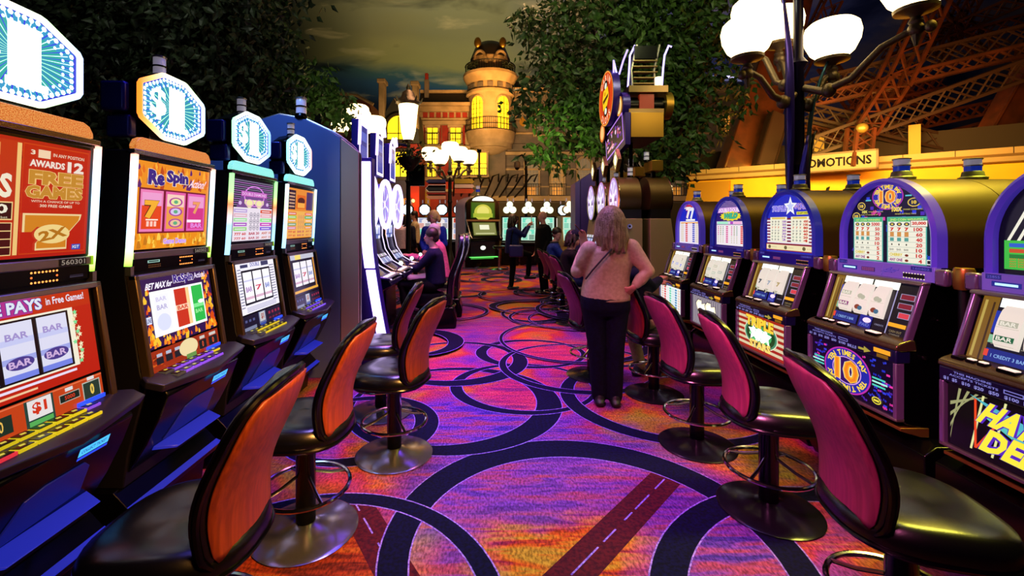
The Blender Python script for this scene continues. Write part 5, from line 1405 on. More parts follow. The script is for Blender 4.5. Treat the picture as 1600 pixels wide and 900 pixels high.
for i, y in enumerate((6.12, 6.80, 7.48)):
    disc_machine((1.72, y, 0), -pi / 2, 'disc topped machine with diamond topper, %s from the woman in the tan sweater' % ('first', 'second', 'third')[i], 'disc topped machines')
    disc_machine((2.36, y, 0), pi / 2, 'back of a drum topped machine with cream side, %s in the far facing row' % ('first', 'second', 'third')[i], 'drum topped machines seen from the back', False)
def lilac_partition():
    t = thing('partition_panel', 'tall lilac lit end panel left of the disc topped machines', 'partition', (0, 8.9, 0))
    m = mat('lilac_laminate', '8a70d8', .45)
    p = MB(); p.prism([(1.70, 0), (1.80, 0), (1.80, 2.32), (1.70, 2.26)], 0, .5, 'y', m); p.build('narrow_panel', t, bev=.004)
    p = MB(); p.prism([(1.81, 0), (2.35, 0), (2.35, 2.7), (2.17, 2.56), (1.81, 2.33)], 0, .5, 'y', mat('lilac_laminate_deep', '7a5ccc', .45)); p.build('wide_panel', t, bev=.004)
lilac_partition()

def art_oval():
    a = Art(.80, .80); a.ell(.5, .5, .5, .5, 'f8a040', 44); a.ell(.5, .5, .475, .475, 'e04418', 44); a.ell(.5, .5, .31, .34, 'c83010', 36)
    a.arc_text('CABIN', .5, .5, .385, .385, pi / 2, 1.9, .13, 'ffd8b0', .03); a.arc_text('SLOTS', .5, .5, .40, .40, -pi / 2, 1.7, .13, 'ffd8b0', .03, inward=True)
    a.ell(.5, .74, .13, .10, '101010', 20); a.ell(.5, .74, .08, .06, 'f0f0e0', 14); a.ell(.5, .27, .13, .10, '101010', 20); a.ell(.5, .27, .08, .06, 'f0f0e0', 14)
    a.poly([(.33, .30), (.60, .36), (.72, .50), (.64, .70), (.34, .68), (.27, .52)], 'ffd020'); a.poly([(.30, .50), (.68, .56), (.66, .50), (.34, .43)], '503010'); a.ell(.45, .60, .05, .04, 'e09010', 12)
    return a
def art_marquee():
    a = Art(.90, .40); a.rect(0, 0, 1, 1, 'd090ff'); a.rect(.025, .05, .975, .95, '180828'); rnd = random.Random(6)
    for i in range(30): a.ell(rnd.uniform(.08, .9), rnd.uniform(.15, .85), rnd.uniform(.01, .05), rnd.uniform(.02, .09), ('8030c0', 'e06090', 'f0c8f0', '402080')[i % 4], 8)
    a.poly([(.1, .2), (.5, .25), (.45, .35), (.12, .3)], 'f0a0b0')
    return a
def overhead_sign():
    t = thing('neon_sign', 'tall overhead sign with red oval disc and neon ladder above the disc topped machines', 'sign', (1.84, 6.45, 0), -pi / 2)
    p = MB(); p.cyl((0, .195, 0), (0, .195, 3.0), .028, m=BLACK); p.build('post', t)
    g = MB(); g.box(-.52, .42, .06, .50, 2.62, 2.95, BLACKM); g.box(.425, .43, .06, .50, 2.62, 2.95, GOLD); g.build('gold_box', t, bev=.004)
    m = MB(); m.prism([(-.55, 2.34), (.44, 2.52), (.44, 2.95), (-.55, 2.72)], -.02, .05, 'y', mat('violet_fin', '2a1878', .3)); mo = m.build('marquee_board', t)
    a = art_marquee(); a.build('marquee_print', mo, smooth=False, loc=(-.50, -.024, 2.42), rot=(0, R(-11), 0))
    d = MB(); d.cyl((.10, .0, 3.12), (.10, .62, 3.12), .12, n=30, m=BLACK); d.cyl((.10, .0, 3.12), (.10, .1, 3.12), .19, n=30, m=mat('violet_fin', '2a1878', .3)); d.cyl((.10, .60, 3.12), (.10, .70, 3.12), .19, n=30, m=GOLD)
    d.box(.0, .28, .08, .62, 3.27, 3.36, BRONZE); d.box(.0, .28, .08, .56, 2.96, 3.04, BRONZE); d.box(.18, .24, .24, .44, 3.05, 3.25, mat('red_window', '6a1810', .3, emit='a02810', es=.4)); d.build('reel_drum', t)
    a = Art(.28, .28); a.ell(.5, .5, .5, .5, 'f0a030', 28); a.ell(.5, .5, .38, .40, 'ffe8a0', 24); a.ell(.5, .5, .2, .25, 'f0a850', 16); a.build('drum_face', t, smooth=False, loc=(-.04, -.006, 2.98))
    o = MB(); o.cyl((-.25, -.10, 3.32), (-.25, .0, 3.32), .41, n=44, m=mat('violet_fin', '2a1878', .3)); oo = o.build('oval_disc', t)
    art_obj('disc_print', 'oval', art_oval, oo, (-.65, -.104, 2.92))
    s2 = MB(); s2.cyl((-.62, -.06, 2.88), (-.62, .05, 2.88), .16, n=28, m=BLACK); so = s2.build('small_disc', t)
    a = Art(.28, .28); a.ell(.5, .5, .5, .5, 'e87830', 28); a.ell(.5, .5, .35, .38, 'f8c880', 20); a.build('small_disc_print', so, smooth=False, loc=(-.76, -.064, 2.74))
    l = MB()
    for x in (.0, ): pass
    for y in (.18, .50):
        l.tube([(.12, y, 3.36), (.12, y - .02, 3.62), (.12, y + .06, 3.98)], .018, 6, SILVER)
    for k in range(5): l.box(.08, .16, .18, .52, 3.42 + k * .08, 3.435 + k * .08, BRONZE)
    l.box(.10, .14, .20, .52, 3.78, 3.96, BLACK); lo = l.build('ladder', t)
    for y in (.12, .60):
        n = MB(); n.tube([(.10, y, 3.38), (.10, y + .02, 3.66), (.10, y + (.03 if y < .3 else .04), 3.84), (.10, y + .10, 3.98), (.10, y + .14, 3.96)], .014, 8, glow('b8a8ff', 2.4, True)); n.build('neon_tube', lo)
    n = MB(); n.tube([(.02, -.06, 3.25), (.02, -.06, 3.80), (.02, -.02, 3.62), (.02, .02, 3.60), (.02, .08, 3.80), (.02, .14, 3.95)], .013, 8, glow('a898ff', 2.4, True)); n.build('neon_tube', t)
    c = MB(); c.tube([(.24, .50, 3.36), (.24, .50, 3.48)], .05, 14, mat('lit_warm_cap', 'ffe8c0', .3, emit='ffe8c0', es=1.5)); c.build('cap_light', t)
overhead_sign()

# ------------------------------------------------------------------ far machines
def art_far(k):
    a = Art(.50, .40); cols = (('f0e8e8', 'd06850', 'a0a8d0', '50506a'), ('c8f0d8', '50c0a0', '70e0c0', '205848'), ('f0e0d0', '4060a0', 'c04030', 'a0a8c0'))[k]
    a.rect(0, 0, 1, 1, cols[0]); a.rect(.1, .55, .9, .95, cols[2]); a.ell(.5, .68, .22, .22, cols[0], 20)
    for i in range(4): a.rect(.08, .08 + i * .11, .45, .15 + i * .11, cols[1]); a.rect(.55, .08 + i * .11, .9, .15 + i * .11, cols[3])
    return a
def far_machine(loc, rz, label, k, group, shape='hex', body=None):
    t = thing('slot_machine', label, 'slot machine', loc, rz, group)
    c = MB(); c.prism([(.35, 0), (.35, 1.72), (.02, 1.72), (.03, 1.25), (-.05, .85), (-.18, .80), (-.18, .74), (-.02, .68), (.0, 0)], -.29, .29, 'x', body or BLACK); c.build('cabinet', t, bev=.006)
    art_obj('top_screen', 'far%d' % k, lambda: art_far(k), t, (-.25, .01, 1.28))
    art_obj('lower_screen', 'farl%d' % k, lambda: art_far((k + 1) % 3 if k != 1 else 1), t, (-.25, -.055, .88), (R(-11), 0, 0))
    s = MB()
    if shape == 'hex':
        s.prism([(.24 * cos(R(a)), 1.98 + .24 * sin(R(a))) for a in range(22, 382, 45)], .02, .14, 'y', BLACK); so = s.build('sign_housing', t)
        a = Art(.40, .40); a.poly([(.5 + .5 * cos(R(q)), .5 + .5 * sin(R(q))) for q in range(22, 382, 45)], ('e8f4ff', 1.3)); a.poly([(.5 + .42 * cos(R(q)), .5 + .42 * sin(R(q))) for q in range(22, 382, 45)], ('f8ffff', 1.6)); a.build('sign_face', so, smooth=False, loc=(-.20, .016, 1.78))
    else:
        lobes = [(0, 2.13, .13), (-.11, 1.94, .14), (.11, 1.94, .14)]
        for i, (x, z, r) in enumerate(lobes): s.cyl((x, .02, z), (x, .10, z), r, n=20, m=BRONZE)
        so = s.build('sign_housing', t); a = Art(.5, .5)
        for x, z, r in lobes: a.ell((x + .25) / .5, (z - 1.78) / .5, r * .86 / .5, r * .86 / .5, ('f8ffd8', 1.5) if k != 2 else ('e8e060', 1.2), 20)
        a.build('sign_face', so, smooth=False, loc=(-.25, .016, 1.78))
    cd = MB(); cd.cyl((-.08, .08, 2.22), (-.08, .08, 2.34), .022, n=10, m=mat('clear_call_lens', 'd0ccd8')); cd.cyl((.12, .08, 2.22), (.12, .08, 2.34), .022, n=10, m=mat('clear_call_lens', 'd0ccd8')); cd.build('call_light', t)
    return t
for i in range(5):
    far_machine((-3.05 + i * .64, 16.6, 0), 0, 'far machine with white octagonal sign, %s from the left behind the blonde woman' % ('first', 'second', 'third', 'fourth', 'fifth')[i], 0 if i != 3 else 2, 'far machines with octagonal signs')
for i in range(3):
    far_machine((.70 + i * .66, 15.6 + .1 * i, 0), R(-8), 'far green screened machine with three lobed sign, %s right of the large cabinet' % ('first', 'second', 'third')[i], 1, 'far machines with lobed signs', 'lobe')
far_machine((2.75, 15.4, 0), R(20), 'far machine with cream side behind the bald man', 1, 'far machines with lobed signs', 'lobe', CREAM_CAB)
for i in range(3):
    far_machine((2.85 + i * .62, 17.4, 0), 0, 'far machine with round white sign right of the bald man, %s of three' % ('first', 'second', 'third')[i], 2, 'far machines right of the bald man')
def large_machine():
    t = thing('slot_machine', 'large arch topped machine with green lit screens and lilac grey side', 'slot machine', (-.22, 15.0, 0), R(26))
    W = .62
    c = MB(); pts = [(-W, 0), (W, 0), (W, 2.05)] + [(W * cos(R(a)), 2.05 + .36 * sin(R(a))) for a in range(15, 180, 15)] + [(-W, 2.05)]
    c.prism(pts, .12, .95, 'y', mat('lilac_grey_side', 'a08cb4', .6)); c.build('cabinet', t, bev=.01)
    f = MB(); f.prism([(x * .99, z) for x, z in pts], .0, .12, 'y', BLACK); f.prism([(-.06, 1.20), (-.30, .98), (-.30, .92), (.0, .86), (.0, 1.20)], -W + .02, W - .02, 'x', BLACK); f.build('front', t, bev=.008)
    fr = MB(); fr.box(-W, W, -.03, .0, 1.54, 1.60, SILVER); fr.tube([(-W + .02, -.02, 1.54), (-W + .08, -.20, 1.05), (-W + .1, -.30, .97)], .02, 8, SILVER); fr.tube([(W - .02, -.02, 1.54), (W - .08, -.20, 1.05), (W - .1, -.30, .97)], .02, 8, SILVER); fr.build('frame', t)
    a = Art(.9, .55); a.rect(0, 0, 1, 1, '183808'); a.rect(.03, .05, .97, .95, '2c6018'); a.ell(.5, .35, .36, .5, 'c8c848', 30); a.ell(.5, .4, .25, .35, 'e8e070', 24); a.rect(.1, .06, .9, .3, 'a8b838'); a.build('top_screen', t, smooth=False, loc=(-.45, -.004, 1.64))
    a = Art(.8, .16); a.ell(.5, 0, .5, 1.0, ('f8fff0', 1.3), 30, 0, pi); a.build('arch_light', t, smooth=False, loc=(-.40, -.004, 2.22))
    a = Art(.86, .46); a.rect(0, 0, 1, 1, '505820'); a.rect(.03, .05, .97, .95, '8a8a50'); a.rect(.3, .45, .7, .8, 'f8f8d8'); a.rect(.1, .1, .9, .2, 'c8c890'); a.build('lower_screen', t, smooth=False, loc=(-.43, -.20, 1.07), rot=(R(-18), 0, 0))
    a = Art(.9, .6); a.rect(0, 0, 1, 1, '08060a'); a.ell(.5, .62, .11, .12, ('f0f8e8', 1.3), 20); a.rect(.0, .0, .95, .05, ('38a038', 1)); a.build('belly_glass', t, smooth=False, loc=(-.45, -.004, .28))
    g = MB(); g.box(-.50, .50, -.22, -.01, .34, .36, glow('70f070', 1.2, True)); g.build('green_tray_light', t)
    candle(t, -.05, .3, 2.40, 2.6, True)
large_machine()
def pole_table():
    t = thing('bar_stool', 'chrome pole stool in front of the large green lit machine', 'stool', (.30, 14.2, 0))
    m = MB(); m.lathe([(.30, 0), (.30, .02), (.05, .05), (.035, .06), (.035, .68)], 24, CHROME); m.build('pedestal', t)
    m = MB(); m.lathe([(.17, .68), (.2, .70), (.2, .75), (.16, .77)], 24, VINYL); m.build('seat', t)
pole_table()
# ------------------------------------------------------------------ street facades beyond the gaming floor
STONE = mat('warm_limestone', 'a89070', .8, noise=('8c7858', 1.5, 5))
STONEG = mat('grey_limestone', '6a5e58', .85, noise=('54504e', 1.5, 5))
BRICK = mat('red_stucco', '9a2414', .8, noise=('7c1a10', 2, 4))
SLATE = mat('dark_slate_roof', '1a1416', .7, noise=('0e0c10', 4, 3))
IRON = mat('black_iron', '0c0a0a', .5, .4)
WGLOW = mat('lit_yellow_window', 'ffe030', .4, emit='ffd820', es=1.25)
WDIM = mat('dim_window', '6a6458', .3, emit='807058', es=.35)
WAMB = mat('lit_amber_window', 'd88a30', .4, emit='e89838', es=.7)
def base_mb(base): return MB(Matrix.Translation(-Vector(base)))
def win(parent, base, x0, x1, z0, z1, y, glass, frame, nx=2, nz=4, arch=False, rail=False, bar=None, surround=True):
    w = base_mb(base); t = .10
    if surround:
        w.box(x0 - t, x0, y - .10, y + .02, z0 - .05, z1 + t, frame); w.box(x1, x1 + t, y - .10, y + .02, z0 - .05, z1 + t, frame)
        w.box(x0 - t - .05, x1 + t + .05, y - .16, y + .02, z0 - .15, z0, frame)
        if not arch: w.box(x0 - t - .05, x1 + t + .05, y - .16, y + .02, z1, z1 + .16, frame)
    bm = bar or frame
    for i in range(1, nx): x = x0 + (x1 - x0) * i / nx; w.box(x - .02, x + .02, y - .06, y - .02, z0, z1 + ((x1 - x0) * .45 if arch else 0), bm)
    for i in range(1, nz): z = z0 + (z1 - z0) * i / nz; w.box(x0, x1, y - .055, y - .025, z - .018, z + .018, bm)
    if arch:
        c = (x0 + x1) / 2; r = (x1 - x0) / 2; n = 14; v = []
        for rr in (r, r + t + .03):
            v += [(c + rr * cos(pi * i / n), z1 + rr * sin(pi * i / n)) for i in range(n + 1)]
        m = n + 1
        for ya, yb in ((y - .12, y + .02),):
            w.add([(p[0], ya, p[1]) for p in v] + [(p[0], yb, p[1]) for p in v], [(i, i + 1, m + i + 1, m + i) for i in range(n)] + [(2 * m + i, i, i + 1, 2 * m + i + 1) for i in range(n)] + [(m + i, m + i + 1, 3 * m + i + 1, 3 * m + i) for i in range(n)], frame)
    if not w.f: w.box(x0, x1, y - .06, y - .04, z0, z0 + .03, bm)
    o = w.build('window', parent)
    g = base_mb(base)
    if arch:
        c = (x0 + x1) / 2; r = (x1 - x0) / 2
        g.prism([(x0, z0), (x1, z0)] + [(c + r * cos(pi * i / 14), z1 + r * sin(pi * i / 14)) for i in range(15)], y - .02, y + .0, 'y', glass)
    else: g.box(x0, x1, y - .02, y, z0, z1, glass)
    g.build('pane', o)
    if rail: railing(o, base, x0 - .12, x1 + .12, z0 - .05, z0 + .62, y - .32)
    return o
def railing(parent, base, x0, x1, z0, z1, y):
    r = base_mb(base)
    r.box(x0, x1, y - .02, y + .02, z1 - .03, z1, IRON); r.box(x0, x1, y - .02, y + .02, z0, z0 + .03, IRON)
    n = max(3, int((x1 - x0) / .13))
    for i in range(n + 1): x = x0 + (x1 - x0) * i / n; r.box(x - .012, x + .012, y - .012, y + .012, z0, z1, IRON)
    return r.build('railing', parent)
FY = 25.0
def X_(px, y=FY): return (px - VX) / FPX * y
def Z_(py, y=FY): return EYE - (py - VY) / FPX * y

def red_building():
    B = (X_(693), FY, 0)
    t = thing('town_building', 'red facade with cream trim and yellow lit windows left of the round tower', 'building', B)
    x0, x1 = X_(655), X_(735)
    w = base_mb(B); w.box(x0, x1, FY, FY + 2.0, 0, Z_(162), BRICK); w.build('wall', t)
    r = base_mb(B); r.prism([(FY - .1, Z_(162)), (FY + .5, Z_(140)), (FY + 2, Z_(140)), (FY + 2, Z_(162))], x0, x1 + .3, 'x', SLATE); ro = r.build('roof', t)
    e = base_mb(B); e.box(x0, x1, FY + .3, FY + .6, Z_(142), Z_(138), STONE); e.build('ridge_trim', ro)
    c = base_mb(B)
    for za, zb, d in ((162, 167, .35), (167, 175, .15), (185, 190, .12), (190, 196, .25), (229, 234, .30), (234, 238, .15), (278, 283, .3), (296, 300, .25)): c.box(x0 - .1, x1, FY - d, FY + .02, Z_(zb), Z_(za), STONE)
    c.box(x0, x1, FY - .03, FY + .01, Z_(185), Z_(175), STONE)
    for px in (655, 690, 727): c.box(X_(px), X_(px + 7) if px != 690 else X_(px + 0) + .02, FY - .08, FY + .02, Z_(229), Z_(196), STONE)
    c.build('cornice', t, bev=.02)
    for i in range(7):
        f = base_mb(B); a = X_(661 + i * 10.3); f.box(a, a + .26, FY - .06, FY - .02, Z_(184), Z_(176), BRICK); f.build('frieze_square', t)
    for px0, px1 in ((668, 684), (704, 720)): win(t, B, X_(px0), X_(px1), Z_(226), Z_(200), FY, WGLOW, STONE, 2, 3, rail=True, bar=IRON)
    win(t, B, X_(668), X_(681), Z_(276), Z_(240), FY, WGLOW, STONE, 2, 4, rail=True, bar=IRON)
    for px0, px1 in ((706, 716), (718, 729), (736, 748), (750, 760)): win(t, B, X_(px0), X_(px1), Z_(274), Z_(240), FY - (.0 if px1 < 735 else .25), WGLOW, STONE, 1, 2, rail=False, bar=IRON)
    railing(t, B, X_(704), X_(761), Z_(276), Z_(264), FY - .5)
    g = base_mb(B); g.box(X_(655), X_(672), FY - .1, FY + .01, 0, Z_(300), mat('ochre_wall', 'a8802c', .8)); g.box(X_(686), X_(735), FY - .06, FY + .01, Z_(330), Z_(300), mat('maroon_band', '5a1218', .8)); g.build('ground_floor', t)
    ch = base_mb(B); ch.box(X_(662), X_(669), FY + .2, FY + .5, Z_(160), Z_(122), STONEG); ch.box(X_(663), X_(668), FY + .2, FY + .45, Z_(122), Z_(112), BRICK); ch.build('chimney', t, bev=.02)
red_building()
def left_building():
    Y = 22.0
    B = (X_(625, Y), Y, 0)
    t = thing('town_building', 'dark mansard building with arched yellow window left of the red facade', 'building', B)
    x0, x1 = X_(586, Y), X_(655, Y)
    w = base_mb(B); w.box(x0, x1, Y, Y + 2, 0, Z_(225, Y), mat('deep_red_wall', '7a1a14', .8)); w.box(x0, X_(641, Y), Y - .05, Y + .01, 0, Z_(276, Y), mat('indigo_shopfront', '14123c', .6)); w.build('wall', t)
    m = base_mb(B); m.prism([(x0, Z_(225, Y)), (x1, Z_(225, Y)), (X_(650, Y), Z_(175, Y)), (X_(640, Y), Z_(155, Y)), (X_(615, Y), Z_(152, Y)), (X_(598, Y), Z_(180, Y))], Y + .1, Y + 2, 'y', mat('mansard_grey', '2a2c2a', .8)); m.build('roof', t)
    win(t, B, X_(605, Y), X_(640, Y), Z_(218, Y), Z_(198, Y), Y + .08, WGLOW, mat('dark_wood_trim', '241a14', .6), 2, 2, arch=True, bar=IRON)
    win(t, B, X_(612, Y), X_(640, Y), Z_(277, Y), Z_(238, Y), Y, WGLOW, mat('dark_wood_trim', '241a14', .6), 2, 2, bar=IRON)
    win(t, B, X_(626, Y), X_(642, Y), Z_(350, Y), Z_(318, Y), Y - .06, WAMB, mat('indigo_shopfront', '14123c', .6), 2, 2, arch=True, bar=IRON)
    win(t, B, X_(605, Y), X_(618, Y), Z_(350, Y), Z_(320, Y), Y - .06, WAMB, mat('indigo_shopfront', '14123c', .6), 1, 2, bar=IRON)
    for a, b in ((590, 603), (642, 655)):
        c = base_mb(B); ztop = Z_(124, Y) if a == 590 else Z_(128, Y)
        c.box(X_(a + 2, Y), X_(b - 2, Y), Y - .1, Y + .4, Z_(200, Y), ztop, STONE); c.box(X_(a, Y), X_(b, Y), Y - .2, Y + .5, ztop - .2, ztop, STONE); c.build('chimney', t, bev=.03)
    l = thing('wall_lamp', 'small glowing orange wall lamp by the arched shop window', 'lamp', (X_(646, Y), Y - .12, Z_(314, Y)))
    s = MB(); s.ball((0, 0, 0), .09, glow('ffc060', 4, True)); s.build('globe', l); s = MB(); s.tube([(0, .12, -.05), (0, 0, -.1)], .02, 8, IRON); s.build('bracket', l)
left_building()
light('shop_lamp_light', 'POINT', tuple(at(646, 316, 21.6)), (0, 0, 0), 60, 'ff6a20', .1)
def tower_building():
    cx, cy = X_(766), FY + .2
    B = (cx, cy, 0)
    t = thing('round_tower', 'round stone tower with lit arched windows and dark dome', 'tower', B)
    r = 1.22
    def L(prof, nm, par, m, n=36): b = MB(); b.lathe(prof, n, m); return b.build(nm, par, angle=30)
    z = lambda py: Z_(py)
    L([(r, z(232)), (r, z(148))], 'drum', t, STONE)
    L([(.1, z(242)), (.5, z(240)), (1.0, z(232)), (1.32, z(222)), (1.40, z(210)), (1.40, z(207)), (1.2, z(207))], 'balcony_bowl', t, STONE)
    L([(r, z(152)), (1.36, z(150)), (1.36, z(146)), (1.22, z(144)), (1.22, z(134)), (1.35, z(130)), (1.52, z(122)), (1.52, z(118)), (1.2, z(116))], 'cornice', t, STONE)
    L([(1.02, z(118)), (1.02, z(92))], 'attic', t, STONE)
    L([(1.12, z(93)), (1.05, z(88)), (.88, z(76)), (.62, z(68)), (.2, z(64)), (.02, z(63.5))], 'dome', t, mat('dark_dome', '2a2016', .5))
    for i in range(7):
        a = R(180 + 15 + i * 25); f = MB(); p = Vector((1.24 * cos(a), 1.24 * sin(a), z(139.5))); q = Vector((-sin(a), cos(a), 0))
        f.bar(p - q * .15, p + q * .15, .08, .26, STONEG); f.build('frieze_panel', t)
    for a in (236, 304):
        an = R(a); c = Vector((cos(an), sin(an), 0)); s = Vector((-sin(an), cos(an), 0))
        def curved(w_, z0, z1, rr, m, nm, par, arch=True, th=.05):
            b = MB(); n = 10; v = []
            half = w_ / rr
            for i in range(n + 1):
                th_ = -half + 2 * half * i / n; top = z1 + (w_ * math.sqrt(max(0, 1 - (th_ / half) ** 2)) if arch else 0)
                for R2 in (rr, rr + th): v += [(R2 * cos(an + th_), R2 * sin(an + th_), z0), (R2 * cos(an + th_), R2 * sin(an + th_), top)]
            f = []
            for i in range(n):
                k = 4 * i; f += [(k + 2, k + 6, k + 7, k + 3), (k + 1, k + 3, k + 7, k + 5), (k, k + 1, k + 5, k + 4)]
            b.add(v, f, m); return b.build(nm, par)
        fr = curved(.44, z(210), z(167), r - .01, STONE, 'window_surround', t, th=.07)
        g = curved(.34, z(210), z(167), r + .02, WGLOW, 'window', t, th=.07)
        b = MB()
        for k in (-.33, 0, .33):
            th_ = k * .6; b.bar(((r + .10) * cos(an + th_ * .8), (r + .10) * sin(an + th_ * .8), z(210)), ((r + .10) * cos(an + th_ * .8), (r + .10) * sin(an + th_ * .8), z(158 if k == 0 else 163)), .02, .03, IRON)
        for k in range(6):
            zz = z(206 - k * 7.5); b.tube([((r + .10) * cos(an + q), (r + .10) * sin(an + q), zz) for q in (-.26, -.13, 0, .13, .26)], .010, 6, IRON)
        b.build('mullion', g)
        d = MB(); d.tube([((1.07) * cos(an + q * 1.0), 1.07 * sin(an + q), z(108) + .75 * math.sqrt(max(0, 1 - (q / .42) ** 2))) for q in [(-.42 + .84 * i / 10) for i in range(11)]], .09, 8, STONE); d.build('dormer_arch', t)
        o = MB(); o.ball((.92 * cos(R(a + (-14 if a < 270 else 14))), .92 * sin(R(a)), z(73)), (.20, .14, .30), GOLD); o.build('finial', t)
    b = MB()
    for i in range(40):
        a = R(185 + i * 170 / 39); b.tube([(1.42 * cos(a), 1.42 * sin(a), z(208)), (1.42 * cos(a), 1.42 * sin(a), z(190))], .012, 5, IRON)
    for zz in (190, 199, 207): b.tube([(1.42 * cos(R(180 + 6 * i)), 1.42 * sin(R(180 + 6 * i)), z(zz)) for i in range(31)], .02, 6, IRON)
    b.build('railing', t)
    b = MB()
    for i in range(30):
        a = R(190 + i * 160 / 29); b.tube([(1.40 * cos(a), 1.40 * sin(a), z(118)), (1.40 * cos(a), 1.40 * sin(a), z(104))], .014, 5, IRON)
    b.tube([(1.40 * cos(R(180 + 6 * i)), 1.40 * sin(R(180 + 6 * i)), z(104)) for i in range(31)], .03, 6, IRON); b.build('railing', t)
    for a in (226, 314):
        b = MB(); rnd = random.Random(a)
        for i in range(50):
            q = R(a + rnd.uniform(-16, 16)); rr = 1.42 + rnd.uniform(-.05, .06); zz = z(108) + rnd.uniform(-.3, .05); s_ = .07
            b.add([(rr * cos(q) - s_, rr * sin(q), zz), (rr * cos(q), rr * sin(q) - .05, zz - s_), (rr * cos(q) + s_, rr * sin(q), zz), (rr * cos(q), rr * sin(q), zz + s_)], [(0, 1, 2, 3)], mat('dark_planting', '14200c', .8))
        b.build('planting', t, smooth=False)
tower_building()
def grey_building():
    B = (X_(930), FY + .4, 0); Y = FY + .4
    t = thing('town_building', 'grey stone facade with tall dim windows right of the round tower', 'building', B)
    x0, x1 = X_(735), X_(1175)
    w = base_mb(B); w.box(x0, x1, Y, Y + 2, 0, Z_(140), STONEG); w.build('wall', t)
    c = base_mb(B)
    for za, zb, d in ((136, 142, .35), (168, 171, .15), (205, 208, .12), (236, 241, .22), (262, 265, .1), (306, 314, .35), (290, 292, .1)): c.box(x0, x1, Y - d, Y + .02, Z_(zb), Z_(za), STONE)
    for i in range(9): c.box(x0, X_(822), Y - .03, Y, Z_(150 + i * 18 + .8), Z_(150 + i * 18), mat('stone_joint', '2c2620', .9))
    c.box(X_(762), X_(790), Y - .25, Y, Z_(306), Z_(232), STONEG); c.build('cornice', t, bev=.02)
    r = base_mb(B); r.prism([(Y - .1, Z_(138)), (Y + .8, Z_(112)), (Y + 2, Z_(112)), (Y + 2, Z_(138))], X_(800), x1, 'x', SLATE); ro = r.build('roof', t)
    e = base_mb(B); e.box(X_(800), x1, Y + .6, Y + .9, Z_(113), Z_(109), STONEG); e.build('ridge_trim', ro)
    WW = mat('pale_mullion', '9a9080', .6)
    for i, (a, b) in enumerate(((822, 842), (862, 882), (905, 925), (950, 970), (1000, 1020), (1050, 1070), (1095, 1115), (1130, 1150))):
        win(t, B, X_(a), X_(b), Z_(304), Z_(256), Y, WDIM if i != 1 else mat('glass_amber_dim', '8a6838', .4, emit='a87838', es=.5), STONE, 4, 7, arch=True, rail=True, bar=WW)
        q = base_mb(B); q.box(X_(a + 3), X_(b - 3), Y - .05, Y - .03, Z_(304), Z_(291), WAMB); q.build('lit_lower_pane', t)
    for i, (a, b) in enumerate(((838, 858), (884, 904), (1010, 1030), (1060, 1080), (1128, 1146))):
        win(t, B, X_(a), X_(b), Z_(208), Z_(178), Y, WDIM if i < 4 else WAMB, STONE, 4, 4, rail=True, bar=WW)
    m = base_mb(B); m.cyl((X_(820), Y - .05, Z_(188)), (X_(820), Y, Z_(188)), .28, m=GOLD); m.build('gilt_medallion', t)
    g = base_mb(B); g.box(x0, X_(780), Y - .04, Y, 0, Z_(314), mat('maroon_band', '5a1218', .8)); g.box(X_(780), x1, Y - .03, Y, 0, Z_(316), mat('olive_base', '3a3018', .8)); g.build('ground_floor', t)
    k = base_mb(B)
    for i in range(9):
        px = 706 + i * 12; k.tube([(X_(px + 2), Y - .3, Z_(308)), (X_(px + 5 + i), Y - 1.2, Z_(296)), (X_(px + 8 + i * 2), Y - 2.0, Z_(280 if i > 3 else 284)), (X_(px + 16 + i * 2), Y - 2.3, Z_(278 if i > 3 else 283)), (X_(px + 20 + i), Y - 2.0, Z_(288))], .05, 6, IRON)
    k.build('canopy_ribs', t)
grey_building()
def side_facade():
    # dim block in the left distance behind the tree
    B = (X_(530, 20), 20, 0)
    t = thing('town_building', 'low dark building with small orange roofline behind the left street lamp', 'building', B)
    w = base_mb(B); w.box(X_(300, 20), X_(590, 20), 20, 21.5, 0, Z_(205, 20), mat('dark_plum_wall', '1c1220', .8)); w.build('wall', t)
    r = base_mb(B); r.prism([(X_(500, 20), Z_(205, 20)), (X_(590, 20), Z_(205, 20)), (X_(578, 20), Z_(160, 20)), (X_(520, 20), Z_(150, 20))], 19.8, 21.5, 'y', mat('rust_roof', '5a2410', .7)); r.build('roof', t)
    e = base_mb(B); e.tube([(X_(520, 20), 19.7, Z_(148, 20)), (X_(560, 20), 19.7, Z_(152, 20)), (X_(586, 20), 19.7, Z_(166, 20))], .07, 8, STONE); e.build('roof_trim', t)
side_facade()

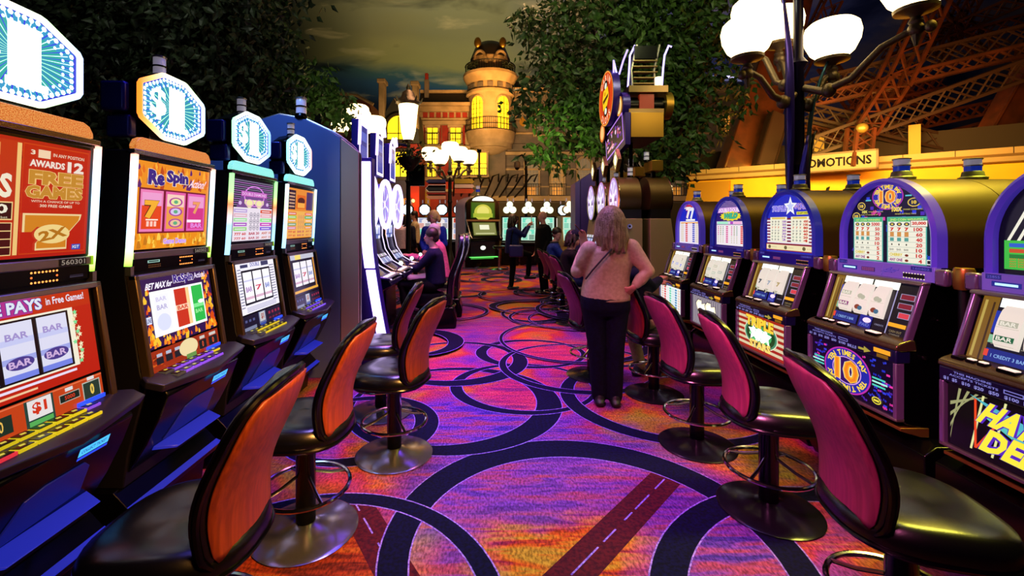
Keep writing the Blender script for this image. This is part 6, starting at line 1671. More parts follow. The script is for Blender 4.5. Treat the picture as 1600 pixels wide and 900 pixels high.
# ------------------------------------------------------------------ yellow booth wall with PROMOTIONS board
def booth():
    A, Bp = Vector((6.05, 13.72, 0)), Vector((14.0, 7.03, 0))
    d = (Bp - A); ang = math.atan2(d.y, d.x); Ln = d.length
    t = thing('booth_wall', 'yellow lit booth wall with long beige cornice behind the right machines', 'booth', A, ang)
    w = MB(); w.box(0, Ln, 0, .3, 0, 2.76, mat('yellow_booth_wall', 'f0b818', .7, noise=('e0a418', .8, 3))); w.build('wall', t)
    c = MB(); c.prism([(-.05, 2.75), (-.12, 2.78), (-.12, 2.88), (-.22, 2.93), (-.22, 3.06), (.3, 3.06), (.3, 2.75)], 0, Ln, 'x', mat('beige_cornice', 'a88a60', .7)); c.build('cornice', t)
    for i in range(12):
        j = MB(); x = .6 + i * .85; j.box(x - .006, x + .006, -.225, -.21, 2.93, 3.06, mat('stone_joint', '2c2620', .9)); j.build('joint', t)
    a = MB(); a.prism([(-.10, 2.70), (0, 2.70), (0, 1.6), (-.9, 1.6)], 0.1, 1.2, 'x', mat('ochre_awning', 'b07c20', .8)); a.build('awning', t)
    # columns and lit openings above the cornice
    for i in range(5):
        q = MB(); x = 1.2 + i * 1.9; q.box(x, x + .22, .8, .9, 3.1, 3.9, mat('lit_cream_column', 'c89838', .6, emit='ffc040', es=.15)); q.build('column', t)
    u = MB(); u.box(0, Ln, 1.2, 1.4, 3.1, 3.75, mat('brown_upper_wall', '2a1c14', .8)); u.build('upper_wall', t)
    # PROMOTIONS board
    b = thing('sign_board', 'lilac and tan board reading PROMOTIONS hanging on the beige cornice', 'sign')
    p = A + d.normalized() * 0; y0 = 11.2
    P0, P1 = at(1236, 271, 11.55), at(1371, 262, 10.35)
    b.location = (P0.x, P0.y, P0.z)
    dd = P1 - P0; b.rotation_euler = (0, 0, math.atan2(dd.y, dd.x)); W = math.hypot(dd.x, dd.y)
    s = MB(); s.box(0, W, 0, .08, 0, .42, mat('tan_sign_face', '86684c', .5)); s.build('board', b, bev=.01)
    e = MB()
    for z0, z1 in ((-.02, .015), (.405, .44)): e.box(-.02, W + .02, -.02, .09, z0, z1, mat('brown_sign_rim', '50301c', .5))
    for x0, x1 in ((-.02, .02), (W - .02, W + .02)): e.box(x0, x1, -.02, .09, -.02, .44, mat('brown_sign_rim', '50301c', .5))
    e.build('rim', b)
    a = Art(W, .42); a.text('PROMOTIONS', .06, .24, .94, .76, mat('dark_sign_letters', '0a0614', .7, spec=.1), .03); a.build('lettering', b, smooth=False, loc=(0, -.002, 0))
booth()

# ------------------------------------------------------------------ lattice legs of the iron tower
def girders():
    RUST = mat('orange_brown_iron', '5c2a14', .55, .2, noise=('44200e', 3, 3))
    BROWN = mat('brown_iron', '301a10', .6, .2)
    B = Vector((9.5, 12.5, 0))
    t = thing('lattice_tower', 'riveted orange brown lattice leg of an iron tower rising over the booth', 'tower', B)
    def girder(a, b, w=.5, dep=.3, n=10, solid=False, m=RUST, yo=0):
        (ax, ay, ad), (bx, by, bd) = a, b
        p, q = at(ax, ay, ad) - B, at(bx, by, bd) - B
        g = MB(); d = (q - p).normalized(); s = d.cross(Vector((0, 1, 0))).normalized(); k = Vector((0, 1, 0))
        if solid:
            g.bar(p, q, dep, w, m, up=s); 
            for e in (-1, 1): g.bar(p + s * e * w / 2 - k * dep / 2, q + s * e * w / 2 - k * dep / 2, .05, .05, m)
        else:
            for e in (-1, 1):
                for f in (-1, 1): g.bar(p + s * e * w / 2 + k * f * dep / 2, q + s * e * w / 2 + k * f * dep / 2, .07, .07, m)
            L_ = (q - p).length; n = max(4, int(L_ / w * 1.0))
            for f in (-1, 1):
                for i in range(n):
                    u0, u1 = i / n, (i + 1) / n; e = 1 if i % 2 else -1
                    g.bar(p.lerp(q, u0) + s * e * w / 2 + k * f * dep / 2, p.lerp(q, u1) - s * e * w / 2 + k * f * dep / 2, .035, .035, m)
                    g.bar(p.lerp(q, u0) - s * e * w / 2 + k * f * dep / 2, p.lerp(q, u1) + s * e * w / 2 + k * f * dep / 2, .025, .025, m)
        g.build('girder', t, smooth=False)
    G = girder
    G((1152, 275, 13), (1222, 60, 14), 1.1, .5, solid=True); G((1222, 60, 14), (1245, -40, 14.5), 1.0, .5, solid=True)
    G((1190, 262, 12.4), (1215, 180, 12.6), .45, .3, solid=True, m=BROWN)
    G((1462, -10, 11), (1395, 130, 11), .55, .35); G((1395, 130, 11), (1345, 205, 11), .5, .35); G((1345, 200, 10.8), (1338, 262, 10.8), .4, .3)
    G((1262, 140, 12), (1640, 45, 10.5), .42, .3, m=BROWN); G((1262, 160, 12), (1640, 70, 10.5), .25, .3, m=RUST)
    G((1250, 236, 11.5), (1660, 88, 9.8), .42, .3, m=BROWN)
    G((1260, 175, 12), (1518, 236, 11), .36, .3, m=BROWN); G((1255, 200, 12.3), (1420, 245, 12), .2, .2, m=RUST)
    G((1450, -5, 14), (1545, 84, 14), .4, .3); G((1522, -10, 14), (1462, 95, 14), .4, .3); G((1493, 45, 14), (1640, -20, 13), .35, .3); G((1493, 45, 14), (1380, 80, 14.5), .35, .3); G((1500, 60, 13.8), (1640, 20, 13), .3, .3)
    G((1610, 110, 11), (1550, 215, 11.2), .55, .4, solid=True); G((1625, 60, 10.8), (1610, 112, 11), .6, .4, solid=True)
    G((1330, 215, 12), (1560, 165, 12), .3, .25); G((1400, 235, 12.4), (1575, 190, 12.3), .3, .25)
    G((1255, 215, 13), (1330, 185, 13), .3, .25); G((1290, 100, 15), (1345, 175, 15), .4, .3); G((1300, 0, 15), (1240, 120, 15), .5, .3)
    G((1340, 125, 14), (1430, 160, 14), .3, .25); G((1330, 160, 13.4), (1470, 130, 13.4), .3, .25)
    # curved foot of the right column
    c = MB(); pts = [at(1420 + 18 * i, 247 - .25 * i * i * 1.2, 11.4) - B for i in range(11)]
    c.tube(pts, .12, 8, BROWN); c.build('curved_foot', t)
    j = MB(); j.ball(tuple(at(1347, 200, 10.6) - B), .12, mat('brass_knob', 'a89048', .4, .6)); j.build('joint_knob', t)
girders()
light('tower_spot_left', 'POINT', tuple(at(1178, 262, 12.6)), (0, 0, 0), 90, 'ffc040', .2)
light('tower_inner_glow', 'POINT', tuple(at(1400, 225, 12.6)), (0, 0, 0), 120, 'ffa040', .4)

# ------------------------------------------------------------------ street lamps
GLOBE = mat('lit_milk_glass', 'ffe8b0', .3, emit='ffe0a0', es=4.2, sample=True)
LIRON = mat('lamp_cast_iron', '6a5c4a', .4, .6, bump=(60, .3))
def globe_lamp(loc, label, globes, r=.22, post_r=.055, ornate=True, post_m=None):
    """globes: (dx, dy, z of the globe's bottom, arm height)"""
    t = thing('street_lamp', label, 'street lamp', loc, 0, 'globe street lamps')
    pm = post_m or LIRON
    top = max(g[2] for g in globes) - .1
    p = MB(); p.lathe([(.22, 0), (.22, .08), (.14, .14), (.12, .5), (.09, .6), (post_r, .75), (post_r, 2.0), (post_r * 1.4, 2.04), (post_r, 2.1), (post_r * .9, top - .4), (post_r * 1.5, top - .34), (post_r * .8, top - .28), (post_r * .8, top + (1.6 if ornate else 0))], 16, pm); p.build('post', t)
    for dx, dy, z, za in globes:
        a = MB(); L_ = math.hypot(dx, dy)
        if L_ > .02:
            ux, uy = dx / L_, dy / L_
            pts = [(ux * q * L_, uy * q * L_, za + h) for q, h in ((0.06, .0), (.25, -.08), (.5, -.02), (.75, (z - za) * .45), (.95, (z - za) * .6), (1, z - za - .12))]
            a.tube(pts, [.035, .04, .034, .03, .028, .03], 10, LIRON); a.ball((ux * L_ * .3, uy * L_ * .3, za - .08), (.06, .06, .07), LIRON)
            a.ball((dx, dy, z - .16), (.055, .055, .06), LIRON); a.ball((dx * 1.10, dy * 1.10, z - .17), (.04, .04, .05), LIRON)
            a.tube([(dx, dy, z - .2), (dx, dy, z - .30)], [.035, .012], 8, LIRON)
        a.lathe([(.03, -.14), (.05, -.10), (.03, -.06), (.05, -.04), (r * .62, -.015), (r * .64, .01), (r * .4, .02)], 20, LIRON, (dx, dy, z)); ao = a.build('arm', t)
        g = MB(); g.lathe([(r * .45, .0), (r * .78, .07 * r / .22), (r * .97, .16 * r / .22), (r * 1.02, .24 * r / .22), (r * .95, .31 * r / .22), (r * .78, .345 * r / .22), (r * .3, .36 * r / .22), (.01, .36 * r / .22)], 30, GLOBE, (dx, dy, z)); g.build('globe', ao)
    if ornate:
        lm = mat('violet_sheen_leaf', '4a3cb0', .3, .6)
        for k, (a0, z0, z1, m_) in enumerate(((3.9, .2, 1.75, BLACK), (5.4, .2, 1.8, BLACK), (3.3, 1.6, 3.7, lm), (5.9, 1.9, 3.05, mat('teal_sheen_leaf', '3a6a88', .3, .6)), (4.6, 1.2, 2.3, lm), (.3, 1.8, 2.4, BLACK))):
            f = MB(); n = 12; v = []
            for i in range(n + 1):
                q = i / n; z = z0 + (z1 - z0) * q; off = post_r + .02 + (.16 * q ** 3 if k % 2 else .26 * max(0, q - .7) ** 1.2 + .02); w = .055 * math.sin(pi * min(1, .12 + q * .88)) + .004
                cx, cy = off * cos(a0), off * sin(a0); tx, ty = -sin(a0), cos(a0)
                v += [(cx - tx * w, cy - ty * w, z), (cx + .02 * cos(a0), cy + .02 * sin(a0), z + .01), (cx + tx * w, cy + ty * w, z)]
            f.add(v, [x for i in range(n) for x in ((3 * i, 3 * i + 1, 3 * i + 4, 3 * i + 3), (3 * i + 1, 3 * i + 2, 3 * i + 5, 3 * i + 4))], m_)
            fo = f.build('iron_leaf', t); sm = fo.modifiers.new('thick', 'SOLIDIFY'); sm.thickness = .008
    return t
globe_lamp((3.10, 4.5, 0), 'large five globe street lamp rising behind the right machines',
           [(-.54, -.05, 3.10, 2.75), (-.22, .35, 3.50, 2.95), (.08, .42, 3.42, 2.95), (.30, -.05, 3.08, 2.72), (.42, -.80, 3.22, 2.80)], .235, .055, True, mat('violet_black_post', '1c1640', .3, .5))
globe_lamp((at(703, 0, 12).x, 12, 0), 'five globe street lamp with arrow signs in the middle distance',
           [(-.52, 0, 3.12, 2.75), (-.24, -.25, 3.0, 2.72), (.0, .1, 3.28, 2.9), (.26, -.3, 3.08, 2.72), (.50, .1, 3.05, 2.75)], .235, .05, False, IRON)
globe_lamp((at(553, 0, 10).x, 10, 0), 'globe street lamp cluster behind the curved end panel on the left',
           [(-.30, -.1, 3.45, 3.1), (.22, -.35, 3.50, 3.1), (.52, -.25, 3.38, 3.0), (.03, .2, 3.75, 3.3)], .25, .06, False, LIRON)
def arrow_signs():
    base = at(703, 0, 12); cols = ('2a2470', 'c02418', '141028', 'a81c20', 'e8a090')
    for i, c in enumerate(cols):
        z = Z_(284 + i * 5.4 + (2 if i > 2 else 0), 11.9)
        s = MB(); x1 = -.10; x0 = -.62; h = .075 if i != 2 else .09; s.prism([(x1, -h / 1.2), (x1, h / 1.2), (x0 + .07, h / 1.2), (x0, 0), (x0 + .07, -h / 1.2)], -.015, .015, 'y', mat('arrow_sign_' + c, c, .5))
        o = s.build('arrow_sign', loc=(base.x, 11.86, z)); tag(o, ('indigo', 'bright red', 'black white edged', 'dark red', 'pale pink')[i] + ' arrow sign pointing left on the distant lamp post', 'sign', 'arrow signs on the lamp post')
        if i == 2:
            r = MB(); r.tube([(x1, -.02, -h), (x1, -.02, h), (x0 + .07, -.02, h), (x0 - .01, -.02, 0), (x0 + .07, -.02, -h)], .010, 5, mat('white_sign_edge', 'e8e0f0', .5), closed=True); r.build('edge', o)
    for i, c in enumerate(('c8a028', 'f0c8c0', 'd84818')):
        z = Z_(284 + i * 7.0, 11.9)
        s = MB(); x0 = .14; x1 = .66; h = .085; s.prism([(x0, -h / 1.2), (x0, h / 1.2), (x1 - .07, h / 1.2), (x1, 0), (x1 - .07, -h / 1.2)], -.015, .015, 'y', mat('arrow_sign_' + c, c, .5))
        o = s.build('arrow_sign', loc=(base.x, 11.86, z)); tag(o, ('mustard', 'pale rose', 'orange')[i] + ' arrow sign pointing right on the distant lamp post', 'sign', 'arrow signs on the lamp post')
arrow_signs()
def lantern():
    Y = 9.4; x = at(638, 0, Y).x
    t = thing('street_lantern', 'tall glowing glass lantern with crown on a post, left of the red facade', 'street lantern', (x, Y, 0))
    p = MB(); p.lathe([(.16, 0), (.16, .1), (.06, .2), (.045, 2.3), (.07, 2.35), (.045, 2.4), (.03, 3.0)], 14, IRON); p.build('post', t)
    z = Z_(228, Y)
    g = MB(); g.lathe([(.10, z + .12), (.15, z + .30), (.20, z + .78), (.21, z + .85)], 8, GLOBE); g.build('glass', t)
    c = MB(); c.lathe([(.22, z + .85), (.26, z + .90), (.24, z + .94), (.15, z + 1.02), (.12, z + 1.12), (.04, z + 1.18), (.05, z + 1.22), (.01, z + 1.30)], 16, LIRON); c.build('crown_cap', t)
    for k in range(8):
        a = 2 * pi * k / 8; s = MB(); s.tube([(.25 * cos(a), .25 * sin(a), z + .9), (.30 * cos(a), .30 * sin(a), z + 1.0)], [.03, .01], 6, LIRON); s.build('crown_leaf', t)
    b = MB(); b.lathe([(.02, z - .05), (.05, z), (.03, z + .06), (.11, z + .12)], 12, LIRON); b.tube([(0, 0, z), (-.2, -.1, z + .02), (-.45, -.2, z - .06), (-.6, -.25, z - .2)], .03, 8, mat('violet_fin', '2a1878', .3)); b.build('bracket', t)
    s = thing('hanging_basket', 'dark leafy basket silhouette hanging under the lantern', 'planter', (x + .12, Y - .55, Z_(268, Y)))
    f = MB(); rnd = random.Random(3)
    f.lathe([(.05, -.05), (.2, .1), (.24, .2)], 14, IRON, (0, 0, 0))
    f.build('basket', s); f = MB()
    for i in range(240):
        q = Vector((rnd.gauss(0, .16), rnd.gauss(0, .12), rnd.gauss(.22, .13))); e = .05; n = Vector((rnd.uniform(-1, 1), rnd.uniform(-1, 1), rnd.uniform(-1, 1))).normalized(); u = n.orthogonal().normalized(); w = n.cross(u)
        f.add([q - u * e, q + w * e * .5, q + u * e, q - w * e * .5], [(0, 1, 2, 3)], mat('dark_planting', '14200c', .8))
    f.build('foliage', s, smooth=False)
    b = MB(); b.box(-.16, .16, -.02, .02, -.22, .22, BLACK); o = b.build('hanging_board', loc=(x + .20, Y - .12, Z_(275, Y))); tag(o, 'small black board hanging below the glowing lantern', 'sign')
lantern()
def cctv_pole():
    Y = 17.0; x = at(822, 0, Y).x
    t = thing('camera_pole', 'dark hooked pole carrying a white dome camera, before the grey facade', 'camera pole', (x, Y, 0))
    p = MB(); p.tube([(0, 0, 0), (0, 0, Z_(262, Y)), (-.03, 0, Z_(248, Y)), (-.16, 0, Z_(242, Y)), (-.30, 0, Z_(245, Y)), (-.34, 0, Z_(252, Y))], [.07, .05, .05, .04, .035, .03], 10, IRON); p.build('pole', t)
    c = MB(); c.lathe([(.04, .14), (.12, .08), (.13, -.08), (.10, -.12)], 16, mat('camera_white', 'b0a898', .5), (-.34, 0, Z_(257, Y))); co = c.build('camera_housing', t)
    d = MB(); d.ball((-.34, 0, Z_(262, Y)), .09, BLACK); d.build('dome', co)
cctv_pole()

# ------------------------------------------------------------------ trees
def tree(loc, label, blobs, n, leafmat, seed, size=.13, trunk_h=2.4):
    t = thing('leafy_tree', label, 'tree', loc, 0, 'indoor trees')
    rnd = random.Random(seed)
    tr = MB(); BK = mat('tree_bark', '2a1c10', .9, bump=(20, .6))
    c0 = Vector(blobs[0][:3])
    tr.tube([(0, 0, 0), (.03, .02, trunk_h * .5), (0, .0, trunk_h), (c0.x * .5, c0.y * .5, (trunk_h + c0.z) / 2), tuple(c0)], [.20, .15, .13, .09, .04], 12, BK); tr.build('trunk', t)
    for i, b in enumerate(blobs):
        br = MB(); e = Vector(b[:3]); m = Vector((e.x * .45, e.y * .4, trunk_h + (e.z - trunk_h) * .35 + .15))
        br.tube([(0, 0, trunk_h * .85), tuple(m), tuple(e), tuple(e + Vector((e.x, e.y, .4)).normalized() * b[3] * .7)], [.09, .06, .035, .012], 8, BK); br.build('branch', t)
    f = MB(); f.flat = True; tot = sum(b[3] ** 2 for b in blobs)
    V = []; F = []
    for bx, by, bz, rr in blobs:
        k = int(n * rr * rr / tot)
        nc = max(4, k // 26); cl = []
        for _ in range(nc):
            d = Vector((rnd.gauss(0, 1), rnd.gauss(0, 1), rnd.gauss(0, .85))).normalized(); cl.append(Vector((bx, by, bz)) + d * rr * rnd.uniform(.55, 1.05))
        for i in range(k):
            c = cl[i % nc]; p = c + Vector((rnd.gauss(0, .17), rnd.gauss(0, .17), rnd.gauss(-.02, .16))) * (rr / 1.1) ** .5
            s = size * rnd.uniform(.65, 1.2)
            ax = Vector((rnd.gauss(0, .6), rnd.gauss(0, .6) - .3, rnd.uniform(-1.1, -.1))).normalized()
            sd = ax.cross(Vector((rnd.gauss(0, 1), rnd.gauss(0, 1), rnd.gauss(0, .3)))).normalized(); up = ax.cross(sd)
            w = s * .26; b0 = len(V)
            V += [p, p + ax * s * .35 + sd * w, p + ax * s * .38 + up * s * .07, p + ax * s * .35 - sd * w, p + ax * s]
            F += [(b0, b0 + 1, b0 + 2), (b0, b0 + 2, b0 + 3), (b0 + 1, b0 + 4, b0 + 2), (b0 + 3, b0 + 2, b0 + 4)]
    f.add(V, F, leafmat); f.build('foliage', t, smooth=False)
LEAF = mat('green_leaf', '3e5a24', .55, noise=('24401a', 3, 2))
LEAFG = mat('grey_green_leaf', '3c4a34', .5, noise=('161c14', 3, 2))
tree((3.75, 10.0, 0), 'tall leafy tree in the centre right, behind the overhead sign', [(-1.2, -.2, 5.2, 1.5), (-2.3, -.4, 4.4, 1.0), (-2.2, -.5, 3.3, .75), (.3, 0, 5.4, 1.4), (.9, .1, 4.0, 1.0), (-.6, .2, 4.0, 1.3), (1.2, -.2, 5.9, 1.0), (-.6, 0, 6.4, 1.2), (.2, -.6, 2.9, .6), (-1.6, 0, 6.2, 1.0), (-2.6, -.3, 5.6, .6)], 15000, LEAF, 5, .20)
tree((-4.3, 7.2, 0), 'dark leafy tree rising behind the nearest left machines', [(-.9, -.3, 4.6, 1.3), (.2, -.4, 4.0, 1.0), (.5, 0, 4.9, .85), (-.4, 0, 3.4, 1.0), (-1.6, -.6, 3.8, 1.2), (-2.2, -.2, 4.9, 1.2), (.5, -.2, 3.4, .8)], 10000, LEAFG, 6, .16)
tree((-3.3, 8.6, 0), 'leafy tree with green branch tips over the curved end panel on the left', [(-1.0, 0, 4.3, .9), (-.2, -.1, 3.9, .55), (-1.4, -.2, 5.2, .9), (-1.3, -.2, 3.6, .9), (.25, .1, 3.75, .36)], 5000, LEAF, 8, .17)
# ------------------------------------------------------------------ people
SKIN = mat('fair_skin', 'c08868', .5, spec=.3)
SKINP = mat('lit_pink_skin', 'c88a80', .5, spec=.3)
def V3(*a): return Vector(a)
class Fig:
    def __init__(s, base, label, group='people on the gaming floor'):
        s.b = Vector((base[0], base[1], 0)); s.t = thing('person', label, 'person', s.b, 0, group)
    def mb(s): return MB(Matrix.Translation(-s.b))
    def limb(s, m, pts, rs):
        pts = [Vector(p) for p in pts]
        # subdivide for smooth taper
        m.tube(pts, rs, 14)
        for p, r in zip(pts, rs): m.ball(p, r, n=14, k=8)
    def done(s, m, name, material, vox=.012, it=4, parent=None, fac=.6):
        o = m.build(name, parent or s.t, m=material, angle=180)
        r = o.modifiers.new('skin', 'REMESH'); r.mode = 'VOXEL'; r.voxel_size = vox; r.use_smooth_shade = True
        k = o.modifiers.new('smooth', 'SMOOTH'); k.iterations = it; k.factor = fac
        return o
    def torso(s, m, rings):
        """rings: (centre, half width, half depth, axis direction of width)"""
        rr = []
        for c, w, d, ax in rings:
            ax = Vector(ax).normalized(); dp = Vector((-ax.y, ax.x, 0)).normalized()
            rr.append([Vector(c) + ax * w * (abs(cos(a)) ** .8) * (1 if cos(a) > 0 else -1) + dp * d * (abs(sin(a)) ** .8) * (1 if sin(a) > 0 else -1) for a in [2 * pi * i / 28 for i in range(28)]])
        m.loft(rr)
    def hand(s, m, wrist, d, n, curl=.5, side=1, sc=1.0):
        """five fingers: d points from wrist to knuckles, n is the palm's inner normal"""
        d = Vector(d).normalized(); n = Vector(n).normalized(); a = d.cross(n).normalized() * side; n = a.cross(d).normalized() * side
        w = Vector(wrist)
        for k in range(4): s.limb(m, [w + a * (k - 1.5) * .011 * sc, w + d * .085 * sc + a * (k - 1.5) * .019 * sc], [.014 * sc, .0125 * sc])
        for k in range(4):
            L_ = (.068, .078, .073, .058)[k] * sc; p = w + d * .085 * sc + a * (k - 1.5) * .0195 * sc; dd = d.copy(); pts = [p]
            for j, q in enumerate((.45, .32, .23)):
                ang = curl * (.7 + .5 * j); dd = (dd * cos(ang) + n * sin(ang)).normalized() if j else (dd * cos(curl * .6) + n * sin(curl * .6)).normalized()
                pts.append(pts[-1] + dd * L_ * q * 1.1)
            s.limb(m, pts, [.0095 * sc, .009 * sc, .0085 * sc, .007 * sc])
        th = w + d * .025 * sc - a * .022 * sc; t1 = th - a * .028 * sc + d * .022 * sc + n * .012 * sc; t2 = t1 + d * .032 * sc + n * .014 * sc * (1 + curl); 
        s.limb(m, [th, t1, t2], [.014 * sc, .011 * sc, .0085 * sc])
    def head(s, m, c, f, sc=1.0):
        """head with jaw, nose, ears and brow on the body mesh; f faces forward"""
        f = Vector(f).normalized(); r = Vector((f.y, -f.x, 0)).normalized(); c = Vector(c)
        def E(p, rad, ax=1.0, n=16):
            b = MB(); b.ball((0, 0, 0), rad, n=n, k=12)
            M_ = Matrix((( r.x, f.x, 0), (r.y, f.y, 0), (0, 0, 1)))
            m.add([M_ @ Vector(v) + p for v in b.v], b.f)
        E(c + V3(0, 0, .02) * sc - f * .008, (.073 * sc, .092 * sc, .092 * sc)); E(c + f * .028 * sc - V3(0, 0, .055 * sc), (.052 * sc, .055 * sc, .058 * sc)); E(c + f * .055 * sc - V3(0, 0, .09 * sc), (.026 * sc, .022 * sc, .020 * sc))
        E(c + f * .090 * sc - V3(0, 0, .022 * sc), (.011 * sc, .018 * sc, .020 * sc)); E(c + f * .084 * sc + V3(0, 0, .0), (.008 * sc, .012 * sc, .022 * sc))
        E(c + f * .078 * sc + V3(0, 0, .018 * sc), (.042 * sc, .010 * sc, .010 * sc)); E(c + f * .076 * sc - V3(0, 0, .058 * sc), (.022 * sc, .012 * sc, .010 * sc))
        for k in (-1, 1): E(c + r * k * .074 * sc - V3(0, 0, .008 * sc) - f * .01, (.010 * sc, .018 * sc, .030 * sc))
        return c, f, r
    def face(s, c, f, sc=1.0):
        f = Vector(f).normalized(); r = Vector((f.y, -f.x, 0)).normalized(); c = Vector(c)
        for k in (-1, 1):
            e = s.mb(); e.ball(c + f * .080 * sc + r * k * .031 * sc + V3(0, 0, .0), (.011 * sc, .011 * sc, .007 * sc), mat('eye_white', 'd8d0c8', .3)); e.ball(c + f * .088 * sc + r * k * .031 * sc, .005 * sc, mat('eye_dark', '18100c', .2)); e.build('eye', s.t)
        e = s.mb(); e.ball(c + f * .086 * sc - V3(0, 0, .056 * sc), (.019 * sc, .006, .006 * sc), mat('lips', '9a4848', .5)); e.build('lips', s.t)
    def shoe(s, ankle, f, m, L_=.26, nm='shoe'):
        f = Vector(f).normalized(); a = Vector(ankle); g = s.mb(); z = max(a.z - .08, .028)
        g.bar(V3(a.x, a.y, z) - f * .07, V3(a.x, a.y, z) + f * (L_ - .10), .075, .05, up=(0, 0, 1)); g.ball(V3(a.x, a.y, z + .005) + f * (L_ - .12), (.045, .045, .032)); g.ball(V3(a.x, a.y, z + .03) - f * .03, (.042, .042, .055)); g.ball(V3(a.x, a.y, z) - f * .06, (.038, .038, .028))
        return s.done(g, nm, m, .010, 3)
    def hair(s, m, name, material, strands=0): return s.done(m, name, material, .010, 3)

def lerp(a, b, t): return Vector(a).lerp(Vector(b), t)
def cloth(name, c, c2=None): return mat(name, c, .85, spec=.15, noise=(c2, 40, 3) if c2 else None, bump=(250, .25))
def locks(fig, c, f, rad, drop, n, seed, material, back=1.0, cover=.5):
    """many overlapping locks of hair falling from the crown, plus a cap"""
    m = fig.mb(); f = Vector(f).normalized(); r = Vector((f.y, -f.x, 0)).normalized(); c = Vector(c)
    m.ball(c - f * .018 + V3(0, 0, .026), (rad * 1.02, rad * 1.02, rad * 1.08), n=24, k=16)
    rnd = random.Random(seed)
    for i in range(n):
        a = pi + rnd.uniform(-1, 1) * (1.95 if cover > .4 else 1.3); u = f * cos(a) + r * sin(a)
        top = c + V3(0, 0, rad * rnd.uniform(.85, 1.1)) + u * rad * .3 - f * .018; mid0 = c + V3(0, 0, rad * .6) + u * rad * .85 - f * .015
        mid = c + u * rad * rnd.uniform(.98, 1.08) - f * .012 + V3(0, 0, rnd.uniform(-.02, .02))
        L_ = drop * rnd.uniform(.75, 1.0); wv = rnd.uniform(-.02, .02)
        p3 = c + u * rad * rnd.uniform(1.0, 1.12) - f * .02 - V3(0, 0, L_ * .5) + r * wv
        p4 = c + u * rad * rnd.uniform(.85, 1.15) - f * .03 - V3(0, 0, L_) - r * wv
        m.tube([top, mid0, mid, p3, p4], [.012, .017, .018, .017, .006], 7)
    return fig.done(m, 'hair', material, .009, 1, fac=.4)

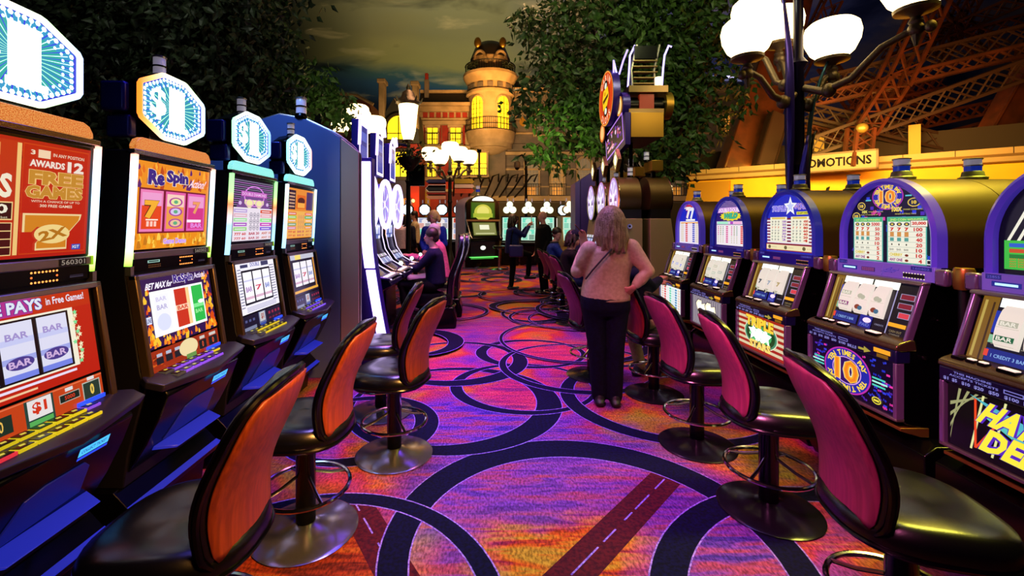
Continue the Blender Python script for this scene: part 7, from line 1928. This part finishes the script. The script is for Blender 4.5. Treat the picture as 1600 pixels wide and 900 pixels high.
# --- the woman in the tan sweater, seen from behind
def main_woman():
    Y = 3.56
    F = Fig((.95, 3.60), 'standing woman with long ash blonde hair and tan sweater, seen from behind')
    P = lambda px, py, y=Y: at(px, py, y)
    hd = P(953, 347, 3.60); fw = V3(-.15, 1, 0)
    sl, sr = P(921, 390, 3.58), P(986, 387, 3.58)
    el, er = P(902, 424, 3.62), P(1012, 424, 3.52)
    wl, wr = P(912, 388, 3.86), P(990, 449, 3.50)
    pel = V3(.93, 3.60, .88)
    hl, hr = V3(.835, 3.60, .86), V3(1.02, 3.60, .86)
    kl, kr = V3(.86, 3.58, .47), V3(1.0, 3.57, .47)
    al, ar = V3(.885, 3.62, .09), V3(1.005, 3.60, .09)
    ax = (1, .12, 0)
    b = F.mb(); F.head(b, hd, fw)
    F.limb(b, [hd - V3(0, 0, .07), P(953, 378, 3.60)], [.055, .058])
    F.torso(b, [(P(953, 378, 3.6), .07, .06, ax), (P(953, 386, 3.6), .155, .085, ax), (P(950, 420, 3.6), .15, .10, ax), (V3(.93, 3.6, .90), .17, .11, ax), (V3(.93, 3.6, .78), .15, .10, ax)])
    for a_, e_, w_ in ((sl, el, wl), (sr, er, wr)): F.limb(b, [a_, lerp(a_, e_, .5), e_, lerp(e_, w_, .4), w_], [.048, .042, .036, .034, .024])
    for h_, k_, a_ in ((hl, kl, al), (hr, kr, ar)): F.limb(b, [h_, lerp(h_, k_, .5), k_, lerp(k_, a_, .35), a_], [.085, .072, .052, .055, .036])
    F.hand(b, wl, V3(.0, .15, 1), V3(-.6, -.6, 0), .35, -1)
    F.hand(b, wr, V3(-.55, .35, -.6), V3(-.4, .8, .2), .5, 1)
    F.done(b, 'body', SKIN, .008, 3)
    tan = cloth('tan_knit', 'c8b084', 'b8a074')
    s = F.mb()
    F.torso(s, [(P(953, 381, 3.60), .075, .07, ax), (P(953, 386, 3.60), .135, .092, ax), (P(953, 393, 3.60), .185, .108, ax), (P(952, 410, 3.60), .185, .125, ax), (P(948, 432, 3.60), .180, .128, ax), (P(946, 450, 3.60), .190, .13, ax), (P(946, 466, 3.60), .198, .134, ax), (P(946, 469, 3.60), .185, .125, ax)])
    for a_, e_, w_, q in ((sl, el, wl, .92), (sr, er, wr, .80)):
        F.limb(s, [a_ , lerp(a_, e_, .5), e_, lerp(e_, w_, .5), lerp(e_, w_, q)], [.072, .064, .056, .050, .038])
    F.done(s, 'sweater', tan, .009, 6)
    h = F.mb(); h.torus(tuple(P(946, 467, 3.60)), .19, .010, 32, 6, sx=1.0, sy=.68); h.build('ribbed_hem', F.t, m=cloth('tan_rib', '8e7850'))
    st = F.mb(); pts = [P(965, 383, 3.50), P(955, 390, 3.455), P(942, 404, 3.445), P(926, 422, 3.46), P(915, 436, 3.50)]
    st.tube(pts, .007, 6); st.build('bag_strap', F.t, m=mat('dark_strap', '2a2018', .6))
    nv = cloth('dark_navy_denim', '0a0c22', '060816')
    p = F.mb()
    F.torso(p, [(V3(.925, 3.60, .93), .172, .118, ax), (V3(.925, 3.60, .86), .196, .135, ax), (V3(.93, 3.60, .78), .198, .135, ax), (V3(.935, 3.60, .72), .18, .11, ax)])
    for h_, k_, a_ in ((hl, kl, al), (hr, kr, ar)): F.limb(p, [h_ - V3(0, 0, .06), lerp(h_, k_, .5), k_, lerp(k_, a_, .4), a_ + V3(0, 0, -.02)], [.105, .092, .074, .070, .062])
    F.done(p, 'trousers', nv, .011, 4)
    for a_ in (al, ar): F.shoe(a_, V3(.1, 1, 0), mat('black_shoe', '08080a', .5))
    HB = mat('ash_blonde_hair', '7a6444', .5, spec=.3, noise=('a89068', 14, 5, (6, 6, .8)), bump=(90, .5))
    locks(F, hd, fw, .102, .255, 70, 3, HB)
    c = thing('cigarette', 'thin cigarette held up in the raised hand of the woman in tan', 'cigarette', wl)
    m = MB(); m.cyl((-.012, .0, .13), (-.075, -.02, .20), .0042, n=10, m=mat('dark_cigarette', '5a3a28', .7)); m.cyl((-.075, -.02, .20), (-.080, -.022, .206), .0042, n=10, m=mat('ash_tip', 'c87850', .7)); m.build('stick', c)
main_woman()

def person(base, label, J, top, bottom, hairm, hair=('short', .1), fwd=(0, -1, 0), vox=.014, skin=None, shoe=None, fat=1.0, sleeves=.9, hands=True, cap=None, collar=None, coat=0):
    """generic figure from world joints J: head, neck, sh(2), el(2), wr(2), pelvis, hip(2), kn(2), an(2)"""
    F = Fig(base, label); skin = skin or SKINP
    ax = (J['sh'][1] - J['sh'][0]); ax.z = 0; ax.normalize(); bx = (J['hip'][1] - J['hip'][0]); bx.z = 0; bx.normalize()
    b = F.mb(); F.head(b, J['head'], fwd); F.limb(b, [J['head'] - V3(0, 0, .07), J['neck']], [.052, .055])
    mid = lerp(J['neck'], J['pelvis'], .5)
    F.torso(b, [(J['neck'], .07, .06, ax), (lerp(J['neck'], J['pelvis'], .12), .15, .09, ax), (mid, .13, .10, ax), (J['pelvis'], .14, .10, bx)])
    for k in (0, 1):
        a_, e_, w_ = J['sh'][k], J['el'][k], J['wr'][k]; F.limb(b, [a_, e_, lerp(e_, w_, .4), w_], [.045, .036, .035, .024])
        if hands: F.hand(b, w_, (w_ - e_), V3(0, 0, -1) if abs((w_ - e_).normalized().z) < .8 else V3(*fwd), .5, 1 if k else -1)
        h_, k_, a2 = J['hip'][k], J['kn'][k], J['an'][k]; F.limb(b, [h_, k_, lerp(k_, a2, .35), a2], [.075, .05, .052, .034])
    F.done(b, 'body', skin, vox * .8, 3)
    F.face(J['head'], fwd)
    s = F.mb(); f = fat
    F.torso(s, [(J['neck'] - V3(0, 0, .0), .075, .07, ax), (lerp(J['neck'], J['pelvis'], .07), .14, .095, ax), (lerp(J['neck'], J['pelvis'], .16), .19, .12 * f, ax), (mid, .175 * f, .135 * f, ax), (lerp(mid, J['pelvis'], .7), .18 * f, .14 * f, bx), (J['pelvis'] - V3(0, 0, .02 + coat), .19 * f, .145 * f, bx)])
    for k in (0, 1):
        a_, e_, w_ = J['sh'][k], J['el'][k], J['wr'][k]; F.limb(s, [a_, lerp(a_, e_, .5), e_, lerp(e_, w_, sleeves)], [.070, .062, .054, .040])
    F.done(s, 'top', top, vox, 5)
    p = F.mb(); F.torso(p, [(J['pelvis'] + V3(0, 0, .08), .155, .12, bx), (J['pelvis'], .175, .13, bx), (J['pelvis'] - V3(0, 0, .08), .15, .11, bx)])
    for k in (0, 1):
        h_, k_, a2 = J['hip'][k], J['kn'][k], J['an'][k]; F.limb(p, [h_, lerp(h_, k_, .5), k_, lerp(k_, a2, .4), a2], [.095, .085, .070, .064, .055])
    F.done(p, 'trousers', bottom, vox, 4)
    for k in (0, 1): F.shoe(J['an'][k], V3(*fwd) if not J.get('toe') else J['toe'], shoe or mat('black_shoe', '08080a', .5))
    if hair[0] == 'long': locks(F, J['head'], fwd, .098, hair[1], 40, 5, hairm)
    elif hair[0] == 'short':
        m = F.mb(); fv = Vector(fwd).normalized(); c = J['head']; m.ball(c - fv * .014 + V3(0, 0, .050), (.095, .103, .086), n=18, k=12); m.ball(c - fv * .050 + V3(0, 0, -.01), (.068, .068, .078), n=16, k=10); F.done(m, 'hair', hairm, .010, 2)
    elif hair[0] == 'fringe':
        m = F.mb(); fv = Vector(fwd).normalized(); c = J['head']; m.ball(c - fv * .062 + V3(0, 0, -.01), (.066, .062, .05), n=16, k=10); F.done(m, 'hair', hairm, .010, 2)
    if cap:
        m = F.mb(); fv = Vector(fwd).normalized(); c = J['head']; m.ball(c - fv * .005 + V3(0, 0, .055), (.095, .095, .075), n=20, k=12); m.bar(c + fv * .07 + V3(0, 0, .052), c + fv * .165 + V3(0, 0, .040), .12, .012); F.done(m, 'cap', cap, .008, 2)
    if collar:
        m = F.mb(); m.torus(tuple(J['neck'] + V3(0, 0, .01)), .062, .02, 20, 8); m.build('collar', F.t, m=collar)
    return F
DARKH = mat('dark_brown_hair', '1c100c', .5, noise=('2c1a14', 20, 4)); BLK_C = cloth('black_cloth', '0a0a10', '060608')

# man in the dark jacket on the nearer tall chair, facing the curved machines
def seated(Y, px_head, label, top, bottom, hairm, hair=('short', .1), seat=.50, dx=0, reach=.30, fwd=(-1, -.1, 0), hx=-.76, lean=.0, hz=1.27, **kw):
    x = hx
    J = dict(head=V3(x - .03 - lean, Y, hz), neck=V3(x + .01 - lean * .7, Y, hz - .16),
             sh=[V3(x + .0 - lean * .6, Y + .18, hz - .24), V3(x + .0 - lean * .6, Y - .18, hz - .24)],
             el=[V3(x - .22, Y + .20, hz - .44), V3(x - .20, Y - .20, hz - .44)],
             wr=[V3(x - .22 - reach, Y + .12, hz - .38), V3(x - .20 - reach, Y - .14, hz - .38)],
             pelvis=V3(x + .04, Y, seat + .13), hip=[V3(x, Y + .10, seat + .09), V3(x, Y - .10, seat + .09)],
             kn=[V3(x - .42, Y + .13, seat + .07), V3(x - .42, Y - .12, seat + .10)], an=[V3(x - .40, Y + .12, .14), V3(x - .34, Y - .12, .14)])
    return person((x, Y), label, J, top, bottom, hairm, hair, fwd, **kw)
seated(6.36, 0, 'seated man in a dark navy jacket playing the curved violet lit machine', cloth('navy_jacket', '0c1030', '080a22'), BLK_C, DARKH, hx=-.80)
seated(7.10, 0, 'seated person in pink, mostly hidden beyond the man in the dark jacket', cloth('pink_top', 'd06a90', 'b85880'), cloth('white_trousers', 'b8a8b8'), mat('white_hair', 'b8b0b0', .6), hx=-.80, hz=1.33, lean=.06, reach=.26)
def standing(x, Y, z_top, label, top, bottom, hairm, hair, fwd, arms='down', skin=None, **kw):
    f = Vector(fwd).normalized(); r = Vector((f.y, -f.x, 0)); c = V3(x, Y, 0); k = z_top / 1.72
    S = lambda a, b_, z: c + r * a * k + f * b_ * k + V3(0, 0, z * k)
    J = dict(head=S(0, .02, 1.60), neck=S(0, 0, 1.45), sh=[S(-.18, 0, 1.37), S(.18, 0, 1.37)], pelvis=S(0, -.01, .92), hip=[S(-.09, 0, .88), S(.09, 0, .88)], kn=[S(-.10, .02, .48), S(.10, .0, .48)], an=[S(-.10, -.02, .09), S(.10, -.03, .09)])
    if arms == 'down': J['el'] = [S(-.24, -.03, 1.10), S(.24, -.03, 1.10)]; J['wr'] = [S(-.22, .08, .88), S(.22, .08, .88)]
    elif arms == 'clasp': J['el'] = [S(-.24, .02, 1.12), S(.24, .02, 1.12)]; J['wr'] = [S(-.06, .22, 1.02), S(.06, .22, 1.00)]
    elif arms == 'front': J['el'] = [S(-.22, .08, 1.12), S(.22, .08, 1.12)]; J['wr'] = [S(-.14, .30, 1.14), S(.14, .30, 1.14)]
    elif arms == 'phone': J['el'] = [S(-.16, .20, 1.22), S(.16, .24, 1.24)]; J['wr'] = [S(-.04, .34, 1.44), S(.04, .38, 1.46)]; J['kn'][1] = S(.10, .38, .80); J['an'][1] = S(.10, .34, .36)
    return person((x, Y), label, J, top, bottom, hairm, hair, fwd, skin=skin, **kw)
standing(at(678, 0, 7.95).x, 7.95, 1.69, 'blonde woman in a blue top with clasped hands behind the seated players', cloth('royal_blue_top', '2038a8', '182c88'), cloth('grey_trousers', '6a5a68'), mat('golden_blonde_hair', 'c8a860', .5, noise=('d0ac78', 20, 4)), ('long', .10), (-.45, -1, 0), 'clasp')
standing(at(624, 0, 10.6).x, 10.6, 1.66, 'person in a pale hooded sweatshirt with shoulder strap, seen from behind on the left', cloth('pale_hoodie', 'c8a8c0', 'b898b0'), BLK_C, mat('auburn_hair', '5a2c20', .6), ('short', .1), (.3, 1, 0), 'down', fat=1.12)
standing(at(636, 0, 11.2).x, 11.2, 1.68, 'person in a navy coat with long dark hair beside the pale hooded sweatshirt', cloth('navy_coat', '14142c', '0c0c20'), BLK_C, DARKH, ('long', .16), (.5, 1, 0), 'down', fat=1.1)
standing(at(648, 0, 11.9).x, 11.9, 1.80, 'dark haired man in a white shirt turned to the left in the distance', cloth('white_shirt', 'd0b898', 'b8a080'), BLK_C, DARKH, ('short', .1), (-1, -.2, 0), 'front', sleeves=.3)
phw = standing(at(801, 0, 9.9).x, 9.9, 1.66, 'woman in a blue puffer jacket holding up a phone, one knee raised', cloth('blue_puffer', '1c2464', '141a4c'), BLK_C, DARKH, ('long', .22), (1, .1, 0), 'phone', fat=1.12, coat=.06)
b = thing('shoulder_bag', 'indigo shoulder bag hanging at the hip of the woman in blue', 'bag', (at(806, 0, 9.9).x, 9.62, .86))
m = MB(); m.box(-.16, .14, -.05, .05, -.12, .14, mat('indigo_leather', '241c6a', .4)); m.build('pouch', b, bev=.03)
m = MB(); m.tube([(-.12, 0, .13), (-.10, .02, .35), (-.04, .10, .60), (.05, .22, .72)], .012, 6, BLACK); m.build('strap', b)
ph = thing('smartphone', 'small phone held up by the woman in the blue puffer jacket', 'phone', (at(801, 0, 9.9).x + .42, 9.92, 1.52))
m = MB(); m.box(-.006, .006, -.04, .04, -.02, .12, mat('white_phone', 'd0c8d8', .3)); m.build('case', ph, bev=.003)
standing(at(849, 0, 9.3).x, 9.3, 1.72, 'bald man in a long black coat standing in the distance, facing left', cloth('black_coat', '08080e', '050508'), BLK_C, mat('grey_stubble', '8a7a70', .7), ('none', 0), (-1, -.3, 0), 'down', fat=1.2, coat=.25)
# seated pair beyond the woman in tan (they face the disc topped machines, +x)
def seated_r(x, Y, hz, label, top, bottom, hairm, hair, fwd, seat=.54, reach=.13, **kw):
    J = dict(head=V3(x + .05, Y, hz), neck=V3(x + .0, Y, hz - .16), sh=[V3(x, Y - .18, hz - .24), V3(x, Y + .18, hz - .24)],
             el=[V3(x + .18, Y - .22, hz - .46), V3(x + .18, Y + .22, hz - .46)], wr=[V3(x + .18 + reach, Y - .14, hz - .42), V3(x + .18 + reach, Y + .14, hz - .42)],
             pelvis=V3(x - .05, Y, seat + .13), hip=[V3(x, Y - .10, seat + .09), V3(x, Y + .10, seat + .09)], kn=[V3(x + .36, Y - .13, seat + .06), V3(x + .36, Y + .12, seat + .06)], an=[V3(x + .26, Y - .12, .30), V3(x + .26, Y + .12, .30)])
    return person((x, Y), label, J, top, bottom, hairm, hair, fwd, **kw)
seated_r(1.19, 6.60, 1.24, 'seated person in black jacket and dark baseball cap facing right', BLK_C, cloth('blue_jeans', '1c2450', '141a3c'), DARKH, ('long', .14), (1, -.25, 0), cap=cloth('navy_cap', '10122c'))
seated_r(1.20, 8.30, 1.26, 'seated young woman in a blue puffer jacket looking back toward the camera', cloth('blue_puffer_bright', '2c3c98', '20307c'), BLK_C, DARKH, ('short', .2), (.45, -1, 0), collar=mat('grey_fur_collar', '2a2a34', .9), shoe=mat('pale_sneaker', 'c0b0c8', .6))
# player hidden behind the woman in tan, reaching to the machine
def player():
    x, Y = 1.36, 3.96
    J = dict(head=V3(x - .02, Y + .28, 1.20), neck=V3(x, Y + .2, 1.07), sh=[V3(x - .10, Y - .12, 1.0), V3(x - .10, Y + .22, 1.0)],
             el=[V3(x + .06, Y - .02, .90), V3(x + .1, Y + .5, .82)], wr=[at(1032, 436, 4.15), V3(x + .3, Y + .5, .86)],
             pelvis=V3(x - .03, Y, .66), hip=[V3(x, Y - .09, .63), V3(x, Y + .10, .63)], kn=[V3(x - .02, Y + .40, .60), V3(x + .28, Y + .42, .60)], an=[at(1000, 570, 4.3), at(1020, 570, 4.35)])
    J['an'][0].z = .10; J['an'][1].z = .10
    J['head'] = V3(x - .20, Y + .05, 1.24); J['neck'] = V3(x - .14, Y + .05, 1.09)
    person((x, Y), 'seated player in dark sleeves behind the woman in tan, reaching to a machine', J, cloth('dark_navy_sleeve', '0e1028', '0a0c1c'), cloth('beige_chinos', 'b8a878', 'a89868'), DARKH, ('short', .1), (1, .4, 0), skin=SKIN, shoe=mat('black_white_sneaker', '1c1c28', .5), sleeves=.85)
player()
